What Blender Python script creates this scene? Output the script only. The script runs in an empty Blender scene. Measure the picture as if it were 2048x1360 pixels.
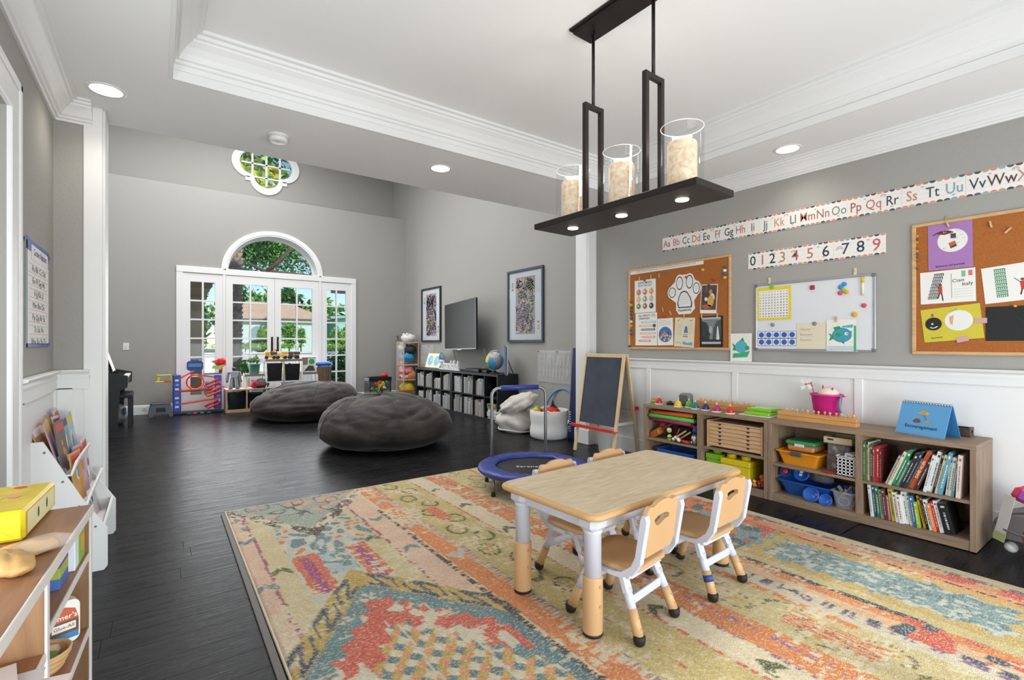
import bpy, bmesh, math, random
import numpy as np
from mathutils import Vector, Matrix, noise, Euler
PI = math.pi
SC = bpy.context.scene
COL = SC.collection
# ---------------------------------------------------------------- camera
FPX = 976.0
cam_d = bpy.data.cameras.new('camera')
cam_d.sensor_width = 36.0
cam_d.lens = FPX / 2048 * 36.0
cam_d.shift_y = 6.5 / 2048
cam_d.clip_start = 0.02
cam_d.clip_end = 500
cam = bpy.data.objects.new('camera', cam_d)
COL.objects.link(cam)
cam.location = (0, 0, 1.22)
cam.rotation_euler = (PI / 2, 0, -math.atan(706 / 976.0))
SC.camera = cam
# ---------------------------------------------------------------- exposure, sky, sun, area lamps, mostly added fill
SC.view_settings.view_transform = 'Standard'
SC.view_settings.look = 'None'
SC.view_settings.exposure = 0.0
SC.view_settings.gamma = 1.0
SC.view_settings.use_curve_mapping = False
world = bpy.data.worlds.new('world')
SC.world = world
world.use_nodes = True
wn = world.node_tree
bg = wn.nodes['Background']
sky = wn.nodes.new('ShaderNodeTexSky')
sky.sky_type = 'NISHITA'
sky.sun_disc = False
sky.sun_elevation = math.radians(42)
sky.sun_rotation = math.radians(170)
sky.air_density = 1.0
sky.dust_density = 0.15
sky.ozone_density = 2.5
wn.links.new(sky.outputs[0], bg.inputs[0])
bg.inputs[1].default_value = 0.15
sun_d = bpy.data.lights.new('sun', 'SUN')
sun_d.energy = 3.3
sun_d.angle = math.radians(2.0)
sun_d.color = (1.0, 0.94, 0.84)
sun = bpy.data.objects.new('sun', sun_d)
COL.objects.link(sun)
sun.location = (2, -6, 8)
sun.rotation_euler = Vector((-0.10, 0.84, -0.56)).to_track_quat('-Z', 'Y').to_euler()
def area(name, loc, aim, sx, sy, power, col=(1, 1, 1)):
 d = bpy.data.lights.new(name, 'AREA')
 d.shape = 'RECTANGLE'
 d.size = sx
 d.size_y = sy
 d.energy = power
 d.color = col
 o = bpy.data.objects.new(name, d)
 COL.objects.link(o)
 o.location = loc
 o.rotation_euler = (Vector(aim) - Vector(loc)).to_track_quat('-Z', 'Y').to_euler()
 return o
area('back_fill_light', (1.9, -1.95, 1.5), (2.0, 3.0, 1.3), 3.6, 2.0, 44, (0.93, 0.97, 1.0))  # added lamp behind the camera, stands in for daylight from that side
area('ceiling_fill_light', (1.8, -1.7, 0.7), (1.9, 3.6, 3.0), 3.4, 1.1, 108, (0.88, 0.95, 1.0))  # unseen uplight, put in to brighten the near ceiling
area('side_fill_light', (-0.75, 1.15, 1.0), (1.3, 2.2, 2.6), 1.0, 1.5, 42, (0.92, 0.97, 1.0))  # added out-of-view fill in the side opening, lifts the lower ceiling
area('upper_fill_light', (1.1, 7.6, 5.35), (0.9, 8.0, 0.0), 3.6, 5.0, 320, (0.97, 0.985, 1.0))  # made-up fill below the far ceiling, lights the tall room from above
area('door_light', (1.84, 10.1, 1.5), (1.84, 5.0, 1.4), 3.0, 2.2, 70, (0.95, 0.98, 1.0))
# ---------------------------------------------------------------- materials
def lin(h):
 h = h.lstrip('#')
 out = []
 for i in (0, 2, 4):
  c = int(h[i:i + 2], 16) / 255.0
  out.append(c / 12.92 if c <= 0.04045 else ((c + 0.055) / 1.055) ** 2.4)
 return (out[0], out[1], out[2], 1.0)
MATS = {}
def _mk(name):
 m = bpy.data.materials.new(name)
 m.use_nodes = True
 nt = m.node_tree
 return m, nt, nt.nodes['Principled BSDF']
def solid(name, col, rough=0.5, metal=0.0, var=0.0, vs=12.0, bump=0.0, bs=150.0, spec=0.5, emit=0.0, ecol=None, coat=0.0, sheen=0.0, stretch=None, perobj=0.0):
 m, nt, b = _mk(name)
 c = lin(col)
 b.inputs['Base Color'].default_value = c
 b.inputs['Roughness'].default_value = rough
 b.inputs['Metallic'].default_value = metal
 b.inputs['Specular IOR Level'].default_value = spec
 if coat:
  b.inputs['Coat Weight'].default_value = coat
 if sheen:
  b.inputs['Sheen Weight'].default_value = sheen
 L = nt.links
 tc = nt.nodes.new('ShaderNodeTexCoord')
 co = tc.outputs['Object']
 if stretch:
  mp = nt.nodes.new('ShaderNodeMapping')
  mp.inputs['Scale'].default_value = stretch
  L.new(co, mp.inputs[0])
  co = mp.outputs[0]
 if var:
  n = nt.nodes.new('ShaderNodeTexNoise')
  n.inputs['Scale'].default_value = vs
  n.inputs['Detail'].default_value = 5
  L.new(co, n.inputs['Vector'])
  mr = nt.nodes.new('ShaderNodeMapRange')
  mr.inputs[1].default_value = 0.3
  mr.inputs[2].default_value = 0.7
  mr.inputs[3].default_value = 1 - var
  mr.inputs[4].default_value = 1 + var
  L.new(n.outputs[0], mr.inputs[0])
  mx = nt.nodes.new('ShaderNodeVectorMath')
  mx.operation = 'SCALE'
  mx.inputs[0].default_value = c[:3]
  L.new(mr.outputs[0], mx.inputs['Scale'])
  out = mx.outputs[0]
  L.new(out, b.inputs['Base Color'])
 if bump:
  n2 = nt.nodes.new('ShaderNodeTexNoise')
  n2.inputs['Scale'].default_value = bs
  n2.inputs['Detail'].default_value = 3
  L.new(tc.outputs['Object'], n2.inputs['Vector'])
  bp = nt.nodes.new('ShaderNodeBump')
  bp.inputs['Strength'].default_value = bump
  bp.inputs['Distance'].default_value = 0.004
  L.new(n2.outputs[0], bp.inputs['Height'])
  L.new(bp.outputs[0], b.inputs['Normal'])
 if emit:
  b.inputs['Emission Color'].default_value = lin(ecol or col)
  b.inputs['Emission Strength'].default_value = emit
 MATS[name] = m
 return m
def wood(name, c1, c2, rough=0.45, scale=3.0, axis=(1, 12, 12), bump=0.05, streak=0.5):
 """Grain that runs along the axis whose entry is smallest."""
 m, nt, b = _mk(name)
 L = nt.links
 tc = nt.nodes.new('ShaderNodeTexCoord')
 mp = nt.nodes.new('ShaderNodeMapping')
 mp.inputs['Scale'].default_value = axis
 L.new(tc.outputs['Object'], mp.inputs[0])
 n = nt.nodes.new('ShaderNodeTexNoise')
 n.inputs['Scale'].default_value = scale
 n.inputs['Detail'].default_value = 6
 n.inputs['Roughness'].default_value = 0.65
 n.inputs['Distortion'].default_value = streak
 L.new(mp.outputs[0], n.inputs['Vector'])
 cr = nt.nodes.new('ShaderNodeValToRGB')
 cr.color_ramp.elements[0].position = 0.32
 cr.color_ramp.elements[0].color = lin(c1)
 cr.color_ramp.elements[1].position = 0.68
 cr.color_ramp.elements[1].color = lin(c2)
 L.new(n.outputs[0], cr.inputs[0])
 L.new(cr.outputs[0], b.inputs['Base Color'])
 b.inputs['Roughness'].default_value = rough
 if bump:
  bp = nt.nodes.new('ShaderNodeBump')
  bp.inputs['Strength'].default_value = bump
  bp.inputs['Distance'].default_value = 0.002
  L.new(n.outputs[0], bp.inputs['Height'])
  L.new(bp.outputs[0], b.inputs['Normal'])
 MATS[name] = m
 return m
def glass(name, tint='#f4f8f8', reflect=0.08, rough=0.02, ior=1.45):
 m = bpy.data.materials.new(name)
 m.use_nodes = True
 nt = m.node_tree
 nt.nodes.clear()
 o = nt.nodes.new('ShaderNodeOutputMaterial')
 t = nt.nodes.new('ShaderNodeBsdfTransparent')
 t.inputs[0].default_value = lin(tint)
 g = nt.nodes.new('ShaderNodeBsdfGlossy')
 g.inputs['Roughness'].default_value = rough
 fr = nt.nodes.new('ShaderNodeFresnel')
 fr.inputs[0].default_value = ior or 1.4
 ad = nt.nodes.new('ShaderNodeMath')
 ad.operation = 'MULTIPLY_ADD'
 ad.inputs[1].default_value = 1.0
 ad.inputs[2].default_value = max(0, reflect - 0.04)
 if ior:
  nt.links.new(fr.outputs[0], ad.inputs[0])
 else:
  ad.inputs[0].default_value = 0.0
 mx = nt.nodes.new('ShaderNodeMixShader')
 nt.links.new(ad.outputs[0], mx.inputs[0])
 nt.links.new(t.outputs[0], mx.inputs[1])
 nt.links.new(g.outputs[0], mx.inputs[2])
 nt.links.new(mx.outputs[0], o.inputs[0])
 MATS[name] = m
 return m
def film(name, col, a=0.35, rough=0.25):
 """Translucent plastic: part clear, part coloured."""
 m, nt, b = _mk(name)
 b.inputs['Base Color'].default_value = lin(col)
 b.inputs['Roughness'].default_value = rough
 b.inputs['Alpha'].default_value = a
 MATS[name] = m
 return m
def M_(k):
 """A material by name, or a plain matt one from a '#rrggbb' colour."""
 if k in MATS:
  return MATS[k]
 if k.startswith('#'):
  rough = 0.55
  c = k
  if '/' in k:
   c, r = k.split('/')
   rough = float(r)
  m = solid(k, c, rough)
  m.name = 'paint'
  return m
 raise KeyError(k)
# ---------------------------------------------------------------- mesh builder
class B:
 def __init__(s, T=None):
  s.v, s.f, s.mi, s.sm, s.keys = [], [], [], [], []
  s.T = T or Matrix()
 def _m(s, k):
  if k not in s.keys:
   s.keys.append(k)
  return s.keys.index(k)
 def add(s, vs, fs, m, smooth=False, T=None):
  n = len(s.v)
  TT = s.T @ T if T is not None else s.T
  s.v += [tuple(TT @ Vector(p)) for p in vs]
  i = s._m(m)
  for f in fs:
   s.f.append(tuple(n + a for a in f))
   s.mi.append(i)
   s.sm.append(smooth)
  return s
 def box(s, x0, y0, z0, x1, y1, z1, m, b=0.0, T=None):
  if x0 > x1: x0, x1 = x1, x0
  if y0 > y1: y0, y1 = y1, y0
  if z0 > z1: z0, z1 = z1, z0
  b = min(b, (x1 - x0) * 0.45, (y1 - y0) * 0.45, (z1 - z0) * 0.45)
  if b <= 0:
   vs = [(x0, y0, z0), (x1, y0, z0), (x1, y1, z0), (x0, y1, z0), (x0, y0, z1), (x1, y0, z1), (x1, y1, z1), (x0, y1, z1)]
   fs = [(3, 2, 1, 0), (4, 5, 6, 7), (0, 1, 5, 4), (1, 2, 6, 5), (2, 3, 7, 6), (3, 0, 4, 7)]
   return s.add(vs, fs, m, False, T)
  vs, idx = [], {}
  for i in (0, 1):
   for j in (0, 1):
    for k in (0, 1):
     X, Y, Z = (x0, x1)[i], (y0, y1)[j], (z0, z1)[k]
     dx, dy, dz = (b, -b)[i], (b, -b)[j], (b, -b)[k]
     idx[i, j, k, 0] = len(vs); vs.append((X, Y + dy, Z + dz))
     idx[i, j, k, 1] = len(vs); vs.append((X + dx, Y, Z + dz))
     idx[i, j, k, 2] = len(vs); vs.append((X + dx, Y + dy, Z))
  g = idx
  fs = []
  for i in (0, 1):
   q = [g[i, 0, 0, 0], g[i, 1, 0, 0], g[i, 1, 1, 0], g[i, 0, 1, 0]]
   fs.append(q if i else q[::-1])
   q = [g[0, i, 0, 1], g[0, i, 1, 1], g[1, i, 1, 1], g[1, i, 0, 1]]
   fs.append(q if i else q[::-1])
   q = [g[0, 0, i, 2], g[1, 0, i, 2], g[1, 1, i, 2], g[0, 1, i, 2]]
   fs.append(q if i else q[::-1])
  for a in (0, 1):
   for c in (0, 1):
    fl = (a + c) % 2
    q = [g[a, c, 0, 0], g[a, c, 0, 1], g[a, c, 1, 1], g[a, c, 1, 0]]
    fs.append(q if fl == 0 else q[::-1])
    q = [g[a, 0, c, 0], g[a, 0, c, 2], g[a, 1, c, 2], g[a, 1, c, 0]]
    fs.append(q[::-1] if fl == 0 else q)
    q = [g[0, a, c, 1], g[0, a, c, 2], g[1, a, c, 2], g[1, a, c, 1]]
    fs.append(q if fl == 0 else q[::-1])
  for i in (0, 1):
   for j in (0, 1):
    for k in (0, 1):
     q = [g[i, j, k, 0], g[i, j, k, 1], g[i, j, k, 2]]
     fs.append(q if (i + j + k) % 2 == 1 else q[::-1])
  return s.add(vs, fs, m, False, T)
 def rbox(s, c, size, m, b=0.0, rot=(0, 0, 0)):
  T = Matrix.Translation(c) @ Euler(rot).to_matrix().to_4x4()
  x, y, z = size[0] / 2, size[1] / 2, size[2] / 2
  return s.box(-x, -y, -z, x, y, z, m, b, T)
 def bar(s, p0, p1, w, h, m, b=0.0, up=(0, 0, 1)):
  """A rectangular bar from p0 to p1, w across and h along up."""
  p0, p1 = Vector(p0), Vector(p1)
  d = p1 - p0
  l = d.length
  d.normalize()
  u = Vector(up)
  a = u.cross(d)
  if a.length < 1e-4:
   a = Vector((1, 0, 0)).cross(d)
   if a.length < 1e-4:
    a = Vector((0, 1, 0)).cross(d)
  a.normalize()
  c = d.cross(a)
  T = Matrix((a.to_4d() * 0, a.to_4d(), c.to_4d(), d.to_4d()))
  T = Matrix(((a.x, c.x, d.x, p0.x), (a.y, c.y, d.y, p0.y), (a.z, c.z, d.z, p0.z), (0, 0, 0, 1)))
  return s.box(-w / 2, -h / 2, 0, w / 2, h / 2, l, m, b, T)
 def cyl(s, p0, p1, r0, m, r1=None, n=16, caps=True, smooth=True):
  return s.tube([p0, p1], [r0, r0 if r1 is None else r1], m, n, False, caps, smooth)
 def tube(s, pts, r, m, n=8, closed=False, caps=True, smooth=True):
  pts = [Vector(p) for p in pts]
  N = len(pts)
  R = r if isinstance(r, (list, tuple)) else [r] * N
  vs = []
  prev = None
  for i, p in enumerate(pts):
   if closed:
    d = pts[(i + 1) % N] - pts[i - 1]
   else:
    d = pts[min(i + 1, N - 1)] - pts[max(i - 1, 0)]
   if d.length < 1e-9:
    d = Vector((0, 0, 1))
   d.normalize()
   if prev is None:
    u = Vector((0, 0, 1)) if abs(d.z) < 0.9 else Vector((1, 0, 0))
    a = u.cross(d).normalized()
   else:
    a = prev - d * prev.dot(d)
    if a.length < 1e-6:
     a = Vector((1, 0, 0)).cross(d)
    a.normalize()
   prev = a
   c = d.cross(a)
   for k in range(n):
    t = 2 * PI * k / n
    vs.append(tuple(p + a * (R[i] * math.cos(t)) + c * (R[i] * math.sin(t))))
  fs = []
  for i in range(N if closed else N - 1):
   i2 = (i + 1) % N
   for k in range(n):
    k2 = (k + 1) % n
    fs.append((i * n + k, i * n + k2, i2 * n + k2, i2 * n + k))
  s.add(vs, fs, m, smooth)
  if caps and not closed:
   b0 = len(s.v) - len(vs)
   i = s._m(m)
   s.f.append(tuple(b0 + k for k in reversed(range(n)))); s.mi.append(i); s.sm.append(False)
   s.f.append(tuple(b0 + (N - 1) * n + k for k in range(n))); s.mi.append(i); s.sm.append(False)
  return s
 def lathe(s, prof, m, n=24, c=(0, 0, 0), smooth=True, T=None):
  vs, fs = [], []
  for r, z in prof:
   for k in range(n):
    t = 2 * PI * k / n
    vs.append((c[0] + r * math.cos(t), c[1] + r * math.sin(t), c[2] + z))
  for i in range(len(prof) - 1):
   for k in range(n):
    k2 = (k + 1) % n
    fs.append((i * n + k, i * n + k2, (i + 1) * n + k2, (i + 1) * n + k))
  ring = prof[0][0] > 1e-5 and prof[-1][0] > 1e-5 and len(prof) > 3 and abs(prof[0][0] - prof[-1][0]) + abs(prof[0][1] - prof[-1][1]) < 0.02
  if ring:
   q = (len(prof) - 1) * n
   fs += [(q + k, q + (k + 1) % n, (k + 1) % n, k) for k in range(n)]
  if prof[0][0] > 1e-5 and not ring:
   fs.append(tuple(reversed(range(n))))
  if prof[-1][0] > 1e-5 and not ring:
   fs.append(tuple((len(prof) - 1) * n + k for k in range(n)))
  return s.add(vs, fs, m, smooth, T)
 def ell(s, c, r, m, nu=14, nv=9, T=None, fn=None):
  if not isinstance(r, (tuple, list)):
   r = (r, r, r)
  vs = []
  for j in range(nv + 1):
   ph = PI * j / nv
   for i in range(nu):
    th = 2 * PI * i / nu
    d = (math.sin(ph) * math.cos(th), math.sin(ph) * math.sin(th), -math.cos(ph))
    k = fn(d) if fn else 1.0
    vs.append((c[0] + r[0] * d[0] * k, c[1] + r[1] * d[1] * k, c[2] + r[2] * d[2] * k))
  fs = []
  for j in range(nv):
   for i in range(nu):
    i2 = (i + 1) % nu
    fs.append((j * nu + i, j * nu + i2, (j + 1) * nu + i2, (j + 1) * nu + i))
  return s.add(vs, fs, m, True, T)
 def prism(s, poly, z0, z1, m, T=None, m2=None):
  """Extrude a 2-D outline (x, y) from z0 to z1; m2 colours the z1 face."""
  n = len(poly)
  a = sum(poly[i][0] * poly[(i + 1) % n][1] - poly[(i + 1) % n][0] * poly[i][1] for i in range(n))
  if a < 0:
   poly = poly[::-1]
  vs = [(p[0], p[1], z0) for p in poly] + [(p[0], p[1], z1) for p in poly]
  fs = [tuple(reversed(range(n)))] + [(i, (i + 1) % n, n + (i + 1) % n, n + i) for i in range(n)]
  s.add(vs, fs, m, False, T)
  s.add(vs[n:], [tuple(range(n))], m2 or m, False, T)
  return s
 def flat(s, poly, z, m, T=None):
  n = len(poly)
  a = sum(poly[i][0] * poly[(i + 1) % n][1] - poly[(i + 1) % n][0] * poly[i][1] for i in range(n))
  if a < 0:
   poly = poly[::-1]
  return s.add([(p[0], p[1], z) for p in poly], [tuple(range(n))], m, False, T)
 def rect(s, x0, y0, x1, y1, z, m):
  return s.flat([(x0, y0), (x1, y0), (x1, y1), (x0, y1)], z, m)
 def disc(s, x, y, r, z, m, n=14, ry=None, rot=0.0):
  ry = ry or r
  return s.flat([(x + r * math.cos(2 * PI * k / n) * math.cos(rot) - ry * math.sin(2 * PI * k / n) * math.sin(rot),
      y + r * math.cos(2 * PI * k / n) * math.sin(rot) + ry * math.sin(2 * PI * k / n) * math.cos(rot)) for k in range(n)], z, m)
 def stroke(s, pts, w, z, m):
  for i in range(len(pts) - 1):
   a, b = Vector(pts[i]).to_2d(), Vector(pts[i + 1]).to_2d()
   d = (b - a)
   if d.length < 1e-6:
    continue
   d.normalize()
   nn = Vector((-d.y, d.x)) * (w / 2)
   e = d * (w * 0.3)
   q = [a - e + nn, a - e - nn, b + e - nn, b + e + nn]
   s.flat([(p.x, p.y) for p in q], z, m)
  return s
 def text(s, txt, x, y, size, m, z=0.001, align='CENTER', rot=0.0, sx=1.0, bold=0.0):
  vs, fs = text_geo(txt, align, bold)
  cr, sr = math.cos(rot), math.sin(rot)
  s.add([(x + (p[0] * sx * cr - p[1] * sr) * size, y + (p[0] * sx * sr + p[1] * cr) * size, z) for p in vs], fs, m)
  return s
 def mold(s, prof, p0, p1, inward, m, e0=0.0, e1=0.0, smooth=False):
  """Sweep (d, z) profile from p0 to p1; d goes along inward; e0/e1 mitre the ends."""
  p0, p1, n = Vector(p0), Vector(p1), Vector(inward).normalized()
  d = (p1 - p0).normalized()
  vs = []
  for P, e in ((p0, e0), (p1, e1)):
   for a, z in prof:
    vs.append(tuple(P + n * a + Vector((0, 0, z)) + d * (e * a)))
  k = len(prof)
  fs = [(i, (i + 1) % k, k + (i + 1) % k, k + i) for i in range(k)]
  fs += [tuple(range(k)), tuple(reversed(range(k, 2 * k)))]
  return s.add(vs, fs, m, smooth)
 def mesh(s, name):
  me = bpy.data.meshes.new(name)
  me.from_pydata(s.v, [], s.f)
  for k in s.keys:
   me.materials.append(M_(k))
  me.polygons.foreach_set('material_index', s.mi)
  me.polygons.foreach_set('use_smooth', s.sm)
  me.update()
  return me
_TXT = {}
def text_geo(txt, align, bold=0.0):
 key = (txt, align, bold)
 if key not in _TXT:
  c = bpy.data.curves.new('lettering', 'FONT')
  c.body = txt
  c.align_x = align
  c.align_y = 'CENTER'
  c.resolution_u = 2
  c.offset = bold
  o = bpy.data.objects.new('lettering', c)
  me = o.to_mesh()
  vs = [tuple(v.co) for v in me.vertices]
  fs = [tuple(p.vertices) for p in me.polygons]
  o.to_mesh_clear()
  bpy.data.objects.remove(o)
  bpy.data.curves.remove(c)
  _TXT[key] = (vs, fs)
 return _TXT[key]
def link(name, me, parent=None, loc=None, rot=None):
 o = bpy.data.objects.new(name, me)
 COL.objects.link(o)
 if parent is not None:
  o.parent = parent
 if loc is not None:
  o.location = loc
 if rot is not None:
  o.rotation_euler = rot if isinstance(rot, (tuple, list)) else (0, 0, rot)
 return o
def part(name, b, parent, loc=None, rot=None, label=None):
 o = link(name, b.mesh(name), parent, loc, rot)
 if label:
  o['label'] = label
 return o
def tag(o, label, cat, group=None):
 o['label'] = label
 o['category'] = cat
 if group:
  o['group'] = group
 return o
def thing(name, label, cat, loc=(0, 0, 0), rot=None, group=None):
 o = link(name, None, None, loc, rot)
 return tag(o, label, cat, group)
def solo(name, b, label, cat, loc=(0, 0, 0), rot=None, group=None):
 """A thing that is one mesh (it may still get child parts)."""
 o = link(name, b.mesh(name), None, loc, rot)
 return tag(o, label, cat, group)
def struct(name, b, parent=None, loc=None):
 o = link(name, b.mesh(name) if b else None, parent, loc)
 if parent is None:
  o['kind'] = 'structure'
 return o
def dup(root, loc, rot=None, label=None, group=None):
 r = root.copy()
 COL.objects.link(r)
 r.location = loc
 if rot is not None:
  r.rotation_euler = rot if isinstance(rot, (tuple, list)) else (0, 0, rot)
 if label:
  r['label'] = label
 if group:
  r['group'] = group
 for ch in list(root.children):
  c = ch.copy()
  COL.objects.link(c)
  c.parent = r
  for g in ch.children:
   d = g.copy()
   COL.objects.link(d)
   d.parent = c
 return r
# a frame on the wall beside the table: local x = towards the camera side (-y), local y = up, local z = out of the wall (-x)
RW = Matrix(((0, 0, -1, 0), (-1, 0, 0, 0), (0, 1, 0, 0), (0, 0, 0, 1)))
XR = 4.300      # that wall
XT = 4.58       # television wall of the far room
YF = 10.477     # far wall
XL = -0.533     # wall on the other side
rnd = random.Random(11)
def circ(cx, cy, rx, ry=None, n=20, a0=0.0, a1=2 * PI):
 ry = ry or rx
 full = abs(a1 - a0 - 2 * PI) < 1e-6
 k = n if full else n - 1
 return [(cx + rx * math.cos(a0 + (a1 - a0) * i / k), cy + ry * math.sin(a0 + (a1 - a0) * i / k)) for i in range(n)]
def rrect(x0, y0, x1, y1, r, n=5):
 p = []
 for cx, cy, a in ((x1 - r, y1 - r, 0), (x0 + r, y1 - r, PI / 2), (x0 + r, y0 + r, PI), (x1 - r, y0 + r, 1.5 * PI)):
  p += [(cx + r * math.cos(a + PI / 2 * i / n), cy + r * math.sin(a + PI / 2 * i / n)) for i in range(n + 1)]
 return p
# ---------------------------------------------------------------- shared materials
solid('wall_paint', '#a3a19c', 0.85, bump=0.45, bs=65, spec=0.2)
solid('ceiling_paint', '#f1f1f0', 0.9, bump=0.22, bs=70, spec=0.1)
solid('trim_white', '#e9e9e8', 0.45, spec=0.35)
solid('white_plastic', '#e8e8e6', 0.4)
solid('bronze', '#2c2522', 0.42, 0.35, var=0.12, vs=8)
solid('black', '#151518', 0.45)
solid('black_gloss', '#101013', 0.15)
solid('chrome', '#b9babc', 0.25, 0.9)
solid('steel_grey', '#8d8e8f', 0.35, 0.7)
solid('paper', '#ece9e4', 0.8)
solid('paper_cream', '#e2d8bd', 0.8)
solid('cork', '#a8642f', 0.95, var=0.18, vs=160, bump=0.3, bs=220)
wood('frame_oak', '#c39a6b', '#d8b483', 0.5, 4, (2, 2, 14))
wood('bookcase_oak', '#7d6753', '#a08870', 0.55, 3.0, (14, 1.2, 14), 0.06)
wood('bookcase_oak_up', '#7d6753', '#a08870', 0.55, 3.0, (14, 14, 1.2), 0.06)
wood('beech', '#d9a866', '#e3b97c', 0.5, 3, (2, 10, 10))
wood('peg_wood', '#c48a4e', '#d6a063', 0.5, 4, (10, 1.2, 10))
wood('table_wood', '#cdb48e', '#e6d5b6', 0.42, 2.2, (1.2, 7, 7), 0.03, 2.6)
solid('maple_edge', '#cfa470', 0.42)
solid('maple_plastic', '#d0a676', 0.42, var=0.04, vs=3)
solid('lavender_plastic', '#d3d6e2', 0.42)
solid('rubber', '#1e1713', 0.6)
glass('pane_glass', reflect=0.04, ior=1.22)
glass('lamp_glass', '#fbfbfb', 0.11, 0.03, None)
film('rim_highlight', '#f4f6f6', 0.5, 0.1)  # whitish tint for the highlight painted along the lamp glass edge
glass('thin_plastic', '#f6f8f8', 0.10, 0.2)
# ================================================================ the room itself
ZC, ZT, ZH = 2.74, 3.0, 5.7
# floor: near planks one by one, plain boards further off
m, nt, b_ = _mk('dark_floor')
L = nt.links
tc = nt.nodes.new('ShaderNodeTexCoord')
geo = nt.nodes.new('ShaderNodeNewGeometry')
mp = nt.nodes.new('ShaderNodeMapping'); mp.inputs['Scale'].default_value = (1.2, 14, 1)
L.new(geo.outputs['Position'], mp.inputs[0])
n1 = nt.nodes.new('ShaderNodeTexNoise'); n1.inputs['Scale'].default_value = 2.2; n1.inputs['Detail'].default_value = 8; n1.inputs['Roughness'].default_value = 0.7
L.new(mp.outputs[0], n1.inputs['Vector'])
oi = nt.nodes.new('ShaderNodeObjectInfo')
cr = nt.nodes.new('ShaderNodeValToRGB')
cr.color_ramp.elements[0].position = 0.3; cr.color_ramp.elements[0].color = lin('#0b0a0b')
cr.color_ramp.elements[1].position = 0.8; cr.color_ramp.elements[1].color = lin('#2d2b2e')
L.new(n1.outputs[0], cr.inputs[0])
hs = nt.nodes.new('ShaderNodeHueSaturation')
mr = nt.nodes.new('ShaderNodeMapRange'); mr.inputs[3].default_value = 0.78; mr.inputs[4].default_value = 1.2
L.new(oi.outputs['Random'], mr.inputs[0]); L.new(mr.outputs[0], hs.inputs['Value']); L.new(cr.outputs[0], hs.inputs['Color'])
L.new(hs.outputs[0], b_.inputs['Base Color'])
mr2 = nt.nodes.new('ShaderNodeMapRange'); mr2.inputs[1].default_value = 0.25; mr2.inputs[2].default_value = 0.75; mr2.inputs[3].default_value = 0.14; mr2.inputs[4].default_value = 0.46
L.new(n1.outputs[0], mr2.inputs[0]); L.new(mr2.outputs[0], b_.inputs['Roughness'])
bp = nt.nodes.new('ShaderNodeBump'); bp.inputs['Strength'].default_value = 0.55; bp.inputs['Distance'].default_value = 0.003
n3 = nt.nodes.new('ShaderNodeTexNoise'); n3.inputs['Scale'].default_value = 7; n3.inputs['Detail'].default_value = 4
L.new(mp.outputs[0], n3.inputs['Vector']); L.new(n3.outputs[0], bp.inputs['Height']); L.new(bp.outputs[0], b_.inputs['Normal'])
b_.inputs['Specular IOR Level'].default_value = 0.11
MATS['dark_floor'] = m
fl = struct('floor', B().box(-2.0, -2.3, -0.12, 4.75, 11.4, -0.006, 'dark_floor'))
PW = 0.146
pl_mesh = {}
y = 1.3
row = 0
while y < 10.45:
 xs = [-1.2 if y > 4.36 else -0.511]
 xe = XT if y > 4.36 else XR
 # planks under the rug stay out
 x = xs[0] + rnd.uniform(0.3, 1.6)
 cuts = [xs[0]]
 while x < xe - 0.3:
  cuts.append(x)
  x += rnd.choice((1.4, 1.8, 2.1))
 cuts.append(xe)
 for a, c in zip(cuts[:-1], cuts[1:]):
  if 0.5 < a and c < 3.35 and y < 3.8:
   continue
  k = round(c - a, 1)
  l = c - a
  bb = B().box(0.0005, 0.0005, -0.006, l - 0.0005, PW - 0.0005, 0.0, 'dark_floor', 0.0006)
  part('plank', bb, fl, (a, y, 0))
 y += PW
 row += 1
# near room: side wall with the boards
struct('wall_boards', B().box(XR, -2.2, -0.1, XT + 0.3, 4.42, ZC + 0.6, 'wall_paint'))
# side wall of the near room with its wide cased opening
w = B()
w.box(XL - 0.9, -2.2, -0.1, XL, 0.9, ZC + 0.6, 'wall_paint')
w.box(XL - 0.9, 2.985, -0.1, XL, 4.14, ZC + 0.6, 'wall_paint')
w.box(XL - 0.9, 0.9, 2.25, XL, 2.985, ZC + 0.6, 'wall_paint')
w.box(XL - 1.05, -2.2, -0.1, XL - 0.9, 4.14, ZC + 0.6, 'wall_paint')
struct('wall_opening_side', w)
# short return wall between that wall and the post of the archway
struct('wall_return', B().box(-1.6, 4.13, -0.1, -0.36, 4.38, ZC + 0.1, 'wall_paint'))
# back wall with a wide window behind the camera
w = B()
w.box(XL - 0.9, -2.35, -0.1, 0.2, -2.2, ZC + 0.6, 'wall_paint')
w.box(3.7, -2.35, -0.1, XR, -2.2, ZC + 0.6, 'wall_paint')
w.box(0.2, -2.35, 2.35, 3.7, -2.2, ZC + 0.6, 'wall_paint')
w.box(0.2, -2.35, -0.1, 3.7, -2.2, 0.25, 'wall_paint')
struct('wall_back', w)
wi = struct('window_3', None, None)
f = B()
for x in (0.2, 1.33, 2.5, 3.64):
 f.box(x, -2.33, 0.25, x + 0.06, -2.25, 2.35, 'trim_white', 0.004)
f.box(0.2, -2.33, 0.25, 3.7, -2.25, 0.31, 'trim_white', 0.004)
f.box(0.2, -2.33, 2.29, 3.7, -2.25, 2.35, 'trim_white', 0.004)
struct('window_frame', f, wi)
struct('glass', B().box(0.22, -2.295, 0.28, 3.68, -2.29, 2.32, 'pane_glass'), wi)
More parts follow.
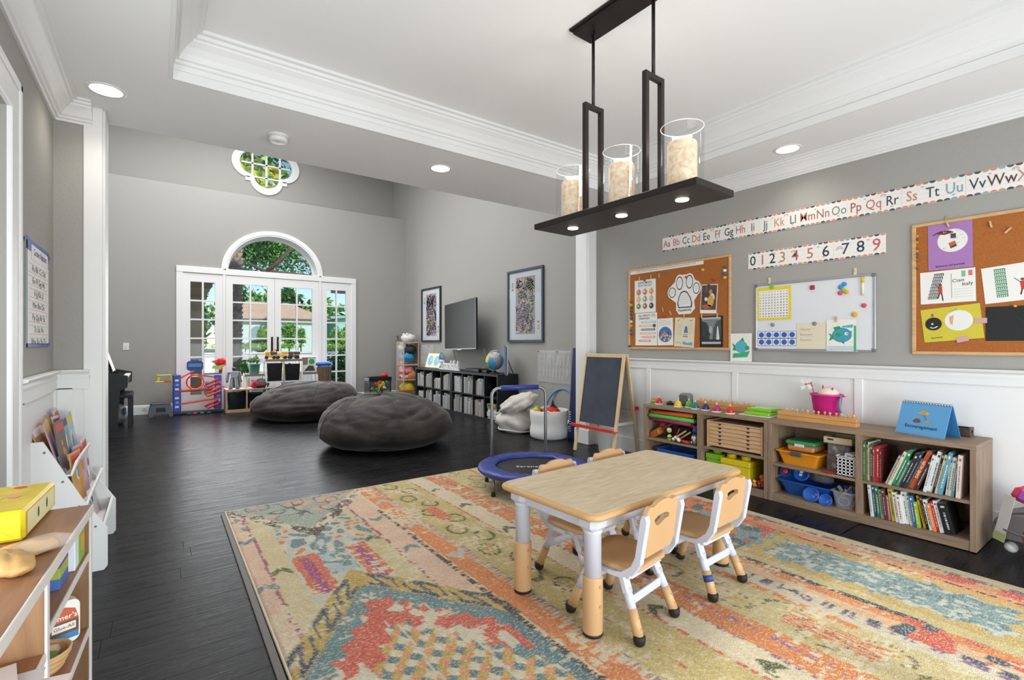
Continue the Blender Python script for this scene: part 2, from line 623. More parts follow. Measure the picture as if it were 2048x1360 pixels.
# lower ceiling ring, raised tray and the header to the tall room
tx0, tx1, ty0, ty1 = 0.045, 3.70, 0.07, 3.43
c = B()
for x0, y0, x1, y1 in ((-1.6, -2.3, 4.5, ty0), (-1.6, ty1, 4.5, 4.38), (-1.6, ty0, tx0, ty1), (tx1, ty0, 4.5, ty1)):
 c.box(x0, y0, ZC, x1, y1, ZC + 0.12, 'ceiling_paint')
c.box(tx0 - 0.05, ty0 - 0.05, ZT, tx1 + 0.05, ty1 + 0.05, ZT + 0.1, 'ceiling_paint')
for x0, y0, x1, y1 in ((tx0 - 0.05, ty0 - .05, tx0, ty1 + .05), (tx1, ty0 - .05, tx1 + 0.05, ty1 + .05), (tx0, ty0 - 0.05, tx1, ty0), (tx0, ty1, tx1, ty1 + 0.05)):
 c.box(x0, y0, ZC + 0.02, x1, y1, ZT + 0.05, 'ceiling_paint')
struct('ceiling', c)
struct('wall_header', B().box(-1.6, 4.2, ZC + 0.12, XT + 0.3, 4.38, ZH, 'wall_paint'))
# tall far room
struct('wall_television', B().box(XT, 4.42, -0.1, XT + 0.3, 11.4, ZH, 'wall_paint'))
struct('wall_piano', B().box(-1.25, 4.36, -0.1, -0.95, 11.4, ZH, 'wall_paint'))
struct('ceiling_far', B().box(-1.3, 4.2, ZH, 4.9, 11.5, ZH + 0.1, 'ceiling_paint'))
# far wall: an arched opening over a wide door unit, the wall is 0.3 deep and carries a ledge
ACX, AZ, ARX, ARZ = 1.838, 2.58, 0.815, 0.735
w = B()
T_ = 0.30
w.box(-1.25, YF, -0.1, 0.275, YF + T_, 2.55, 'wall_paint')
w.box(3.40, YF, -0.1, XT, YF + T_, 2.55, 'wall_paint')
w.box(-1.25, YF, 2.55, ACX - ARX, YF + T_, 4.04, 'wall_paint')
w.box(ACX + ARX, YF, 2.55, XT, YF + T_, 4.04, 'wall_paint')
N = 28
for i in range(N):
 a0, a1 = PI - PI * i / N, PI - PI * (i + 1) / N
 p0 = (ACX + ARX * math.cos(a0), AZ + ARZ * math.sin(a0))
 p1 = (ACX + ARX * math.cos(a1), AZ + ARZ * math.sin(a1))
 q = [(p0[0], p0[1]), (p1[0], p1[1]), (p1[0], 4.04), (p0[0], 4.04)]
 vs = [(x, YF, z) for x, z in q] + [(x, YF + T_, z) for x, z in q]
 w.add(vs, [(0, 1, 2, 3), (7, 6, 5, 4), (0, 4, 5, 1)], 'wall_paint')
w.box(-1.25, YF + 0.03, 3.98, XT, 11.3, 4.039, 'wall_paint')
struct('wall_far', w)
# recessed upper wall with a quatrefoil opening
QX, QZ, YQ = 1.82, 4.93, 11.27
def quat(k, n=16, grow=0.0):
 """Four-lobed outline about (QX, QZ); k scales."""
 hw, hz, r = 0.32 * k, 0.30 * k, 0.30 * k + grow
 p = []
 for cx, cz, a in ((hw, 0, -PI / 2), (0, hz, 0), (-hw, 0, PI / 2), (0, -hz, PI)):
  p += [(QX + cx + r * math.cos(a + PI * i / n), QZ + cz + r * math.sin(a + PI * i / n)) for i in range(n + 1)]
 return p
def quat_r(k, th):
 """Distance of that outline along angle th."""
 hw, hz, r = 0.32 * k, 0.30 * k, 0.30 * k
 best = 0
 for cx, cz in ((hw, 0), (0, hz), (-hw, 0), (0, -hz), (0, 0)):
  px, pz = math.cos(th), math.sin(th)
  bq = px * cx + pz * cz
  dd = bq * bq - (cx * cx + cz * cz - r * r)
  if dd >= 0:
   best = max(best, bq + math.sqrt(dd))
 return best
def ring_wall(b, k, x0, x1, z0, z1, yy, m, n=96):
 """Wall face with the lobed hole cut out."""
 vs, fs = [], []
 for i in range(n):
  th = 2 * PI * i / n
  r = quat_r(k, th)
  vs.append((QX + r * math.cos(th), yy, QZ + r * math.sin(th)))
  cx, cz = math.cos(th), math.sin(th)
  t = min(((x1 - QX) / cx if cx > 1e-9 else 1e9), ((x0 - QX) / cx if cx < -1e-9 else 1e9), ((z1 - QZ) / cz if cz > 1e-9 else 1e9), ((z0 - QZ) / cz if cz < -1e-9 else 1e9))
  vs.append((QX + t * cx, yy, QZ + t * cz))
 for i in range(n):
  j = (i + 1) % n
  fs.append((2 * i, 2 * i + 1, 2 * j + 1, 2 * j))
 b.add(vs, fs, m)
w = B()
qx0, qx1, qz0, qz1 = QX - 0.9, QX + 0.9, QZ - 0.75, QZ + 0.75
ring_wall(w, 1.0, qx0, qx1, qz0, qz1, YQ, 'wall_paint')
w.box(-1.25, YQ, 4.0, qx0, YQ + 0.15, ZH, 'wall_paint')
w.box(qx1, YQ, 4.0, XT, YQ + 0.15, ZH, 'wall_paint')
w.box(qx0, YQ, 4.0, qx1, YQ + 0.15, qz0, 'wall_paint')
w.box(qx0, YQ, qz1, qx1, YQ + 0.15, ZH, 'wall_paint')
struct('wall_recess', w)
# quatrefoil window
q = struct('window_2', None)
def lobed_ring(b, k0, k1, y0, y1, m, n=120):
 vs = []
 for i in range(n):
  th = 2 * PI * i / n
  for k, yy in ((k0, y0), (k1, y0), (k1, y1), (k0, y1)):
   r = quat_r(k, th)
   vs.append((QX + r * math.cos(th), yy, QZ + r * math.sin(th)))
 fs = []
 for i in range(n):
  j = (i + 1) % n
  for a in range(4):
   c2 = (a + 1) % 4
   fs.append((4 * i + a, 4 * i + c2, 4 * j + c2, 4 * j + a))
 b.add(vs, fs, m)
fb = B(); lobed_ring(fb, 0.80, 1.03, YQ - 0.03, YQ + 0.06, 'trim_white')
for sx in (-1, 1):
 for sz in (-1, 1):
  fb.box(QX + sx * 0.35 - 0.045, YQ - 0.03, QZ + sz * 0.33 - 0.045, QX + sx * 0.35 + 0.045, YQ + 0.03, QZ + sz * 0.33 + 0.045, 'trim_white', 0.004)
struct('window_frame', fb, q)
for x in (-0.26, 0.0, 0.26):
 h = 0.44 if x == 0 else 0.27
 struct('muntin', B().box(QX + x - 0.018, YQ + 0.0, QZ - h, QX + x + 0.018, YQ + 0.045, QZ + h, 'trim_white'), q)
for z in (-0.27, 0.0, 0.27):
 h = 0.46 if z == 0 else 0.28
 struct('muntin', B().box(QX - h, YQ + 0.0, QZ + z - 0.014, QX + h, YQ + 0.045, QZ + z + 0.014, 'trim_white'), q)
gb = B()
gb.add([(QX + quat_r(0.84, 2 * PI * i / 60) * math.cos(2 * PI * i / 60), YQ + 0.035, QZ + quat_r(0.84, 2 * PI * i / 60) * math.sin(2 * PI * i / 60)) for i in range(60)], [tuple(range(60))], 'pane_glass')
struct('pane', gb, q)
# arched window
aw = struct('window_1', None)
def arch_ring(b, rx0, rz0, rx1, rz1, y0, y1, m, n=32, z=AZ):
 vs = []
 for i in range(n + 1):
  a = PI - PI * i / n
  for rx, rz, yy in ((rx0, rz0, y0), (rx1, rz1, y0), (rx1, rz1, y1), (rx0, rz0, y1)):
   vs.append((ACX + rx * math.cos(a), yy, z + rz * math.sin(a)))
 fs = []
 for i in range(n):
  for k in range(4):
   k2 = (k + 1) % 4
   fs.append((4 * i + k, 4 * i + k2, 4 * i + 4 + k2, 4 * i + 4 + k))
 fs += [(3, 2, 1, 0), (4 * n, 4 * n + 1, 4 * n + 2, 4 * n + 3)]
 b.add(vs, fs, m)
fb = B(); arch_ring(fb, 0.80, 0.72, 0.905, 0.82, YF - 0.025, YF + 0.012, 'trim_white')
arch_ring(fb, 0.83, 0.745, 0.87, 0.785, YF - 0.035, YF - 0.024, 'trim_white')
struct('arch_casing', fb, aw)
fb = B(); arch_ring(fb, 0.80, 0.72, 0.816, 0.736, YF + 0.0, YF + T_ - 0.05, 'trim_white')
struct('arch_reveal', fb, aw)
fb = B(); arch_ring(fb, 0.765, 0.685, 0.81, 0.73, YF + T_ - 0.06, YF + T_ - 0.02, 'trim_white')
fb.box(ACX - 0.81, YF + 0.0, AZ - 0.02, ACX + 0.81, YF + T_, AZ + 0.012, 'trim_white')
struct('window_frame', fb, aw)
gb = B(); gb.add([(ACX + 0.785 * math.cos(PI * i / 30), YF + T_ - 0.04, AZ + 0.705 * math.sin(PI * i / 30)) for i in range(31)], [tuple(range(31))], 'pane_glass')
struct('pane', gb, aw)
# door unit: two glazed doors between two sidelights
du = struct('door_1', None)
fb = B()
fx0, fx1 = 0.275, 3.40
fb.box(fx0 - 0.03, YF - 0.03, 0, fx0 + 0.07, YF + 0.05, 2.60, 'trim_white', 0.004)
fb.box(fx1 - 0.07, YF - 0.03, 0, fx1 + 0.03, YF + 0.05, 2.60, 'trim_white', 0.004)
fb.box(fx0 - 0.03, YF - 0.035, 2.49, fx1 + 0.03, YF + 0.05, 2.60, 'trim_white', 0.004)
fb.box(0.955, YF - 0.03, 0, 1.005, YF + 0.05, 2.50, 'trim_white', 0.004)
fb.box(2.665, YF - 0.03, 0, 2.715, YF + 0.05, 2.50, 'trim_white', 0.004)
struct('door_frame', fb, du)
def leaf(name, x0, x1, gx0, gx1, yy):
 lf = B()
 lf.box(x0, yy, 0.01, gx0, yy + 0.045, 2.485, 'trim_white')
 lf.box(gx1, yy, 0.01, x1, yy + 0.045, 2.485, 'trim_white')
 lf.box(gx0, yy, 0.01, gx1, yy + 0.045, 0.29, 'trim_white')
 lf.box(gx0, yy, 2.33, gx1, yy + 0.045, 2.485, 'trim_white')
 o = struct(name, lf, du)
 mb = B()
 xm = (gx0 + gx1) / 2
 mb.box(xm - 0.014, yy - 0.004, 0.29, xm + 0.014, yy + 0.049, 2.33, 'trim_white')
 for k in range(1, 6):
  z = 0.29 + k * 0.34
  mb.box(gx0, yy - 0.003, z - 0.014, gx1, yy + 0.048, z + 0.014, 'trim_white')
 struct('muntin_grid', mb, o)
 for cx0, cx1 in ((gx0, xm), (xm, gx1)):
  for k in range(6):
   z = 0.29 + k * 0.34
   struct('pane', B().box(cx0 + 0.004, yy + 0.02, z + 0.004, cx1 - 0.004, yy + 0.024, z + 0.336, 'pane_glass'), o)
 return o
leaf('sidelight', 0.345, 0.955, 0.455, 0.835, YF - 0.015)
leaf('sidelight', 2.715, 3.33, 2.825, 3.215, YF - 0.015)
d1 = leaf('door_leaf', 1.008, 1.834, 1.118, 1.704, YF - 0.02)
d2 = leaf('door_leaf', 1.838, 2.662, 1.948, 2.534, YF - 0.02)
for o, x in ((d1, 1.785), (d2, 1.888)):
 hb = B()
 hb.box(x - 0.018, YF - 0.03, 0.98, x + 0.018, YF - 0.02, 1.34, 'bronze', 0.004)
 hb.tube([(x, YF - 0.03, 1.28), (x, YF - 0.07, 1.29), (x, YF - 0.075, 1.2), (x, YF - 0.075, 1.05), (x, YF - 0.03, 1.02)], 0.011, 'bronze', 8)
 hb.cyl((x, YF - 0.03, 1.33), (x, YF - 0.05, 1.33), 0.018, 'bronze')
 struct('door_handle', hb, o)
# baseboards
bbp = [(0, 0), (0.018, 0), (0.018, 0.13), (0.012, 0.155), (0, 0.16)]
struct('baseboard_far', B().mold(bbp, (-0.95, YF, 0), (0.245, YF, 0), (0, -1, 0), 'trim_white').mold(bbp, (3.43, YF, 0), (XT, YF, 0), (0, -1, 0), 'trim_white'))
struct('baseboard_television', B().mold(bbp, (XT, 4.4, 0), (XT, YF, 0), (-1, 0, 0), 'trim_white'))
struct('baseboard_piano', B().mold(bbp, (-0.95, 4.4, 0), (-0.95, YF, 0), (1, 0, 0), 'trim_white'))
# crown mouldings
crown = [(0, 0), (0, -0.185), (0.014, -0.185), (0.02, -0.168), (0.032, -0.160), (0.036, -0.146), (0.05, -0.134), (0.062, -0.110), (0.08, -0.082), (0.103, -0.058), (0.108, -0.046), (0.122, -0.040), (0.126, -0.022), (0.142, -0.018), (0.142, 0)]
crown = [(a * 0.86, z * 0.70) for a, z in crown]
struct('trim_1', B().mold(crown, (XR, -2.2, ZC), (XR, 4.42, ZC), (-1, 0, 0), 'trim_white'))
struct('trim_2', B().mold(crown, (XL, -2.2, ZC), (XL, 4.13, ZC), (1, 0, 0), 'trim_white', 0, -1).mold(crown, (XL, 4.13, ZC), (-0.345, 4.13, ZC), (0, -1, 0), 'trim_white', 1, 0))
tc_ = [(0, 0.0), (0, -0.20), (0.012, -0.20), (0.016, -0.17), (0.03, -0.165), (0.034, -0.15), (0.048, -0.145), (0.06, -0.115), (0.085, -0.08), (0.112, -0.056), (0.116, -0.046), (0.13, -0.040), (0.134, -0.022), (0.156, -0.018), (0.156, 0)]
tcb = [(0, -0.262), (0.02, -0.262), (0.02, -0.205), (0, -0.2)]
t = B()
for prof in (tc_, tcb):
 t.mold(prof, (tx0, ty0, ZT), (tx0, ty1, ZT), (1, 0, 0), 'trim_white', 1, -1)
 t.mold(prof, (tx0, ty1, ZT), (tx1, ty1, ZT), (0, -1, 0), 'trim_white', 1, -1)
 t.mold(prof, (tx1, ty1, ZT), (tx1, ty0, ZT), (-1, 0, 0), 'trim_white', 1, -1)
 t.mold(prof, (tx1, ty0, ZT), (tx0, ty0, ZT), (0, 1, 0), 'trim_white', 1, -1)
struct('trim_3', t)
# chair rails and panelled wainscot
RZ = 1.053
rail = [(0, -0.062), (0.016, -0.062), (0.018, -0.045), (0.014, -0.03), (0.022, -0.02), (0.036, -0.016), (0.04, -0.006), (0.034, 0), (0, 0)]
x0, x1 = XR - 0.021, XR - 0.007
wp_ = struct('trim_4', B().box(XR - 0.008, -2.2, 0, XR + 0.01, 4.25, 1.02, 'trim_white'))
struct('top_rail', B().box(x0, -2.2, 0.95, x1, 4.25, 1.01, 'trim_white', 0.002), wp_)
struct('base_rail', B().box(x0 - 0.006, -2.2, 0, x1, 4.25, 0.16, 'trim_white', 0.003), wp_)
for k in range(0, 6):
 yy = 3.408 - 0.977 * k
 struct('stile', B().box(x0, yy - 0.027, 0.15, x1, yy + 0.027, 0.955, 'trim_white', 0.002), wp_)
struct('trim_5', B().mold(rail, (XR - 0.006, -2.2, RZ), (XR - 0.006, 4.21, RZ), (-1, 0, 0), 'trim_white'))
wl = B()
x0, x1 = XL + 0.007, XL + 0.021
wl.box(XL - 0.01, 3.14, 0, XL + 0.008, 4.13, 1.03, 'trim_white')
wl.box(x0, 3.14, 0.93, x1, 4.13, 1.02, 'trim_white', 0.002)
wl.box(x0, 3.14, 0, x1, 4.13, 0.16, 'trim_white', 0.002)
for yy in (3.14, 4.07):
 wl.box(x0, yy, 0.15, x1, yy + 0.06, 0.94, 'trim_white', 0.002)
wl.box(XL, 4.122, 0, -0.36, 4.14, 1.03, 'trim_white')
wl.box(XL, 4.108, 0.93, -0.36, 4.124, 1.02, 'trim_white', 0.002)
wl.box(XL, 4.108, 0, -0.36, 4.124, 0.16, 'trim_white', 0.002)
wl.box(XL + 0.02, 4.108, 0.15, -0.44, 4.124, 0.94, 'trim_white', 0.002)
struct('trim_6', wl)
struct('trim_7', B().mold(rail, (XL + 0.006, 3.14, RZ), (XL + 0.006, 4.124, RZ), (1, 0, 0), 'trim_white', 0, -1).mold(rail, (XL + 0.006, 4.124, RZ), (-0.36, 4.124, RZ), (0, -1, 0), 'trim_white', 1, 0))
# posts of the wide archway between the rooms
pc = B()
pc.box(-0.392, 4.12, 0, -0.296, 4.40, ZC, 'trim_white', 0.004)
pc.box(-0.30, 4.15, 0, -0.284, 4.37, ZC, 'trim_white', 0.004)
pc.box(-0.395, 4.11, 0, -0.282, 4.41, 0.18, 'trim_white', 0.006)
struct('trim_8', pc)
pc = B()
pc.box(4.175, 4.20, 0, XR + 0.1, 4.43, ZC, 'trim_white', 0.004)
pc.box(4.163, 4.23, 0, 4.18, 4.40, ZC, 'trim_white', 0.004)
pc.box(4.158, 4.19, 0, XR, 4.44, 0.18, 'trim_white', 0.006)
struct('trim_9', pc)
# casing round the opening in the side wall
cs = [(0, 0), (0.02, 0), (0.024, 0.03), (0.018, 0.05), (0.022, 0.11), (0.03, 0.13), (0.03, 0.15), (0, 0.15)]
t = B()
t.box(XL - 0.004, 2.985, 0, XL + 0.018, 3.14, 2.25, 'trim_white', 0.004)
t.box(XL - 0.004, 3.105, 0, XL + 0.026, 3.14, 2.40, 'trim_white', 0.004)
t.box(XL - 0.004, 0.75, 2.25, XL + 0.018, 3.14, 2.40, 'trim_white', 0.004)
t.box(XL - 0.004, 0.75, 2.365, XL + 0.026, 3.14, 2.40, 'trim_white', 0.004)
t.box(XL - 0.004, 0.75, 0, XL + 0.018, 0.9, 2.25, 'trim_white', 0.004)
struct('trim_10', t)
# ================================================================ outside the glazed doors
solid('paving', '#cfcac2', 0.9, var=0.08, vs=3)
solid('lawn', '#6f9a4a', 0.95, var=0.25, vs=3)
solid('stucco_tan', '#cdb496', 0.9, var=0.06, vs=6, bump=0.3, bs=60)
solid('house_wall', '#dce8ea', 0.9)
solid('roof_tile', '#d8b8a2', 0.85, var=0.15, vs=9)
solid('bark', '#a8968a', 0.95, var=0.35, vs=14, bump=0.5, bs=30)
solid('branch', '#6d5c50', 0.95, var=0.25, vs=10)
for nm, c in (('leaf_dark', '#3d6a3c'), ('leaf_mid', '#5d8f4a'), ('leaf_light', '#8fc05a'), ('leaf_lime', '#b3d84e'), ('leaf_yellow', '#d2c44a')):
 solid(nm, c, 0.7, var=0.2, vs=2)
struct('ground_outside', B().box(-40, 11.0, -0.4, 60, 90, -0.15, 'paving'))
struct('porch_floor', B().box(-3, 10.6, -0.3, 7, 14.2, -0.02, 'paving'))
struct('lawn', B().box(-30, 27.2, -0.15, 50, 70, 0.55, 'lawn'))
rl = np.random.RandomState(5)
def leaves(n, c, r, size, mats, shell=0.55, flat=0.0):
 """n leaf blades scattered through an ellipsoid, as one mesh."""
 b = B()
 d = rl.normal(size=(n, 3))
 d /= np.linalg.norm(d, axis=1)[:, None]
 rad = shell + (1 - shell) * rl.rand(n)
 # lumpy outline
 lump = 1 + 0.18 * np.sin(d[:, 0] * 5 + 1) * np.cos(d[:, 2] * 6) + 0.1 * np.sin(d[:, 1] * 9)
 P = np.array(c) + d * (rad * lump)[:, None] * np.array(r)
 A = rl.normal(size=(n, 3)); A /= np.linalg.norm(A, axis=1)[:, None]
 Bv = np.cross(A, rl.normal(size=(n, 3))); Bv /= np.linalg.norm(Bv, axis=1)[:, None]
 S = size * (0.6 + 0.8 * rl.rand(n))
 V = np.empty((n, 4, 3))
 V[:, 0] = P - A * S[:, None]; V[:, 1] = P + Bv * S[:, None] * 0.45
 V[:, 2] = P + A * S[:, None]; V[:, 3] = P - Bv * S[:, None] * 0.45
 b.v = [tuple(x) for x in V.reshape(-1, 3)]
 b.f = [(4 * i, 4 * i + 1, 4 * i + 2, 4 * i + 3) for i in range(n)]
 b.keys = list(mats)
 b.mi = [int(k) for k in rl.randint(0, len(mats), n)]
 b.sm = [False] * n
 return b
def stuffpart(name, b, parent):
 o = part(name, b, parent)
 o['kind'] = 'stuff'
 return o
# porch post with a moulded capital, and the beam ends it carries
pp = thing('porch_post', 'tan stucco porch post with a flared capital outside the glazed doors', 'post', (0.60, 12.55, -0.02))
part('shaft', B().lathe([(0.20, 0.0), (0.20, 2.1), (0.19, 2.14), (0.23, 2.18), (0.23, 2.24)], 'stucco_tan', 20), pp)
part('base', B().box(-0.27, -0.27, 0, 0.27, 0.27, 0.22, 'stucco_tan', 0.02), pp)
part('capital', B().lathe([(0.21, 2.2), (0.24, 2.3), (0.30, 2.38), (0.31, 2.44)], 'stucco_tan', 20).box(-0.33, -0.33, 2.44, 0.33, 0.33, 2.56, 'stucco_tan', 0.01), pp)
struct('beam_outside', B().box(-3.0, 12.3, 2.55, 1.0, 12.8, 3.1, 'stucco_tan').box(3.55, 12.3, 2.50, 7, 12.8, 3.1, 'stucco_tan').prism([(0, 0), (0.5, 0), (0.35, -0.06), (0, -0.25)], -0.2, 0.2, 'stucco_tan', Matrix.Translation((6.0, 12.55, 2.52)) @ Matrix.Rotation(PI / 2, 4, 'X')))
# palm trunk: rough rings of old leaf boots
pt = thing('palm_tree', 'rough barked palm trunk seen through the glazed door and the arched window', 'tree', (1.66, 15.2, -0.15))
tb = B()
tb.cyl((0, 0, 0), (0.03, 0, 5.6), 0.17, 'bark', 0.15, 14)
part('trunk', tb, pt)
bo = B()
for k in range(44):
 z = 0.15 + k * 0.122
 for j in range(7):
  a = 2 * PI * j / 7 + (k % 2) * PI / 7
  r = 0.185
  bo.add([(r * 0.9 * math.cos(a - 0.38), r * 0.9 * math.sin(a - 0.38), z), (r * 0.9 * math.cos(a + 0.38), r * 0.9 * math.sin(a + 0.38), z), (1.22 * r * math.cos(a), 1.22 * r * math.sin(a), z + 0.13), (0.9 * r * math.cos(a), 0.9 * r * math.sin(a), z + 0.16)], [(0, 1, 2), (0, 2, 3), (1, 3, 2)], 'bark')
stuffpart('leaf_boots', bo, pt)
# big oak whose crown fills the arch
ok = thing('oak_tree', 'spreading oak with bare limbs across the arched window', 'tree', (9.2, 22.0, -0.15))
lb = B()
lb.tube([(0, 0, 0), (-0.4, 0, 2.6), (-1.6, -0.4, 4.4), (-4.4, -0.8, 6.3)], [0.4, 0.34, 0.24, 0.06], 'branch', 8)
lb.tube([(-1.2, -0.2, 3.9), (-4.0, -0.8, 4.1), (-5.9, -0.9, 4.2), (-6.7, -0.8, 4.6)], [0.16, 0.1, 0.07, 0.03], 'branch', 8)
lb.tube([(-5.8, -0.9, 4.15), (-5.2, -1.0, 4.8), (-4.6, -1.0, 5.5)], [0.09, 0.07, 0.03], 'branch', 8)
lb.tube([(-0.4, 0, 2.6), (0.8, 0, 4.6), (2.2, 0, 6.2)], [0.26, 0.17, 0.07], 'branch', 8)
lb.tube([(-2.4, -0.5, 4.9), (-3.6, -0.8, 4.8), (-4.7, -0.9, 4.7)], [0.12, 0.07, 0.03], 'branch', 8)
part('trunk', lb, ok)
cb = leaves(5600, (-5.6, 0.6, 5.35), (2.6, 1.6, 1.6), 0.085, ('leaf_dark', 'leaf_mid', 'leaf_mid', 'leaf_light'), 0.2)
part('crown', cb, ok)
for i, (x, y, z, r, n, mt, lab) in enumerate((
  (6.0, 50, 3.6, (2.4, 2.0, 2.6), 1500, ('leaf_mid', 'leaf_light'), 'pale green tree behind the palm trunk by the tiled roof'),
  (9.9, 52, 4.0, (1.9, 2, 2.5), 1800, ('leaf_dark', 'leaf_mid'), 'dark round tree rising behind the two roof peaks'),
  (13.4, 52, 3.4, (2.4, 2, 2.3), 1300, ('leaf_mid', 'leaf_light'), 'bushy tree behind the teal gable'),
  (1.5, 44, 3.0, (1.6, 2, 3.0), 900, ('leaf_dark', 'leaf_mid'), 'dark tree behind the porch post'))):
 t = thing('garden_tree', lab, 'tree', (x, y, -0.15))
 part('trunk', B().cyl((0, 0, 0), (0, 0, z), 0.22, 'branch', 0.12, 8), t)
 part('crown', leaves(n, (0, 0, z + 0.2), r, 0.34, mt, 0.45), t)
# tall trees whose tops show through the lobed window
for x, y, z, r, n, mt, lab in ((2.3, 21.0, 8.4, (3.2, 1.5, 2.6), 2200, ('leaf_dark', 'leaf_mid', 'leaf_light'), 'leafy treetop seen through the lobed high window'),
                               (2.6, 19.6, 7.1, (1.2, 0.8, 0.9), 600, ('leaf_yellow', 'leaf_lime'), 'yellow flowering treetop seen low in the lobed high window')):
 t = thing('garden_tree', lab, 'tree', (x, y, -0.15))
 part('trunk', B().tube([(-1.38 if y > 20 else -1.95, 0, 0), (-1.4 if y > 20 else -1.95, 0, 5.2), (0, 0, z)], [0.13, 0.11, 0.06], 'branch', 8), t)
 part('crown', leaves(n, (0, 0, z), r, 0.15, mt, 0.1), t)
# neighbour's house: two hipped roofs
hs_ = thing('neighbour_house', 'pale house with two hipped terracotta roofs across the driveway', 'house', (6.6, 38.0, 0.5))
part('wall', B().box(-2.8, 0, 0, 3.0, 8, 2.45, 'house_wall').box(-0.2, -1.4, 0, 2.9, 1, 2.45, 'house_wall'), hs_)
def hip(x0, y0, x1, y1, z0, z1, rx0, rx1):
 ym = (y0 + y1) / 2
 b = B()
 vs = [(x0, y0, z0), (x1, y0, z0), (x1, y1, z0), (x0, y1, z0), (rx0, ym, z1), (rx1, ym, z1)]
 b.add(vs, [(0, 1, 5, 4), (1, 2, 5), (2, 3, 4, 5), (3, 0, 4), (3, 2, 1, 0)], 'roof_tile')
 # raised tile courses on the near slope
 for k in range(1, 11):
  t = k / 11
  a = (x0 + (rx0 - x0) * t, y0 + (ym - y0) * t - 0.03, z0 + (z1 - z0) * t)
  c = (x1 + (rx1 - x1) * t, y0 + (ym - y0) * t - 0.03, z0 + (z1 - z0) * t)
  b.bar(a, c, 0.07, 0.05, 'roof_tile')
 return b
part('roof', hip(-3.4, -0.6, 1.2, 8.6, 2.4, 3.95, -1.2, 0.0), hs_)
part('roof', hip(-0.8, -2.0, 3.4, 8.0, 2.4, 3.85, 1.2, 1.5), hs_)
wn_ = part('window', B().prism([(-1.55, 0.5), (-0.55, 0.5), (-0.55, 1.5)] + circ(-1.05, 1.5, 0.5, 0.5, 12, 0, PI) + [(-1.55, 1.5)], 0, 0.06, 'trim_white', Matrix.Translation((0, -0.02, 0)) @ Matrix.Rotation(PI / 2, 4, 'X')), hs_)
part('pane', B().prism([(-1.47, 0.58), (-0.63, 0.58), (-0.63, 1.5)] + circ(-1.05, 1.5, 0.42, 0.42, 12, 0, PI) + [(-1.47, 1.5)], 0, 0.03, '#8fa9b5', Matrix.Translation((0, -0.085, 0)) @ Matrix.Rotation(PI / 2, 4, 'X')), wn_)
g2 = thing('neighbour_house', 'small teal gabled house behind the bushes', 'house', (14.6, 42.0, 0.5))
part('wall', B().box(-2.5, 0, 0, 4, 6, 2.9, '#a8dcd0'), g2)
part('roof', B().prism([(-3.1, 2.75), (4.6, 3.4), (4.6, 3.6), (-3.1, 2.95)], 0.5, -6.5, '#9cc3cf', Matrix.Rotation(PI / 2, 4, 'X')), g2)
# low white wall with a clipped lime hedge on top, shrubs behind it
struct('wall_garden', B().box(-6, 26.6, -0.15, 26, 27.1, 0.72, '#ece9e4').box(-6, 26.5, 0.72, 26, 27.2, 0.78, '#f0eeea'))
for k, (x0, x1) in enumerate(((1.5, 6.2), (6.4, 12.0), (12.2, 18))):
 n = 1500
 b = leaves(n, ((x0 + x1) / 2, 26.85, 1.08), ((x1 - x0) / 2 - 0.2, 0.35, 0.15), 0.07, ('leaf_lime', 'leaf_light'), 0.1)
 hg_ = solo('hedge', b, ('clipped lime hedge on the low white wall, below the palm', 'clipped lime hedge on the low white wall, middle stretch', 'clipped lime hedge on the low white wall, by the bushes')[k], 'hedge')
 sb_ = B()
 for q in range(6):
  sb_.cyl((x0 + 0.3 + q * 0.8, 26.85, 0.781), (x0 + 0.3 + q * 0.8, 26.85, 1.0), 0.02, 'branch', n=6)
 part('stems', sb_, hg_)['kind'] = 'stuff'
for x, y, z, r, n, mt, lab in ((4.56, 29.5, 1.6, (0.26, 0.26, 0.48), 500, ('leaf_lime', 'leaf_light'), 'bright cone shaped topiary before the arched window of the house'),
                               (6.02, 30.0, 1.75, (0.46, 0.4, 0.68), 1000, ('leaf_mid', 'leaf_light'), 'full round shrub before the second hipped roof'),
                               (6.65, 30.0, 1.6, (0.26, 0.26, 0.52), 500, ('leaf_mid', 'leaf_light'), 'narrow shrub beside the full round shrub'),
                               (4.3, 28.6, 1.1, (0.6, 0.4, 0.35), 700, ('leaf_mid', 'leaf_dark'), 'low shrub beneath the cone topiary'),
                               (8.35, 29.0, 1.35, (0.4, 0.4, 0.75), 900, ('leaf_light', 'leaf_mid'), 'sunny shrub seen in the narrow sidelight'),
                               (9.0, 29.6, 1.4, (0.4, 0.4, 0.85), 900, ('leaf_lime', 'leaf_mid'), 'lime shrub under the teal gable')):
 t = thing('garden_shrub', lab, 'shrub', (x, y, 0.55))
 part('stem', B().cyl((0, 0, 0), (0, 0, z - 0.55), 0.04, 'branch', 0.03, 6), t)
 part('foliage', leaves(n, (0, 0, z - 0.55), r, 0.09, mt, 0.4), t)
for x, y, z, r, n, lab in ((4.5, 14.9, 0.35, (0.75, 0.6, 0.75), 2000, 'dark bush right outside the narrow sidelight'), (5.5, 16.2, 0.4, (0.9, 0.6, 0.8), 1800, 'dark bush further out by the sidelight')):
 t = thing('porch_bush', lab, 'shrub', (x, y, -0.15))
 part('stem', B().cyl((0, 0, 0), (0, 0, z + 0.1), 0.04, 'branch', 0.03, 6), t)
 part('foliage', leaves(n, (0, 0, z + 0.15), r, 0.06, ('leaf_dark', 'leaf_mid'), 0.4), t)
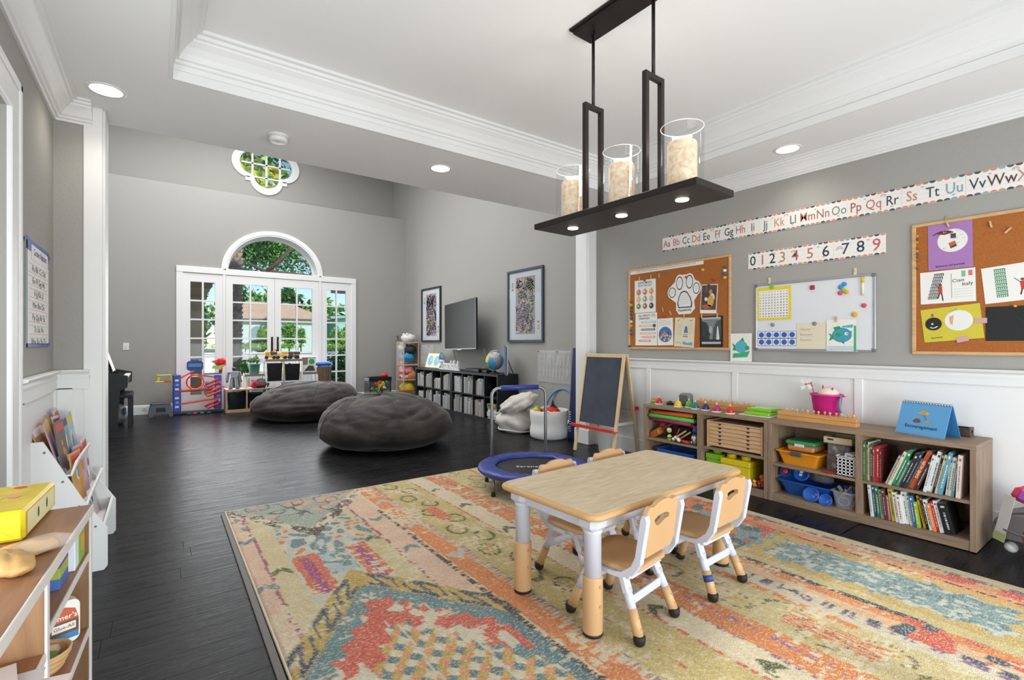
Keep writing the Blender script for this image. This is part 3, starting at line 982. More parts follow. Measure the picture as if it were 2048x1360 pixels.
# ================================================================ rug
RX0, RY1, RW_, RL_ = 0.385, 4.03, 3.055, 4.27
def vnoise(u, v, seed):
 """Smooth value noise on arrays."""
 rs = np.random.RandomState(seed)
 g = rs.rand(64, 64)
 iu, iv = np.floor(u).astype(int), np.floor(v).astype(int)
 fu, fv = u - iu, v - iv
 fu, fv = fu * fu * (3 - 2 * fu), fv * fv * (3 - 2 * fv)
 a, b2 = g[iu % 64, iv % 64], g[(iu + 1) % 64, iv % 64]
 c2, d2 = g[iu % 64, (iv + 1) % 64], g[(iu + 1) % 64, (iv + 1) % 64]
 return (a * (1 - fu) + b2 * fu) * (1 - fv) + (c2 * (1 - fu) + d2 * fu) * fv
def rug_colours(A, D):
 """Faded tribal pattern; A runs across (0..3.05), D from the far edge towards the camera."""
 def c(h):
  return np.array(lin(h)[:3])
 CREAM, OLIVE, GOLD, ORANGE, PINK = c('#dccdae'), c('#c4b070'), c('#c0a050'), c('#dd7f45'), c('#dfb9a2')
 TEAL, NAVY, RED, MAG, GREY, DARK, SKY, GREEN, PALE = c('#5b8590'), c('#2e4c68'), c('#d0554b'), c('#a63a7c'), c('#93a29a'), c('#37303c'), c('#a9bfc4'), c('#4c5a3c'), c('#c9cdbf')
 ORCH = c('#8c5f8f')
 nA = A + 0.012 * (vnoise(A * 20, D * 20, 1) - 0.5)
 nD = D + 0.02 * (vnoise(A * 16 + 9, D * 16, 2) - 0.5)
 lo = vnoise(A * 3.1, D * 2.3, 3)
 mid = vnoise(A * 14, D * 11, 4)
 hi = vnoise(A * 70, D * 46, 5)
 row = vnoise(A * 8, D * 95, 6)
 C = np.zeros(A.shape + (3,)) + CREAM
 def put(mask, col):
  C[mask] = col
 def band(a0, a1, d0=-1, d1=9):
  return (nA >= a0) & (nA < a1) & (nD >= d0) & (nD < d1)
 # long stripes
 put(band(-1, 0.08), PINK); put(band(0.08, 0.2), OLIVE * 0.45 + CREAM * 0.55)
 put(band(0.2, 0.62), CREAM * 0.6 + SKY * 0.4); put(band(0.62, 0.74), OLIVE * 0.6 + CREAM * 0.4); put(band(0.74, 0.91), PINK)
 put(band(0.92, 1.06), ORANGE); put(band(1.06, 1.38), OLIVE); put(band(1.38, 1.54), CREAM)
 put(band(1.54, 1.71), ORANGE * 0.92); put(band(1.71, 2.02), OLIVE * 0.75 + CREAM * 0.25); put(band(2.02, 2.13), CREAM * 0.8 + SKY * 0.2)
 put(band(2.13, 2.2), CREAM * 0.6 + ORANGE * 0.4); put(band(2.2, 2.28), ORANGE); put(band(2.28, 2.43), OLIVE * 0.8 + CREAM * 0.2)
 put(band(2.43, 2.8), TEAL * 0.7 + SKY * 0.3); put(band(2.8, 2.93), ORANGE * 0.8 + CREAM * 0.2); put(band(2.93, 9), OLIVE * 0.5 + CREAM * 0.5)
 # floral and red patches beside the corner
 fl = np.sin(A * 44 + 7 * vnoise(A * 6, D * 6, 41)) * np.sin(D * 32 + 7 * vnoise(A * 6 + 3, D * 6, 42)) + 0.9 * (mid - 0.5)
 z = band(0.2, 0.75, 0.55, 1.12)
 put(z & (fl > 0.35), TEAL * 0.8 + NAVY * 0.2); put(z & (np.abs(fl) < 0.12), SKY)
 put(z & (fl < -0.78), ORANGE * 0.8 + RED * 0.2)
 z2 = band(0.0, 0.1, 0.08, 0.5)
 put(z2 & (fl > 0.1), TEAL)
 for a0, a1 in ((0.215, 0.345), (0.505, 0.625)):
  put(band(a0, a1, 1.1, 1.58), RED * 0.75 + ORANGE * 0.25)
  put(band(a0 + 0.035, a0 + 0.085, 1.14, 1.6), MAG)
 put(band(0.35, 0.5, 0.9, 1.42) & (fl > 0.2), TEAL); put(band(0.345, 0.5, 1.1, 1.42) & (fl <= 0.2), SKY)
 # corner triangle
 tri = (nD < nA * 1.70) & (nD < (0.92 - nA) * 1.38) & (nD < 0.70)
 edge = (nD < nA * 1.70 + 0.14) & (nD < (0.92 - nA) * 1.38 + 0.16) & ~tri & (nA < 0.93)
 put(edge, CREAM * 0.6 + PALE * 0.4)
 put(edge & (hi * 0.5 + mid * 0.6 > 0.56), DARK)
 put(tri, GREY)
 put(tri & (vnoise(A * 9, D * 9, 7) > 0.56) & (nD < 0.36), PINK * 0.75)
 put(tri & (np.abs(vnoise(A * 13, D * 13, 8) - 0.5) < 0.055) & (nD < 0.42), NAVY)
 # chevron medallion
 tip, ax = 1.41, 0.44
 dist = nD - tip - np.abs(nA - ax) * 1.42
 inside = (dist > 0.2) & (nA < 0.90)
 bandm = (dist > 0) & (dist <= 0.2) & (nA < 0.93)
 put((dist > -0.03) & bandm, GOLD)
 # S-shaped links along the band
 s = np.abs(nA - ax) * 1.75
 t = (s / 0.27) % 1.0
 q = (dist - 0.1) / 0.085
 tk_ = 0.24
 link = ((np.abs(q - 0.8) < tk_) & (t > 0.08) & (t < 0.62)) | ((np.abs(q + 0.8) < tk_) & (t > 0.38) & (t < 0.92)) | ((np.abs(q - (t - 0.5) * 5.8) < 0.42) & (np.abs(q) < 0.85)) | ((np.abs(t - 0.11) < 0.04) & (q > -0.5) & (q < 0.9)) | ((np.abs(t - 0.89) < 0.04) & (q < 0.5) & (q > -0.9))
 link &= bandm & (s > 0.05)
 put(link, NAVY)
 put(inside, TEAL)
 # stepped red field, then the diamond lattice
 st = np.floor(np.abs(nA - ax) / 0.06)
 red = inside & (nD > 1.80 + st * 0.085) & (nD < 2.22 + st * 0.05)
 put(red, RED)
 put(red & (vnoise(A * 22, D * 13, 31) > 0.60), CREAM * 0.6 + PALE * 0.4)
 u, v = (nA - ax) / 0.052, nD / 0.062
 lat = inside & (nD > 2.05 + st * 0.10)
 dia = (np.floor(u + v) + 2 * np.floor(u - v)) % 4
 cols = [TEAL * 0.8 + NAVY * 0.2, GOLD, CREAM, ORANGE * 0.8 + CREAM * 0.2]
 for i in range(4):
  put(lat & (dia == i), cols[i])
 put(lat & (np.abs(((nA - ax + 0.11) % 0.22) - 0.11) < 0.005), PALE)
 put(inside & (nA > 0.83), TEAL * 0.75 + NAVY * 0.25)
 put(band(0.885, 0.915, 0.6, 9) & (row > 0.35), DARK)
 # thin dividing lines
 for a0, w, col, th in ((0.083, 0.008, MAG, 0.2), (0.74, 0.009, MAG, 0.3), (1.064, 0.012, ORCH, 0.45), (1.385, 0.008, RED, 0.4), (1.535, 0.008, ORCH, 0.5), (1.645, 0.012, ORCH, 0.4), (2.115, 0.02, NAVY, 0.42), (2.085, 0.014, ORCH, 0.5), (2.97, 0.02, ORCH, 0.45), (1.20, 0.006, RED, 0.6)):
  put((np.abs(nA - a0) < w) & (row > th) & ~inside & ~bandm & ~tri, col)
 # ladder ticks by the orange stripe
 put((np.abs(nA - 1.05) < 0.022) & ((D * 40) % 1 < 0.45) & (D > 0.5), PALE)
 # chevron birds
 for a0, d0, sgn, col in ((0.04, 0.72, -1, TEAL), (0.04, 1.35, 1, TEAL), (0.14, 1.2, 1, GREEN), (0.68, 1.05, 1, GREEN), (0.82, 0.8, -1, TEAL), (0.82, 1.32, 1, TEAL), (0.99, 0.42, 1, SKY), (0.99, 1.0, 1, SKY), (0.99, 1.62, -1, SKY), (1.46, 0.4, 1, GREEN), (1.46, 0.85, 1, GREEN), (1.46, 1.42, 1, GREEN), (1.44, 2.6, 1, GREEN), (1.62, 0.5, -1, CREAM), (1.46, 3.1, 1, GREEN)):
  t = np.abs(nA - a0)
  put((t < 0.05) & (np.abs(nD - d0 - sgn * t * 1.1) < 0.028) & ~inside & ~bandm, col)
 # gold ring chain in the olive stripe
 for k in range(22):
  d0 = 0.12 + k * 0.19
  a0 = 1.22 + (0.05 if k % 2 else -0.04)
  r = np.hypot((nA - a0) / 0.055, (nD - d0) / 0.075)
  put((np.abs(r - 1) < 0.16) & (D < 2.4), GREEN * 0.7 + DARK * 0.3); put((r < 0.8) & (mid > 0.5) & (D < 2.6), GOLD)
  a1 = 1.86 + (0.05 if k % 2 else -0.05)
  r = np.hypot((nA - a1) / 0.06, (nD - d0) / 0.085)
  put((np.abs(r - 1) < 0.15) & (hi > 0.38), GREEN * 0.5 + DARK * 0.3 + OLIVE * 0.2); put((r < 0.5) & (mid > 0.45), GOLD)
 put(band(1.16, 1.27, 0.78, 1.06) & (np.abs(nA - 1.22) < 0.045), RED * 0.6 + ORANGE * 0.4)
 put(band(1.80, 1.93, 3.0, 3.36) & ((nA * 60) % 1 < 0.55), RED * 0.7 + ORANGE * 0.3)
 put(band(1.99, 2.03) & (vnoise(A * 5, D * 6, 12) > 0.5), ORANGE)
 # blue medallion with scalloped gold rim, between d 2.55 and 3.7
 e = np.abs(D - 3.1) / 0.62
 put(band(2.28, 2.85) & (e > 1.0) & (e < 1.5) & (vnoise(A * 17, D * 17, 21) > 0.55), NAVY * 0.7 + TEAL * 0.3)
 put(band(2.28, 2.85) & (e > 1.0) & (e < 1.5) & (vnoise(A * 19 + 5, D * 15, 22) > 0.64), RED)
 sc = 0.04 * np.abs(np.sin(D * 22))
 rim = (nA > 2.36 - 0) & (nA < 2.80) & (e < 1.0 - 0.1 * np.abs(np.sin(A * 24)))
 inner = (nA > 2.40 + sc) & (nA < 2.76 - sc) & (e < 0.88 - 0.1 * np.abs(np.sin(A * 24)))
 put(rim, GOLD * 0.9 + CREAM * 0.1); put(inner, TEAL * 0.75 + SKY * 0.25)
 put(inner & (vnoise(A * 45, D * 30, 51) > 0.62), SKY * 0.6 + CREAM * 0.4)
 put(inner & (vnoise(A * 38, D * 52, 52) < 0.3), TEAL * 0.8 + NAVY * 0.2)
 put(band(2.262, 2.298, 2.5, 3.4), DARK * 0.6 + NAVY * 0.4); put(band(2.82, 2.84, 2.5, 3.6) & (row > 0.4), DARK)
 put(band(2.86, 2.96, 3.25, 9) & (mid > 0.4), RED)
 zz = band(2.1, 2.28, 3.3, 9)
 put(zz & (vnoise(A * 15, D * 15, 23) > 0.5), RED); put(zz & (vnoise(A * 16 + 4, D * 15, 24) > 0.62), NAVY)
 zz = band(2.25, 3.0, 1.6, 2.35)
 put(zz & (vnoise(A * 15, D * 13, 25) > 0.60), NAVY * 0.6 + TEAL * 0.4); put(zz & (vnoise(A * 15 + 7, D * 13, 26) > 0.64), ORANGE)
 put(zz & (vnoise(A * 18 + 3, D * 18, 27) > 0.68), RED)
 # wear: yarn shows through pale, rows and speckle
 wear = 0.42 * hi + 0.33 * row + 0.30 * mid + 0.35 * (lo - 0.5)
 keep = inside | tri | bandm
 put((wear > 0.69) & ~keep, CREAM * 0.97)
 put((wear > 0.78) & keep & ~link, CREAM * 0.9)
 C *= (0.86 + 0.28 * np.random.RandomState(9).rand(*A.shape))[..., None]
 C *= (0.92 + 0.16 * mid)[..., None]
 g = C.mean(axis=2, keepdims=True)
 C = (g + (C - g) * 0.97) * 0.92
 C = C * 0.93 + CREAM * 0.07
 return np.clip(C, 0, 1)
nx, ny = 330, 460
us = np.linspace(0, RW_, nx + 1)
vs_ = np.linspace(0, RL_, ny + 1)
A, D = np.meshgrid(us, vs_)
co = np.zeros((ny + 1, nx + 1, 3))
co[..., 0] = A
co[..., 1] = -D
co[..., 2] = 0.014 + 0.0012 * np.random.RandomState(3).rand(ny + 1, nx + 1)
# the outer ring turns down to the floor
co[0, :, 2] = co[-1, :, 2] = 0.001
co[:, 0, 2] = co[:, -1, 2] = 0.001
me = bpy.data.meshes.new('rug')
nv = (nx + 1) * (ny + 1)
me.vertices.add(nv)
me.vertices.foreach_set('co', co.reshape(-1))
ii, jj = np.meshgrid(np.arange(nx), np.arange(ny))
k0 = (jj * (nx + 1) + ii).reshape(-1)
quad = np.stack([k0, k0 + nx + 1, k0 + nx + 2, k0 + 1], 1).reshape(-1)
me.loops.add(len(quad))
me.loops.foreach_set('vertex_index', quad)
me.polygons.add(nx * ny)
me.polygons.foreach_set('loop_start', np.arange(nx * ny) * 4)
me.polygons.foreach_set('use_smooth', np.ones(nx * ny, bool))
me.update(calc_edges=True)
at_ = me.color_attributes.new('weave', 'FLOAT_COLOR', 'POINT')
rgba = np.ones((nv, 4))
rgba[:, :3] = rug_colours(A, D).reshape(-1, 3)
at_.data.foreach_set('color', rgba.reshape(-1))
m, nt, b_ = _mk('rug_weave')
L = nt.links
va = nt.nodes.new('ShaderNodeVertexColor'); va.layer_name = 'weave'
tc = nt.nodes.new('ShaderNodeTexCoord')
n1 = nt.nodes.new('ShaderNodeTexNoise'); n1.inputs['Scale'].default_value = 260; n1.inputs['Detail'].default_value = 3
L.new(tc.outputs['Object'], n1.inputs['Vector'])
mr = nt.nodes.new('ShaderNodeMapRange'); mr.inputs[1].default_value = 0.3; mr.inputs[2].default_value = 0.7; mr.inputs[3].default_value = 0.62; mr.inputs[4].default_value = 1.2
L.new(n1.outputs[0], mr.inputs[0])
mx = nt.nodes.new('ShaderNodeVectorMath'); mx.operation = 'SCALE'
mpw = nt.nodes.new('ShaderNodeMapping'); mpw.inputs['Scale'].default_value = (1, 2.2, 1)
L.new(tc.outputs['Object'], mpw.inputs[0])
nw_ = nt.nodes.new('ShaderNodeTexNoise'); nw_.inputs['Scale'].default_value = 60; nw_.inputs['Detail'].default_value = 6; nw_.inputs['Roughness'].default_value = 0.75
L.new(mpw.outputs[0], nw_.inputs['Vector'])
rw_ = nt.nodes.new('ShaderNodeMapRange'); rw_.inputs[1].default_value = 0.50; rw_.inputs[2].default_value = 0.62; rw_.inputs[3].default_value = 0.0; rw_.inputs[4].default_value = 0.85
L.new(nw_.outputs[0], rw_.inputs[0])
mw = nt.nodes.new('ShaderNodeMix'); mw.data_type = 'RGBA'
L.new(rw_.outputs[0], mw.inputs[0]); L.new(va.outputs[0], mw.inputs[6]); mw.inputs[7].default_value = lin('#cfc2a6')
L.new(mw.outputs[2], mx.inputs[0]); L.new(mr.outputs[0], mx.inputs['Scale'])
L.new(mx.outputs[0], b_.inputs['Base Color'])
b_.inputs['Roughness'].default_value = 0.95
b_.inputs['Specular IOR Level'].default_value = 0.1
bp = nt.nodes.new('ShaderNodeBump'); bp.inputs['Strength'].default_value = 0.6; bp.inputs['Distance'].default_value = 0.004
L.new(n1.outputs[0], bp.inputs['Height']); L.new(bp.outputs[0], b_.inputs['Normal'])
MATS['rug_weave'] = m
me.materials.append(m)
rug = link('area_rug', me, None, (RX0, RY1, 0.002), 0)
tag(rug, 'large faded tribal area rug with orange, teal and gold stripes under the table', 'rug')
part('bound_edge', B().box(-0.006, -RL_, 0.0, 0.004, 0.0, 0.013, '#cdbfa6', 0.003).box(RW_ - 0.004, -RL_, 0, RW_ + 0.006, 0, 0.013, '#cdbfa6', 0.003).box(-0.006, -0.004, 0, RW_ + 0.006, 0.006, 0.013, '#cdbfa6', 0.003), rug, label='pale stitched binding')
solo('rug_pad', B().box(0, -RL_, 0, 0.03, -0.02, 0.008, '#5a524c', 0.002), 'grey felt pad peeping out along the long edge of the rug', 'rug pad', (RX0 - 0.03, RY1, 0.0005), -0.005)
# ================================================================ children's table
TB = thing('kids_table', "children's activity table with pale wood top and thick adjustable legs", 'table', (1.957, 1.69, 0.0178), math.radians(2.8))
tw, td = 1.20, 0.62
tp = B()
tp.prism(rrect(-tw / 2 + 0.012, -td / 2 + 0.012, tw / 2 - 0.012, td / 2 - 0.012, 0.05), 0.497, 0.5245, 'table_wood')
part('tabletop', tp, TB)
eb = B()
prof = [(0.016, 0.492), (0.0, 0.497), (-0.006, 0.508), (0.0, 0.519), (0.012, 0.5235), (0.016, 0.5235)]
ring = rrect(-tw / 2, -td / 2, tw / 2, td / 2, 0.055, 6)
n = len(ring)
vs = []
for d, z in prof:
 for i in range(n):
  p0, p1, p2 = Vector(ring[i - 1]), Vector(ring[i]), Vector(ring[(i + 1) % n])
  t = (p2 - p0).normalized()
  nn = Vector((-t.y, t.x))
  q = p1 + nn * d
  vs.append((q.x, q.y, z))
eb.add(vs, [(k * n + (i + 1) % n, k * n + i, (k + 1) * n + i, (k + 1) * n + (i + 1) % n) for k in range(len(prof) - 1) for i in range(n)], 'maple_edge', True)
part('edge_band', eb, TB, label='rounded honey coloured edge')
ap = B()
for sy in (-1, 1):
 ap.box(-tw / 2 + 0.09, sy * (td / 2 - 0.07) - 0.012, 0.435, tw / 2 - 0.09, sy * (td / 2 - 0.07) + 0.012, 0.495, 'lavender_plastic', 0.004)
for sx in (-1, 1):
 ap.box(sx * (tw / 2 - 0.07) - 0.012, -td / 2 + 0.09, 0.435, sx * (tw / 2 - 0.07) + 0.012, td / 2 - 0.09, 0.495, 'lavender_plastic', 0.004)
part('apron', ap, TB, label='pale lavender plastic apron')
for sx in (-1, 1):
 for sy in (-1, 1):
  lx, ly = sx * (tw / 2 - 0.085), sy * (td / 2 - 0.085)
  lb = B()
  lb.lathe([(0.036, 0.24), (0.036, 0.42), (0.040, 0.425), (0.040, 0.435)], 'lavender_plastic', 20, (lx, ly, 0))
  lb.box(lx - 0.05, ly - 0.05, 0.432, lx + 0.05, ly + 0.05, 0.496, 'lavender_plastic', 0.02)
  lo = part('leg', lb, TB)
  part('leg_sleeve', B().lathe([(0.041, 0.008), (0.042, 0.02), (0.042, 0.238), (0.040, 0.245), (0.036, 0.245)], 'maple_plastic', 20, (lx, ly, 0)), lo, label='honey coloured adjustable leg sleeve')
  part('foot', B().lathe([(0.038, 0.0), (0.0425, 0.004), (0.0425, 0.014), (0.038, 0.016)], 'rubber', 20, (lx, ly, 0)), lo, label='black rubber foot ring')
  for z in (0.13, 0.21):
   part('peg_button', B().lathe([(0.0, 0.002), (0.003, 0.002), (0.0035, 0.003), (0.006, 0.003), (0.007, 0)], '#c09662', 10, T=Matrix.Translation((lx, ly - 0.0415, z)) @ Matrix.Rotation(PI / 2, 4, 'X')), lo)
def chair_parts(root):
 st = B()
 o = rrect(-0.15, -0.15, 0.15, 0.145, 0.06, 6)
 n = len(o)
 vs, fs = [], []
 rows = [(0.94, 0.262), (1.0, 0.268), (1.0, 0.278), (0.93, 0.285), (0.6, 0.280), (0.25, 0.276)]
 for k, z in rows:
  vs += [(p[0] * k, p[1] * k, z) for p in o]
 for j in range(len(rows) - 1):
  fs += [(j * n + i, j * n + (i + 1) % n, (j + 1) * n + (i + 1) % n, (j + 1) * n + i) for i in range(n)]
 fs += [tuple(reversed(range(n))), tuple((len(rows) - 1) * n + i for i in range(n))]
 st.add(vs, fs, 'maple_plastic', True)
 part('seat', st, root)
 # back panel: wavy top, hand hole with a scalloped lower edge
 top = []
 for i in range(25):
  x = 0.135 - 0.27 * i / 24
  t = abs(x) / 0.135
  top.append((x, 0.540 + 0.018 * math.exp(-(x / 0.062) ** 4) + 0.007 * math.exp(-((abs(x) - 0.105) / 0.02) ** 2) - 0.022 * max(0, t - 0.86) / 0.14))
 outer = [(-0.12, 0.345), (-0.10, 0.332), (0.10, 0.332), (0.12, 0.345), (0.138, 0.38), (0.142, 0.50)] + top + [(-0.142, 0.50), (-0.138, 0.38)]
 hole = [(0.062 * math.cos(a), 0.478 + 0.020 * math.sin(a) - (0.008 * math.cos(3 * a) if math.sin(a) < 0 else 0)) for a in [2 * PI * k / 20 for k in range(20)]]
 k = min(range(len(outer)), key=lambda i: (outer[i][0] - 0.06) ** 2 + (outer[i][1] - 0.545) ** 2)
 hh = hole[3:] + hole[:3]
 hh = [hh[0]] + hh[1:][::-1]
 poly = outer[:k + 1] + hh + [hh[0]] + outer[k:]
 bk = B()
 T = Matrix.Translation((0, -0.166, 0.34)) @ Matrix.Rotation(math.radians(7), 4, 'X') @ Matrix.Translation((0, 0, -0.34)) @ Matrix.Rotation(PI / 2, 4, 'X')
 bk.prism(poly, -0.009, 0.009, 'maple_plastic', T)
 part('backrest', bk, root)
 up = B()
 pr = [(0.03, 0.245), (-0.09, 0.245), (-0.15, 0.272), (-0.184, 0.325), (-0.214, 0.50), (-0.208, 0.522), (-0.194, 0.522), (-0.187, 0.505), (-0.163, 0.35), (-0.144, 0.308), (-0.10, 0.272), (-0.06, 0.262), (0.03, 0.262)]
 for sx in (-1, 1):
  ub = B()
  T = Matrix(((0, 0, 1, sx * 0.147), (1, 0, 0, 0), (0, 1, 0, 0), (0, 0, 0, 1)))
  ub.prism(pr, -0.013, 0.013, 'lavender_plastic', T)
  ub.prism([(a * 0.985 - 0.002, c * 0.99 + 0.004) for a, c in pr], -0.016, 0.010, 'lavender_plastic', T)
  for z in (0.36, 0.42, 0.48):
   yy = -0.182 - (z - 0.36) * 0.17
   ub.box(sx * 0.147 - 0.0165, yy - 0.006, z - 0.002, sx * 0.147 + 0.0165, yy + 0.006, z + 0.002, 'lavender_plastic')
  part('back_upright', ub, root)
 fr = B()
 for sx in (-1, 1):
  fr.box(sx * 0.12 - 0.012, -0.12, 0.235, sx * 0.12 + 0.012, 0.12, 0.264, 'lavender_plastic', 0.004)
 for sy in (-1, 1):
  fr.box(-0.12, sy * 0.115 - 0.01, 0.235, 0.12, sy * 0.115 + 0.01, 0.264, 'lavender_plastic', 0.004)
 part('seat_frame', fr, root)
 for sx in (-1, 1):
  for sy in (-1, 1):
   lb = B()
   p0, p1 = Vector((sx * 0.118, sy * 0.075, 0.255)), Vector((sx * 0.134, sy * 0.132, 0.125))
   p2 = Vector((sx * 0.146, sy * 0.172, 0.022))
   lb.bar(p0, p0.lerp(p1, 0.6), 0.042, 0.03, 'lavender_plastic', 0.006, up=(0, 1, 0))
   lb.cyl(p0.lerp(p1, 0.45), p1.lerp(p2, 0.05), 0.0185, 'lavender_plastic', n=12)
   lo = part('leg', lb, root)
   part('leg_sleeve', B().cyl(p1, p2, 0.0205, 'maple_plastic', 0.0215, 14), lo, label='honey coloured leg sleeve')
   part('foot', B().lathe([(0.0, -0.022), (0.016, -0.021), (0.0225, -0.014), (0.025, 0.0), (0.0245, 0.014), (0.021, 0.018)], 'rubber', 14, tuple(p2)), lo, label='dark rubber foot')
   if sy < 0:
    for t in (0.25, 0.6):
     q = p1.lerp(p2, t) + Vector((0, sy * 0.0212, 0))
     part('peg_button', B().cyl(q, q + Vector((0, sy * 0.002, 0)), 0.004, '#c09662', n=8), lo)
 for sy in (-1, 1):
  part('stretcher', B().box(-0.118, sy * 0.118 - 0.006, 0.128, 0.118, sy * 0.118 + 0.006, 0.165, 'lavender_plastic', 0.003), root)
ch = thing('kids_chair', 'child chair on the near side of the table, plain legs without tape', 'chair', (1.667, 1.47, 0.0178), math.radians(9), "chairs around the children's table")
chair_parts(ch)
ch2 = dup(ch, (2.225, 1.475, 0.0178), math.radians(4), 'child chair on the near side of the table with blue tape round one leg')
leg0 = [c for c in ch2.children if c.name.startswith('leg')][0]
p1, p2 = Vector((-0.134, -0.132, 0.125)), Vector((-0.146, -0.172, 0.022))
part('tape_band', B().cyl(p1.lerp(p2, 0.16), p1.lerp(p2, 0.42), 0.0225, '#2d4a86', n=14), leg0, label='strip of blue tape wound round the leg')
dup(ch, (1.80, 1.862, 0.0178), math.radians(184), 'child chair tucked under the far side of the table, nearer the trampoline')
dup(ch, (2.235, 1.885, 0.0178), math.radians(183), 'child chair tucked under the far side of the table, nearer the easel')
# ================================================================ trampoline
solid('blue_vinyl', '#2e3f8c', 0.42, var=0.1, vs=9, bump=0.3, bs=25)
solid('mat_black', '#232224', 0.75)
tcx, tcy, tz, tr = 2.55, 3.22, 0.20, 0.46
tm = thing('mini_trampoline', 'round mini trampoline with blue padded rim and a tall hand rail', 'trampoline', (tcx, tcy, 0.0), 0)
pb = B()
nn_ = 60
prof = [(0.315, -0.012), (0.32, 0.004), (0.345, 0.012), (0.43, 0.012), (0.462, 0.0), (0.468, -0.022), (0.455, -0.035), (0.32, -0.02)]
vs = []
for i in range(nn_):
 a = 2 * PI * i / nn_
 w_ = 0.004 * math.sin(i * 2.4) + 0.003 * math.sin(i * 5.1)
 for r, z in prof:
  vs.append(((r + w_ * (r < 0.33)) * math.cos(a), (r + w_ * (r < 0.33)) * math.sin(a), tz + z + (w_ if z > 0 else 0)))
kp = len(prof)
pb.add(vs, [(i * kp + j, ((i + 1) % nn_) * kp + j, ((i + 1) % nn_) * kp + (j + 1) % kp, i * kp + (j + 1) % kp) for i in range(nn_) for j in range(kp)], 'blue_vinyl', True)
part('rim_pad', pb, tm, label='blue padded vinyl rim')
mt = part('jump_mat', B().lathe([(0.0, -0.018), (0.34, -0.016), (0.34, -0.02), (0.0, -0.022)], 'mat_black', 48, (0, 0, tz)), tm, label='black woven jump mat')
tx = B(Matrix.Translation((0.02, -0.02, tz - 0.0165)) @ Matrix.Rotation(math.radians(-36), 4, 'Z'))
tx.text('SereneLife', -0.03, 0, 0.068, '#e4e4e4', 0.001, 'CENTER', 0, 1.0, 0.01)
part('lettering', tx, mt, label='white lettering on the mat')
part('ring_frame', B().tube([(0.44 * math.cos(2 * PI * i / 40), 0.44 * math.sin(2 * PI * i / 40), tz - 0.032) for i in range(40)], 0.013, 'steel_grey', 8, True), tm)
for k in range(6):
 a = math.radians(4 + 60 * k)
 lx, ly = 0.425 * math.cos(a), 0.425 * math.sin(a)
 lo = part('leg', B().cyl((lx, ly, 0.02), (lx, ly, tz - 0.03), 0.0125, 'steel_grey', n=12), tm)
 part('foot', B().lathe([(0.017, 0.0), (0.018, 0.004), (0.0155, 0.034), (0.0125, 0.036)], 'rubber', 12, (lx, ly, 0.0178 if (tcy + ly < 4.03 and tcx + lx < 3.44) else 0.001)), lo)
hc = Vector((2.66 - tcx, 3.574 - tcy, 0))
hd = Vector((0.956, -0.292, 0))
hl, hr = hc - hd * 0.255, hc + hd * 0.265
zt_ = 0.815
pts = [hl + Vector((0, 0, 0.1))] + [hl + Vector((0, 0, z)) for z in (0.4, zt_ - 0.07)]
for t in (0.25, 0.5, 0.75, 1.0):
 a = t * PI / 2
 pts.append(hl + hd * (0.07 * (1 - math.cos(a))) + Vector((0, 0, zt_ - 0.07 + 0.07 * math.sin(a))))
for t in (0.0, 0.25, 0.5, 0.75, 1.0):
 a = t * PI / 2
 pts.append(hr - hd * (0.07 * (1 - math.sin(a))) + Vector((0, 0, zt_ - 0.07 + 0.07 * math.cos(a))))
pts += [hr + Vector((0, 0, z)) for z in (0.4, 0.1)]
part('hand_rail', B().tube(pts, 0.0145, 'steel_grey', 12), tm, label='grey steel hand rail')
part('rail_grip', B().tube([hl + hd * 0.085 + Vector((0, 0, zt_)), hc + Vector((0, 0, zt_ + 0.002)), hr - hd * 0.075 + Vector((0, 0, zt_))], 0.023, 'blue_vinyl', 12), tm, label='blue foam grip')
# ================================================================ easel
ez = thing('chalkboard_easel', 'wooden A-frame easel with a dark chalkboard and red trays', 'easel', (4.04, 3.80, 0.0), 0)
wood('easel_wood', '#cfb084', '#e0c8a0', 0.5, 4, (10, 10, 1.5))
solid('chalkboard', '#3a404c', 0.8, var=0.22, vs=5)
hy = 0.285
def lpt(side, y, z):   # a point on the front (-1) or rear (+1) frame
 return Vector((side * (0.022 + (1.09 - z) * 0.165), y, z))
for sd, nm in ((-1, 'front'), (1, 'rear')):
 for yy in (-hy, hy):
  part('leg', B().bar(lpt(sd, yy, 0.002), lpt(sd, yy, 1.10), 0.036, 0.024, 'easel_wood', 0.003, up=(1, 0, 0)), ez)
part('top_rail', B().bar(lpt(-1, -hy, 1.082) , lpt(-1, hy, 1.082), 0.022, 0.04, 'easel_wood', 0.003), ez)
part('top_rail', B().bar(lpt(1, -hy, 1.082), lpt(1, hy, 1.082), 0.022, 0.04, 'easel_wood', 0.003), ez)
cb = B()
a, b2, c2, d2 = lpt(-1, -hy + 0.016, 0.33), lpt(-1, hy - 0.016, 0.33), lpt(-1, hy - 0.016, 1.062), lpt(-1, -hy + 0.016, 1.062)
o = Vector((0.006, 0, 0))
cb.add([a, b2, c2, d2, a + o, b2 + o, c2 + o, d2 + o], [(3, 2, 1, 0), (4, 5, 6, 7), (0, 1, 5, 4), (1, 2, 6, 5), (2, 3, 7, 6), (3, 0, 4, 7)], 'chalkboard')
part('chalkboard', cb, ez, label='dusty dark slate panel')
wbp = B()
a, b2, c2, d2 = lpt(1, -hy + 0.016, 0.40), lpt(1, hy - 0.016, 0.40), lpt(1, hy - 0.016, 1.062), lpt(1, -hy + 0.016, 1.062)
wbp.add([a, b2, c2, d2, a + o, b2 + o, c2 + o, d2 + o], [(3, 2, 1, 0), (4, 5, 6, 7), (0, 1, 5, 4), (1, 2, 6, 5), (2, 3, 7, 6), (3, 0, 4, 7)], '#b9b4ab')
part('white_panel', wbp, ez, label='pale panel on the rear frame')
solid('red_paint', '#d23a2b', 0.4)
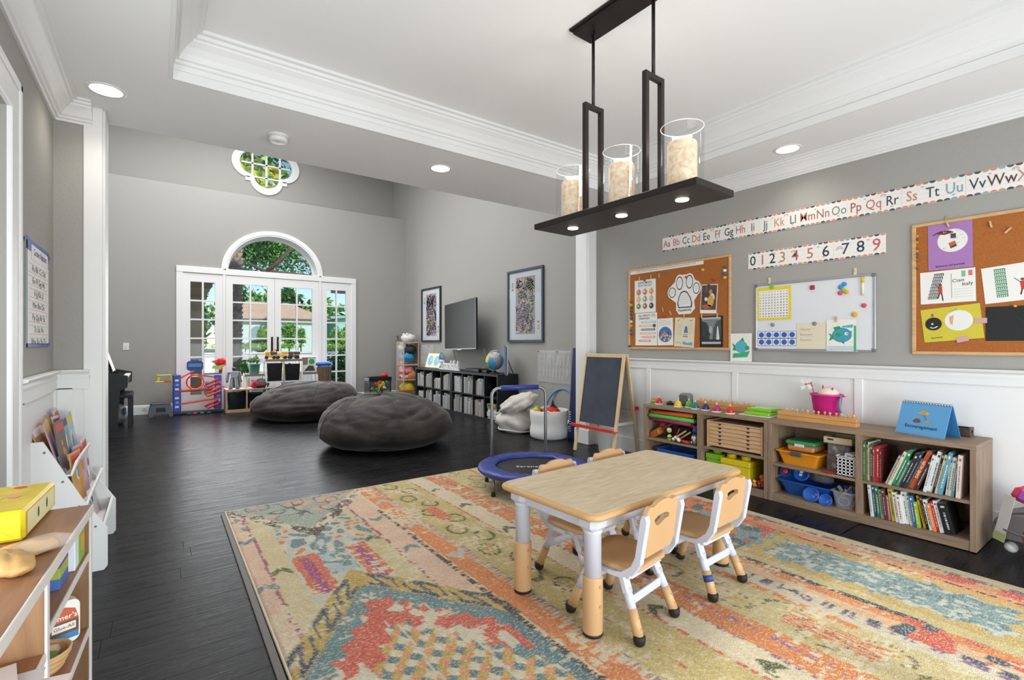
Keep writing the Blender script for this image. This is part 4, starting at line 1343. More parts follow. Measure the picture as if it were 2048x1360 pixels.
p = lpt(-1, 0, 0.30)
part('tray', B().box(p.x - 0.075, -hy - 0.03, 0.282, p.x + 0.0, hy + 0.03, 0.292, 'red_paint', 0.003).box(p.x - 0.08, -hy - 0.03, 0.282, p.x - 0.07, hy + 0.03, 0.318, 'red_paint', 0.003), ez, label='red chalk tray')
p = lpt(1, 0, 0.5)
part('tray', B().box(p.x - 0.0, -hy - 0.03, 0.49, p.x + 0.06, hy + 0.03, 0.50, 'red_paint', 0.003).box(p.x + 0.055, -hy - 0.03, 0.49, p.x + 0.066, hy + 0.03, 0.53, 'red_paint', 0.003), ez, label='red tray on the rear frame')
part('cross_brace', B().bar((lpt(-1, -hy + 0.0, 0.36)), (lpt(1, -hy + 0.0, 0.36)), 0.012, 0.03, '#d9d6d0'), ez, label='pale cross brace')
# bin under the easel and a folded grey stand beside it
bn = thing('waste_bin', 'small white plastic bin under the easel', 'bin', (4.075, 3.83, 0.0), 0)
part('body', B().lathe([(0.0, 0.0), (0.075, 0.0), (0.08, 0.01), (0.105, 0.255), (0.11, 0.26), (0.105, 0.265), (0.098, 0.255), (0.075, 0.02), (0.0, 0.015)], 'white_plastic', 28), bn)
part('rim', B().tube([(0.107 * math.cos(2 * PI * i / 28), 0.107 * math.sin(2 * PI * i / 28), 0.262) for i in range(28)], 0.006, 'white_plastic', 6, True), bn)
fs_ = thing('folded_stand', 'folded grey stand leaning against the end of the low bookcase', 'stand', (4.02, 3.26, 0.0), 0)
part('leg', B().bar((0.0, 0.02, 0.004), (0.10, -0.10, 0.30), 0.018, 0.018, '#4a4d52', 0.003), fs_)
part('leg', B().bar((0.12, 0.02, 0.004), (0.20, -0.10, 0.28), 0.018, 0.018, '#4a4d52', 0.003), fs_)
part('panel', B().add([(0.012, 0.005, 0.02), (0.13, 0.005, 0.02), (0.20, -0.09, 0.26), (0.105, -0.09, 0.27)], [(0, 1, 2, 3), (3, 2, 1, 0)], '#9aa0a6').add([(0.012, 0.012, 0.02), (0.13, 0.012, 0.02), (0.20, -0.083, 0.26), (0.105, -0.083, 0.27)], [(0, 1, 2, 3), (3, 2, 1, 0)], '#9aa0a6'), fs_, label='pale grey panel')
# ================================================================ pendant lamp over the table
pn = thing('pendant_lamp', 'long dark bronze pendant with three candle shades in glass cylinders', 'lamp', (1.98, 1.75, 0.0), math.radians(2.0))
px = 0.0
part('canopy', B().box(-0.075, -0.29, ZT - 0.035, 0.075, 0.29, ZT - 0.004, 'bronze', 0.006).box(-0.09, -0.305, ZT - 0.014, 0.09, 0.305, ZT, 'bronze', 0.004), pn)
ZP = 1.915
part('platform', B().box(-0.155, -0.53, ZP - 0.02, 0.155, 0.53, ZP + 0.012, 'bronze', 0.003), pn)
for y_ in (-0.20, 0.20):
 part('rod', B().cyl((0, y_, 2.54), (0, y_, ZT - 0.05), 0.009, 'bronze', n=10), pn)
 part('hook', B().tube([(0, y_ + 0.014 * math.cos(a), ZT - 0.052 + 0.016 * math.sin(a)) for a in [2 * PI * k / 12 for k in range(12)]], 0.004, 'bronze', 6, True), pn)
 fr = B()
 fr.box(-0.075, y_ - 0.013, ZP + 0.01, -0.049, y_ + 0.013, 2.55, 'bronze', 0.002)
 fr.box(0.049, y_ - 0.013, ZP + 0.01, 0.075, y_ + 0.013, 2.55, 'bronze', 0.002)
 fr.box(-0.0745, y_ - 0.0125, 2.524, 0.0745, y_ + 0.0125, 2.5495, 'bronze', 0.002)
 part('loop_frame', fr, pn)
m, nt, b_ = _mk('alabaster')
L = nt.links
tc = nt.nodes.new('ShaderNodeTexCoord')
n1 = nt.nodes.new('ShaderNodeTexNoise'); n1.inputs['Scale'].default_value = 45; n1.inputs['Detail'].default_value = 8
L.new(tc.outputs['Object'], n1.inputs['Vector'])
cr = nt.nodes.new('ShaderNodeValToRGB'); cr.color_ramp.elements[0].position = 0.35; cr.color_ramp.elements[0].color = lin('#d6b893'); cr.color_ramp.elements[1].position = 0.62; cr.color_ramp.elements[1].color = lin('#efdcc0')
L.new(n1.outputs[0], cr.inputs[0]); L.new(cr.outputs[0], b_.inputs['Base Color']); L.new(cr.outputs[0], b_.inputs['Emission Color'])
b_.inputs['Emission Strength'].default_value = 0.28
MATS['alabaster'] = m
solid('lamp_glow', '#fff0d8', 0.5, emit=6.0, ecol='#fff0dc')
for k, y_ in enumerate((-0.36, 0.0, 0.36)):
 sh = part('candle_shade', B().lathe([(0.0, ZP + 0.018), (0.066, ZP + 0.018), (0.0675, ZP + 0.03), (0.0675, ZP + 0.235), (0.064, ZP + 0.245), (0.058, ZP + 0.238), (0.056, ZP + 0.05), (0, ZP + 0.05)], 'alabaster', 28, (0, y_, 0)), pn, label='glowing mottled cream shade')
 part('bulb', B().ell((0, y_, ZP + 0.15), (0.02, 0.02, 0.035), 'lamp_glow', 12, 8), sh)
 part('glass_cylinder', B().lathe([(0.097, ZP + 0.012), (0.0985, ZP + 0.02), (0.0985, ZP + 0.315), (0.0965, ZP + 0.317), (0.0955, ZP + 0.315), (0.0955, ZP + 0.014)], 'lamp_glass', 32, (0, y_, 0)), pn, label='clear glass cylinder')
 part('rim_highlight', B().tube([(0.097 * math.cos(a), y_ + 0.097 * math.sin(a), ZP + 0.317) for a in [2 * PI * i / 32 for i in range(32)]], 0.0018, 'rim_highlight', 6, True), pn)  # thin pale ring drawn in as the highlight on the glass edge
 part('down_light', B().lathe([(0.0, -0.001), (0.022, -0.001), (0.026, -0.004), (0.03, -0.003), (0.031, 0.001), (0, 0.001)], 'lamp_glow', 20, (0, y_, ZP - 0.021)), pn, label='small lit spot under the platform')
 ld = bpy.data.lights.new('candle_glow', 'POINT'); ld.energy = 2; ld.shadow_soft_size = 0.05; ld.color = (1, 0.95, 0.88)
 lo = bpy.data.objects.new('candle_glow', ld); COL.objects.link(lo); lo.parent = pn; lo.location = (0, y_, ZP + 0.29)
# recessed ceiling lights and the smoke detector
for k, (x, y_, lab) in enumerate(((-0.256, 3.80, 'recessed ceiling light by the archway post'), (1.982, 3.80, 'recessed ceiling light between the tray and the tall room'), (3.985, 1.83, 'recessed ceiling light above the wall of boards'))):
 t = thing('ceiling_light', lab, 'ceiling light', (x, y_, ZC), 0)
 part('trim_ring', B().lathe([(0.078, -0.004), (0.096, -0.006), (0.1, -0.001), (0.1, 0.0), (0.07, 0.0)], 'white_plastic', 32), t)
 part('lens', B().lathe([(0.0, -0.003), (0.05, -0.003), (0.078, -0.005), (0.08, -0.001), (0, -0.001)], 'lamp_glow', 32), t)
 ld = bpy.data.lights.new('can_glow', 'SPOT'); ld.energy = 12; ld.spot_size = 2.4; ld.spot_blend = 0.8; ld.shadow_soft_size = 0.07; ld.color = (1, 0.93, 0.82)
 lo = bpy.data.objects.new('can_glow', ld); COL.objects.link(lo); lo.parent = t; lo.location = (0, 0, -0.02)
sd = thing('smoke_detector', 'round white smoke detector on the ceiling by the archway', 'smoke detector', (0.709, 3.90, ZC), 0)
part('base', B().lathe([(0.0, -0.012), (0.07, -0.012), (0.074, 0.0), (0, 0)], 'white_plastic', 32), sd)
part('cover', B().lathe([(0.0, -0.05), (0.045, -0.05), (0.06, -0.044), (0.066, -0.013), (0.0, -0.013)], 'white_plastic', 32).box(-0.02, -0.03, -0.052, 0.0, -0.022, -0.049, '#9a9a98'), sd)
# ================================================================ things on the wall of boards
KW = 1.0422
def rw(y, z):
 return y * KW, 1.22 + (z - 1.22) * KW
def sheet(name, label, cat, yl, zt, yr, zb, off=0.002, col='paper', tilt=0.0, draw=None, group=None, thick=0.0012, poly=None, raw=False):
 """A flat sheet on the wall of boards; draw(b, w, h) prints on it, origin at its centre."""
 if not raw:
  (yl, zt), (yr, zb) = rw(yl, zt), rw(yr, zb)
 w, h = yl - yr, zt - zb
 T = RW @ Matrix.Rotation(tilt, 4, 'Z')
 b = B(T)
 if poly:
  b.prism(poly(w, h), 0, thick, col)
 else:
  b.box(-w / 2, -h / 2, 0, w / 2, h / 2, thick, col)
 o = solo(name, b, label, cat, (XR - off, (yl + yr) / 2, (zt + zb) / 2), None, group)
 if draw:
  pb = B(T @ Matrix.Translation((0, 0, thick)))
  draw(pb, w, h)
  part('print', pb, o)
 return o
LETTER_COL = ['#a8615a', '#c9737c', '#4f5a66', '#b3785c', '#2c3444', '#b0665a', '#2a3440', '#c26b66', '#566270', '#3c4656', '#c98a62', '#4a5560', '#b56a5c', '#9a6a66', '#6d8a84', '#a3574e', '#c07468', '#2f3d4c', '#c77a5e', '#33465a', '#7ba0ac', '#33435a', '#5a3a34', '#c98888', '#4a5a66', '#b0665a']
SCALLOP = ['#d98a78', '#6d3d38', '#2f4456', '#8fa9b8', '#e08f86', '#c79a72', '#4a5a66', '#b0766a']
def scallops(b, w, h, n, z, ph=0):
 r = w / n / 2
 for k in range(n):
  x = -w / 2 + r * (2 * k + 1)
  c = SCALLOP[(k * 3 + ph) % 8]
  b.flat([(x + r * 0.96 * math.cos(a), h / 2 - 0.001 - r * 0.8 * math.sin(a)) for a in [PI * i / 8 for i in range(9)]], z, c)
  c = SCALLOP[(k * 5 + ph + 2) % 8]
  b.flat([(x + r * 0.96 * math.cos(a), -h / 2 + 0.001 + r * 0.8 * math.sin(a)) for a in [PI * i / 8 for i in range(9)]], z, c)
def rainbow(b, x, y, r, z):
 for k, c in enumerate(('#c98a7c', '#e0c0a4', '#8fa9b8')):
  p = circ(x, y, r * (1 - 0.25 * k), None, 9, 0, PI)
  q = circ(x, y, r * (1 - 0.25 * k) - r * 0.16, None, 9, 0, PI)
  for i in range(8):
   b.flat([p[i], p[i + 1], q[i + 1], q[i]], z, c)
def cloud(b, x, y, r, z, c='#a9b4ba'):
 b.disc(x, y, r, z, c, 8, r * 0.5)
# alphabet strip: nine scalloped cards of three letters
ab = thing('alphabet_banner', 'long scalloped alphabet strip of cards Aa to Zz high on the wall', 'banner', (XR - 0.002, rw(1.75, 0)[0], rw(0, 2.216)[1]))
pw = 0.327 * KW
hh_ = 0.148 * KW
for k in range(9):
 xc = -(3.105 - 1.75) * KW + pw * (k + 0.5)
 T = RW @ Matrix.Translation((xc, -0.002 * (k % 2), 0.0))
 c = part('card', B(T).box(-pw / 2 + 0.0006, -hh_ / 2, 0, pw / 2 - 0.0006, hh_ / 2, 0.0012 + 0.0006 * (k % 2), 'paper'), ab)
 pb = B(T @ Matrix.Translation((0, 0, 0.0022)))
 scallops(pb, pw, hh_, 9, 0, k)
 for y_ in (-0.036, 0.0, 0.036):
  pb.rect(-pw / 2 + 0.004, y_ - 0.0006, pw / 2 - 0.004, y_ + 0.0006, 0.0001, '#c9cdd2')
 for j in range(3):
  i = k * 3 + j
  if i < 26:
   L_ = chr(65 + i)
   pb.text(L_ + L_.lower(), -pw / 2 + pw * (j + 0.5) / 3, -0.004, 0.100, LETTER_COL[i], 0.0004, 'CENTER', 0, 0.78, 0.003)
 if k % 2:
  rainbow(pb, 0.06, 0.04, 0.018, 0.0003)
 cloud(pb, -0.055, 0.047, 0.009, 0.0003)
 cloud(pb, 0.11, -0.045, 0.009, 0.0003, '#8fa9b8')
 part('print', pb, c)
nb = thing('number_banner', 'short scalloped strip of the numbers 0 to 9 above the white board', 'banner', (XR - 0.002, rw(1.726, 0)[0], rw(0, 1.922)[1]))
NUM_COL = ['#2c3440', '#c26b72', '#23272e', '#b8825e', '#a3605a', '#c27068', '#2a3038', '#33435a', '#2c3a48', '#c2605a']
nw = [0.328 * KW, 0.332 * KW, 0.326 * KW]
xs_ = [-0.493 * KW, -0.165 * KW, 0.167 * KW]
for k in range(3):
 T = RW @ Matrix.Translation((xs_[k] + nw[k] / 2, -0.001 * k, 0.0))
 c = part('card', B(T).box(-nw[k] / 2 + 0.0006, -hh_ / 2, 0, nw[k] / 2 - 0.0006, hh_ / 2, 0.0012, 'paper'), nb)
 pb = B(T @ Matrix.Translation((0, 0, 0.0014)))
 scallops(pb, nw[k], hh_, 9, 0, k + 3)
 for y_ in (-0.036, 0.0, 0.036):
  pb.rect(-nw[k] / 2 + 0.004, y_ - 0.0006, nw[k] / 2 - 0.004, y_ + 0.0006, 0.0001, '#c9cdd2')
 ns = ((0, 1, 2, 3), (4, 5, 6), (7, 8, 9))[k]
 for j, q in enumerate(ns):
  off_ = 0.035 if k == 2 else 0.0
  pb.text(str(q), -nw[k] / 2 + (nw[k] - off_) * (j + 0.5) / len(ns) + off_ * 0.8, -0.002, 0.122, NUM_COL[q], 0.0004, 'CENTER', 0, 0.95, 0.006)
 if k == 1:
  rainbow(pb, -0.13, 0.028, 0.022, 0.0003)
 if k == 2:
  rainbow(pb, -0.13, 0.0, 0.026, 0.0003)
 cloud(pb, 0.06, 0.045, 0.011, 0.0003)
 cloud(pb, 0.10, -0.04, 0.011, 0.0003)
 part('print', pb, c)
def corkboard(label, yl, zt, yr, zb):
 (yl, zt), (yr, zb) = rw(yl, zt), rw(yr, zb)
 w, h = yl - yr, zt - zb
 o = thing('cork_board', label, 'cork board', (XR - 0.001, (yl + yr) / 2, (zt + zb) / 2))
 part('cork_panel', B(RW).box(-w / 2 + 0.01, -h / 2 + 0.01, 0, w / 2 - 0.01, h / 2 - 0.01, 0.010, 'cork'), o)
 for nm, q in (('a', (-w / 2, h / 2 - 0.022, w / 2, h / 2)), ('b', (-w / 2, -h / 2, w / 2, -h / 2 + 0.022)), ('c', (-w / 2, -h / 2 + 0.022, -w / 2 + 0.022, h / 2 - 0.022)), ('d', (w / 2 - 0.022, -h / 2 + 0.022, w / 2, h / 2 - 0.022))):
  part('frame_rail', B(RW).box(q[0], q[1], 0, q[2], q[3], 0.018, 'frame_oak', 0.003), o)
 for fx in (-0.35, 0.3):
  part('hook', B(RW).tube([(w * fx, h / 2 + 0.03, 0.002), (w * fx, h / 2 + 0.012, 0.004), (w * fx, h / 2, 0.012)], 0.003, '#b8a070', 6), o)
 return o
corkboard('cork board with paw print, beside the archway post', 3.535, 2.012, 2.371, 1.158)
corkboard('cork board with purple and yellow paper, far from the archway', 1.085, 2.015, -0.06, 1.145)
OFF = 0.0125
def on_cork(*a, **k):
 k.setdefault('off', OFF)
 return sheet(*a, **k)
def d_strip(b, w, h):
 b.text('Aa Bb Cc Dd Ee Ff Gg Hh Ii Jj Kk Ll Mm Nn Oo Pp Qq Rr Ss Tt Uu Vv Ww Xx Yy Zz', 0, 0, h * 0.5, '#5a5a60', 0.0006, 'CENTER', 0, 0.92)
on_cork('alphabet_strip', 'thin white alphabet strip along the top of the cork board', 'paper strip', 3.51, 2.0, 2.64, 1.956, tilt=0.004, draw=d_strip)
FRUIT = [('#c9745c', 0), ('#d07a50', 1), ('#e0a04a', 2), ('#e6b878', 0), ('#8fa870', 1), ('#d9b6a4', 2), ('#5f9a4a', 0), ('#a8604a', 1), ('#3a3f3a', 2)]
def d_fruit(b, w, h):
 b.text('HOW MUCH', 0, h * 0.41, h * 0.09, '#2e2e30', 0.0006, 'CENTER', 0, 1, 0.015)
 b.text('FRUIT CAN I EAT?', 0, h * 0.325, h * 0.07, '#2e2e30', 0.0006, 'CENTER', 0, 0.95, 0.015)
 for i, (c, k) in enumerate(FRUIT):
  x, y = (-0.3 + 0.3 * (i % 3)) * w, (0.13 - 0.215 * (i // 3)) * h
  b.disc(x, y, w * 0.105, 0.0006, c, 16, w * 0.11)
  b.disc(x - w * 0.03, y + w * 0.02, w * 0.035, 0.0010, '#ffffff' if k == 1 else '#f0d0b0', 8)
  b.stroke([(x, y + w * 0.09), (x + w * 0.03, y + w * 0.15)], w * 0.02, 0.0012, '#4a7a3a')
on_cork('fruit_poster', 'fruit poster with nine painted fruits in rows', 'poster', 3.452, 1.883, 3.180, 1.54, draw=d_fruit)
def d_pencils(b, w, h):
 b.text('ALL ABOUT', -w * 0.08, h * 0.42, h * 0.085, '#2e2e30', 0.0006, 'CENTER', 0, 1, 0.015)
 b.text('DRAWING', -w * 0.08, h * 0.33, h * 0.085, '#2e2e30', 0.0006, 'CENTER', 0, 1, 0.015)
 rainbow(b, w * 0.33, h * 0.38, w * 0.11, 0.0006)
 for i, (c, x0, x1) in enumerate((('#a9bfd4', -0.18, 0.46), ('#e6b878', -0.28, 0.34), ('#4a6274', -0.2, 0.42), ('#e8b4a8', -0.22, 0.44), ('#e08f86', -0.15, 0.42), ('#c9847c', -0.3, 0.22))):
  y = h * (0.22 - 0.115 * i)
  b.rect(w * x0, y - h * 0.03, w * x1, y + h * 0.03, 0.0006, c)
  b.flat([(w * x0, y - h * 0.03), (w * x0, y + h * 0.03), (w * x0 - w * 0.09, y)], 0.0006, '#d9b48c')
  b.rect(w * x0 + w * 0.03, y - h * 0.006, w * x1 - w * 0.06, y + h * 0.006, 0.0009, '#ffffff')
 b.disc(w * 0.38, h * 0.105, w * 0.07, 0.001, '#38506a', 12)
on_cork('pencil_poster', 'poster of stacked colored pencils below the fruit poster', 'poster', 3.440, 1.535, 3.162, 1.197, draw=d_pencils, off=OFF + 0.0015)
def d_plate(b, w, h):
 for k in range(4):
  b.rect(-w * 0.4, h * (0.42 - 0.055 * k) - 0.0012, w * (0.1 if k == 0 else 0.38), h * (0.42 - 0.055 * k) + 0.0012, 0.0006, '#9a9490')
 b.disc(0.0, -h * 0.1, w * 0.42, 0.0006, '#3f6fae', 24)
 rr = random.Random(3)
 for k in range(34):
  a, r = rr.uniform(0, 2 * PI), rr.uniform(0, 0.34) * w
  b.disc(r * math.cos(a), -h * 0.1 + r * math.sin(a), w * rr.uniform(0.04, 0.08), 0.0008 + k * 0.00002, rr.choice(['#e6b23a', '#d9872e', '#f0e0b0', '#c23a5a', '#3a8fc0', '#7a3a6a', '#f2c84a']), 8)
on_cork('plate_worksheet', 'worksheet with a round multicoloured mosaic circle', 'worksheet', 3.158, 1.470, 2.972, 1.20, tilt=0.02, draw=d_plate)
def d_cream(b, w, h):
 for k in range(7):
  b.rect(-w * 0.42, h * (0.26 - 0.06 * k), -w * 0.12, h * (0.268 - 0.06 * k), 0.0006, '#a59a86')
  b.rect(w * 0.14, h * (0.30 - 0.055 * k), w * 0.42, h * (0.308 - 0.055 * k), 0.0006, '#a59a86')
 b.flat([(-w * 0.02, -h * 0.02), (w * 0.18, -h * 0.02), (w * 0.13, h * 0.2), (w * 0.03, h * 0.2)], 0.0008, '#4f74b8')
 b.rect(-w * 0.05, -h * 0.1, w * 0.18, -h * 0.07, 0.0006, '#b89a5a'); b.rect(-w * 0.05, -h * 0.16, w * 0.18, -h * 0.13, 0.0006, '#4a7a8a')
 b.flat([(-w * 0.05, -h * 0.42), (w * 0.42, -h * 0.44), (w * 0.42, -h * 0.32), (w * 0.2, -h * 0.36), (-w * 0.05, -h * 0.31)], 0.0006, '#6fa3c8')
 b.stroke([(-w * 0.42, -h * 0.3), (-w * 0.3, -h * 0.38), (-w * 0.2, -h * 0.34), (-w * 0.15, -h * 0.42)], 0.003, 0.0006, '#7a5a3a')
 b.stroke([(-w * 0.36, h * 0.38), (-w * 0.26, h * 0.43)], 0.006, 0.0006, '#3a3a3a'); b.stroke([(w * 0.26, h * 0.38), (w * 0.38, h * 0.42)], 0.006, 0.0006, '#3a3a3a')
on_cork('craft_worksheet', 'cream worksheet with a blue tower shape, torn at its corner', 'worksheet', 2.955, 1.468, 2.735, 1.185, col='paper_cream', tilt=-0.05, draw=d_cream)
def paw_poly(w, h):
 p = []
 for cx, cy, rx, ry, a0, a1 in ((-0.36, 0.08, 0.15, 0.155, -2.3, -4.3), (-0.13, 0.30, 0.145, 0.20, -3.3, -5.1), (0.17, 0.30, 0.145, 0.20, 2.0, 0.3), (0.37, 0.14, 0.13, 0.165, 1.55, -1.2)):
  p += [(w * (cx + rx * math.cos(a0 + (a1 - a0) * i / 8)), h * (cy + ry * math.sin(a0 + (a1 - a0) * i / 8))) for i in range(9)]
 p += [(w * 0.30, -h * 0.16), (w * 0.33, -h * 0.34), (w * 0.20, -h * 0.46), (-w * 0.16, -h * 0.46), (-w * 0.24, -h * 0.35), (-w * 0.24, -h * 0.18)]
 return p
def d_paw(b, w, h):
 for cx, cy, rx, ry in ((-0.36, 0.08, 0.115, 0.125), (-0.13, 0.29, 0.105, 0.165), (0.17, 0.30, 0.105, 0.165), (0.37, 0.13, 0.10, 0.135)):
  b.disc(w * cx, h * cy, w * rx, 0.0006, '#3a3a3c', 20, h * ry)
  b.disc(w * cx, h * cy, w * rx * 0.82, 0.0010, '#e9e9e6', 20, h * ry * 0.84)
  for k in range(4):
   b.stroke([(w * (cx - rx * 0.4), h * (cy + ry * (0.35 - 0.2 * k))), (w * (cx + rx * 0.4), h * (cy + ry * (0.38 - 0.2 * k)))], 0.0015, 0.0014, '#9a9a9a')
 pad = [(0.0, 0.10), (0.10, 0.07), (0.20, -0.06), (0.25, -0.2), (0.24, -0.31), (-0.17, -0.31), (-0.20, -0.2), (-0.16, -0.04), (-0.09, 0.07)]
 b.flat([(w * x, h * y) for x, y in pad], 0.0006, '#3a3a3c')
 b.flat([(w * (0.02 + (x - 0.02) * 0.86), h * (-0.12 + (y + 0.12) * 0.86)) for x, y in pad], 0.0010, '#e9e9e6')
 for k in range(5):
  b.stroke([(-w * 0.12, h * (-0.02 - 0.05 * k)), (w * 0.15, h * (0.0 - 0.05 * k))], 0.002, 0.0014, '#8a8a8a')
 b.text('Pawsitively', w * 0.03, -h * 0.365, h * 0.085, '#2a2a2c', 0.0014, 'CENTER', 0.05, 0.95, 0.01)
on_cork('paw_cutout', 'white paper paw print cut-out with black outlines', 'paper craft', 3.03, 1.89, 2.665, 1.485, draw=d_paw, poly=paw_poly, thick=0.003, off=OFF + 0.002)
def blobs(b, w, h, bgc, cols, seed, n, x0=-0.5, x1=0.5, y0=-0.5, y1=0.5, z=0.0006, smin=0.05, smax=0.16):
 rr = random.Random(seed)
 b.rect(w * x0, h * y0, w * x1, h * y1, z, bgc)
 for k in range(n):
  rx, ry = w * rr.uniform(smin, smax), h * rr.uniform(smin, smax)
  x = rr.uniform(w * x0 + rx, w * x1 - rx) if w * (x1 - x0) > 2 * rx else w * (x0 + x1) / 2
  y = rr.uniform(h * y0 + ry, h * y1 - ry) if h * (y1 - y0) > 2 * ry else h * (y0 + y1) / 2
  b.disc(x, y, rx, z + 0.0003 + k * 0.00001, rr.choice(cols), 10, ry)
def d_print(b, w, h):
 blobs(b, w, h, '#5a4640', ['#7a5a50', '#6a4a44', '#4a3a38', '#8a6a58'], 4, 16, -0.46, 0.46, -0.38, 0.47)
 b.disc(w * 0.12, -h * 0.08, w * 0.19, 0.0016, '#d9a64a', 14, h * 0.2)
 b.disc(w * 0.2, h * 0.05, w * 0.16, 0.0015, '#e0d4c8', 12, h * 0.14)
 b.disc(w * 0.1, h * 0.24, w * 0.10, 0.0016, '#c08a72', 12, h * 0.085)
 b.disc(-w * 0.16, -h * 0.01, w * 0.10, 0.0017, '#e6ded2', 10, h * 0.07, 0.4)
 b.disc(-w * 0.1, -h * 0.27, w * 0.3, 0.0016, '#b5603c', 12, h * 0.08)
on_cork('art_print', 'brown and gold painting print with a white border', 'print', 2.668, 1.764, 2.502, 1.496, tilt=-0.06, draw=d_print, off=OFF + 0.001)
def d_falls(b, w, h):
 b.rect(-w * 0.41, -h * 0.40, w * 0.41, h * 0.46, 0.0006, '#b9bcbd')
 b.rect(-w * 0.41, -h * 0.33, w * 0.41, h * 0.40, 0.0009, '#7d8284')
 b.flat([(-w * 0.41, -h * 0.3), (-w * 0.41, h * 0.34), (-w * 0.2, h * 0.3), (-w * 0.02, h * 0.02), (-w * 0.1, -h * 0.3)], 0.0011, '#33383a')
 b.flat([(w * 0.41, -h * 0.3), (w * 0.41, h * 0.36), (w * 0.24, h * 0.34), (w * 0.1, h * 0.1), (w * 0.05, -h * 0.3)], 0.0011, '#4a5052')
 b.flat([(w * 0.26, h * 0.16), (w * 0.3, h * 0.16), (w * 0.36, -h * 0.26), (w * 0.22, -h * 0.26)], 0.0014, '#d9dcdc')
 b.disc(-w * 0.02, h * 0.06, w * 0.08, 0.0014, '#a9aeae', 8, h * 0.13)
 b.flat([(-w * 0.41, -h * 0.33), (w * 0.41, -h * 0.33), (w * 0.41, -h * 0.22), (0, -h * 0.26), (-w * 0.41, -h * 0.16)], 0.0013, '#2a2e30')
on_cork('waterfall_picture', 'black and white valley photograph mounted on black card', 'photograph', 2.678, 1.470, 2.446, 1.185, col='#1c1c1e', draw=d_falls)
# pins and clothespins
PINS = {'red': '#c2322a', 'yellow': '#e0b020', 'green': '#2f6a48', 'blue': '#2f64a0', 'white': '#e6e4e0'}
ORD = ('first', 'second', 'third', 'fourth', 'fifth', 'sixth', 'seventh', 'eighth', 'ninth', 'tenth', 'eleventh')
def pin(col, y, z, label, group, r=1.0):
 y, z = rw(y, z)
 b = B(RW)
 b.lathe([(0.010 * r, 0.0), (0.011 * r, 0.002), (0.006 * r, 0.005), (0.006 * r, 0.015), (0.010 * r, 0.018), (0.010 * r, 0.021), (0, 0.0215)], PINS[col], 10)
 solo('push_pin', b, label, 'push pin', (XR - 0.0115, y, z), None, group)
for k, (c, z) in enumerate((('red', 1.665), ('yellow', 1.63), ('green', 1.60), ('green', 1.565), ('green', 1.53), ('blue', 1.49), ('white', 1.45), ('yellow', 1.405), ('blue', 1.36), ('blue', 1.32), ('green', 1.19))):
 pin(c, 3.495 + (0.02 if k == 10 else 0), z, f'{c} push pin, {ORD[k]} from the top in the column beside the fruit poster', 'push pins in the long column', 1.25)
for k, (c, z) in enumerate((('green', 1.905), ('white', 1.872), ('blue', 1.84), ('yellow', 1.808))):
 pin(c, 2.425, z, f'{c} push pin, {ORD[k]} in the short column at the upper corner of the cork board', 'push pins in the short column', 1.35)
pin('yellow', 2.645, 1.905, 'lone yellow push pin below the end of the alphabet strip', 'loose push pins', 1.3)
pin('red', 2.53, 1.80, 'lone red push pin above the brown art print', 'loose push pins', 1.2)
pin('red', 3.07, 1.49, 'lone red push pin over the mosaic worksheet', 'loose push pins', 1.2)
pin('red', 2.815, 1.855, 'red push pin holding the paw print cut-out', 'loose push pins', 1.2)
pin('blue', 3.315, 1.875, 'blue push pin holding the fruit poster', 'loose push pins', 1.0)
pin('green', 2.58, 1.758, 'green push pin holding the brown art print', 'loose push pins', 1.0)
for k, (c, z) in enumerate((('yellow', 1.935), ('green', 1.913), ('yellow', 1.893), ('red', 1.855), ('yellow', 1.835), ('green', 1.815), ('green', 1.795), ('red', 1.77), ('green', 1.72))):
 pin(c, 1.055, z, f'{c} push pin, {ORD[k]} from the top in the column beside the purple paper', 'push pins beside the purple paper', 0.55)
pin('yellow', 0.595, 1.44, 'yellow push pin on the black paper', 'loose push pins', 0.7)
def peg(y, z, rot, label, off=0.0125):
 y, z = rw(y, z)
 b = B(RW @ Matrix.Rotation(rot, 4, 'Z'))
 b.box(-0.005, -0.022, 0, 0.005, 0.022, 0.004, 'frame_oak', 0.001)
 b.box(-0.005, -0.022, 0.0065, 0.005, 0.022, 0.0105, 'frame_oak', 0.001)
 o = solo('clothespin', b, label, 'clothespin', (XR - off, y, z), None, 'small wooden clothespins on the boards')
 part('spring', B(RW @ Matrix.Rotation(rot, 4, 'Z')).cyl((-0.007, 0.004, 0.0053), (0.007, 0.004, 0.0053), 0.003, 'chrome', n=8), o)
peg(3.385, 1.90, 0, 'clothespin above the fruit poster, nearer the column of pins')
peg(3.235, 1.905, 0, 'clothespin above the fruit poster, nearer its outer corner')
peg(3.135, 1.905, 0.05, 'clothespin below the strip, beyond the fruit poster')
peg(3.09, 1.56, 0.15, 'clothespin under the cork between fruit poster and paw')
peg(3.0, 1.52, 0.5, 'tilted clothespin close under the paw cut-out')
peg(2.845, 1.478, 0, 'clothespin holding the cream worksheet', OFF + 0.002)
peg(2.655, 1.475, 0, 'clothespin at the near top corner of the waterfall picture', OFF + 0.002)
peg(2.498, 1.475, 0, 'clothespin at the outer top corner of the waterfall picture', OFF + 0.002)
peg(0.70, 1.945, 0.2, 'upright clothespin on bare cork beside the purple paper')
peg(0.625, 1.895, -0.75, 'slanting clothespin on bare cork beside the purple paper')
peg(0.90, 1.985, 0.35, 'clothespin clipped over the collage circle', OFF + 0.004)
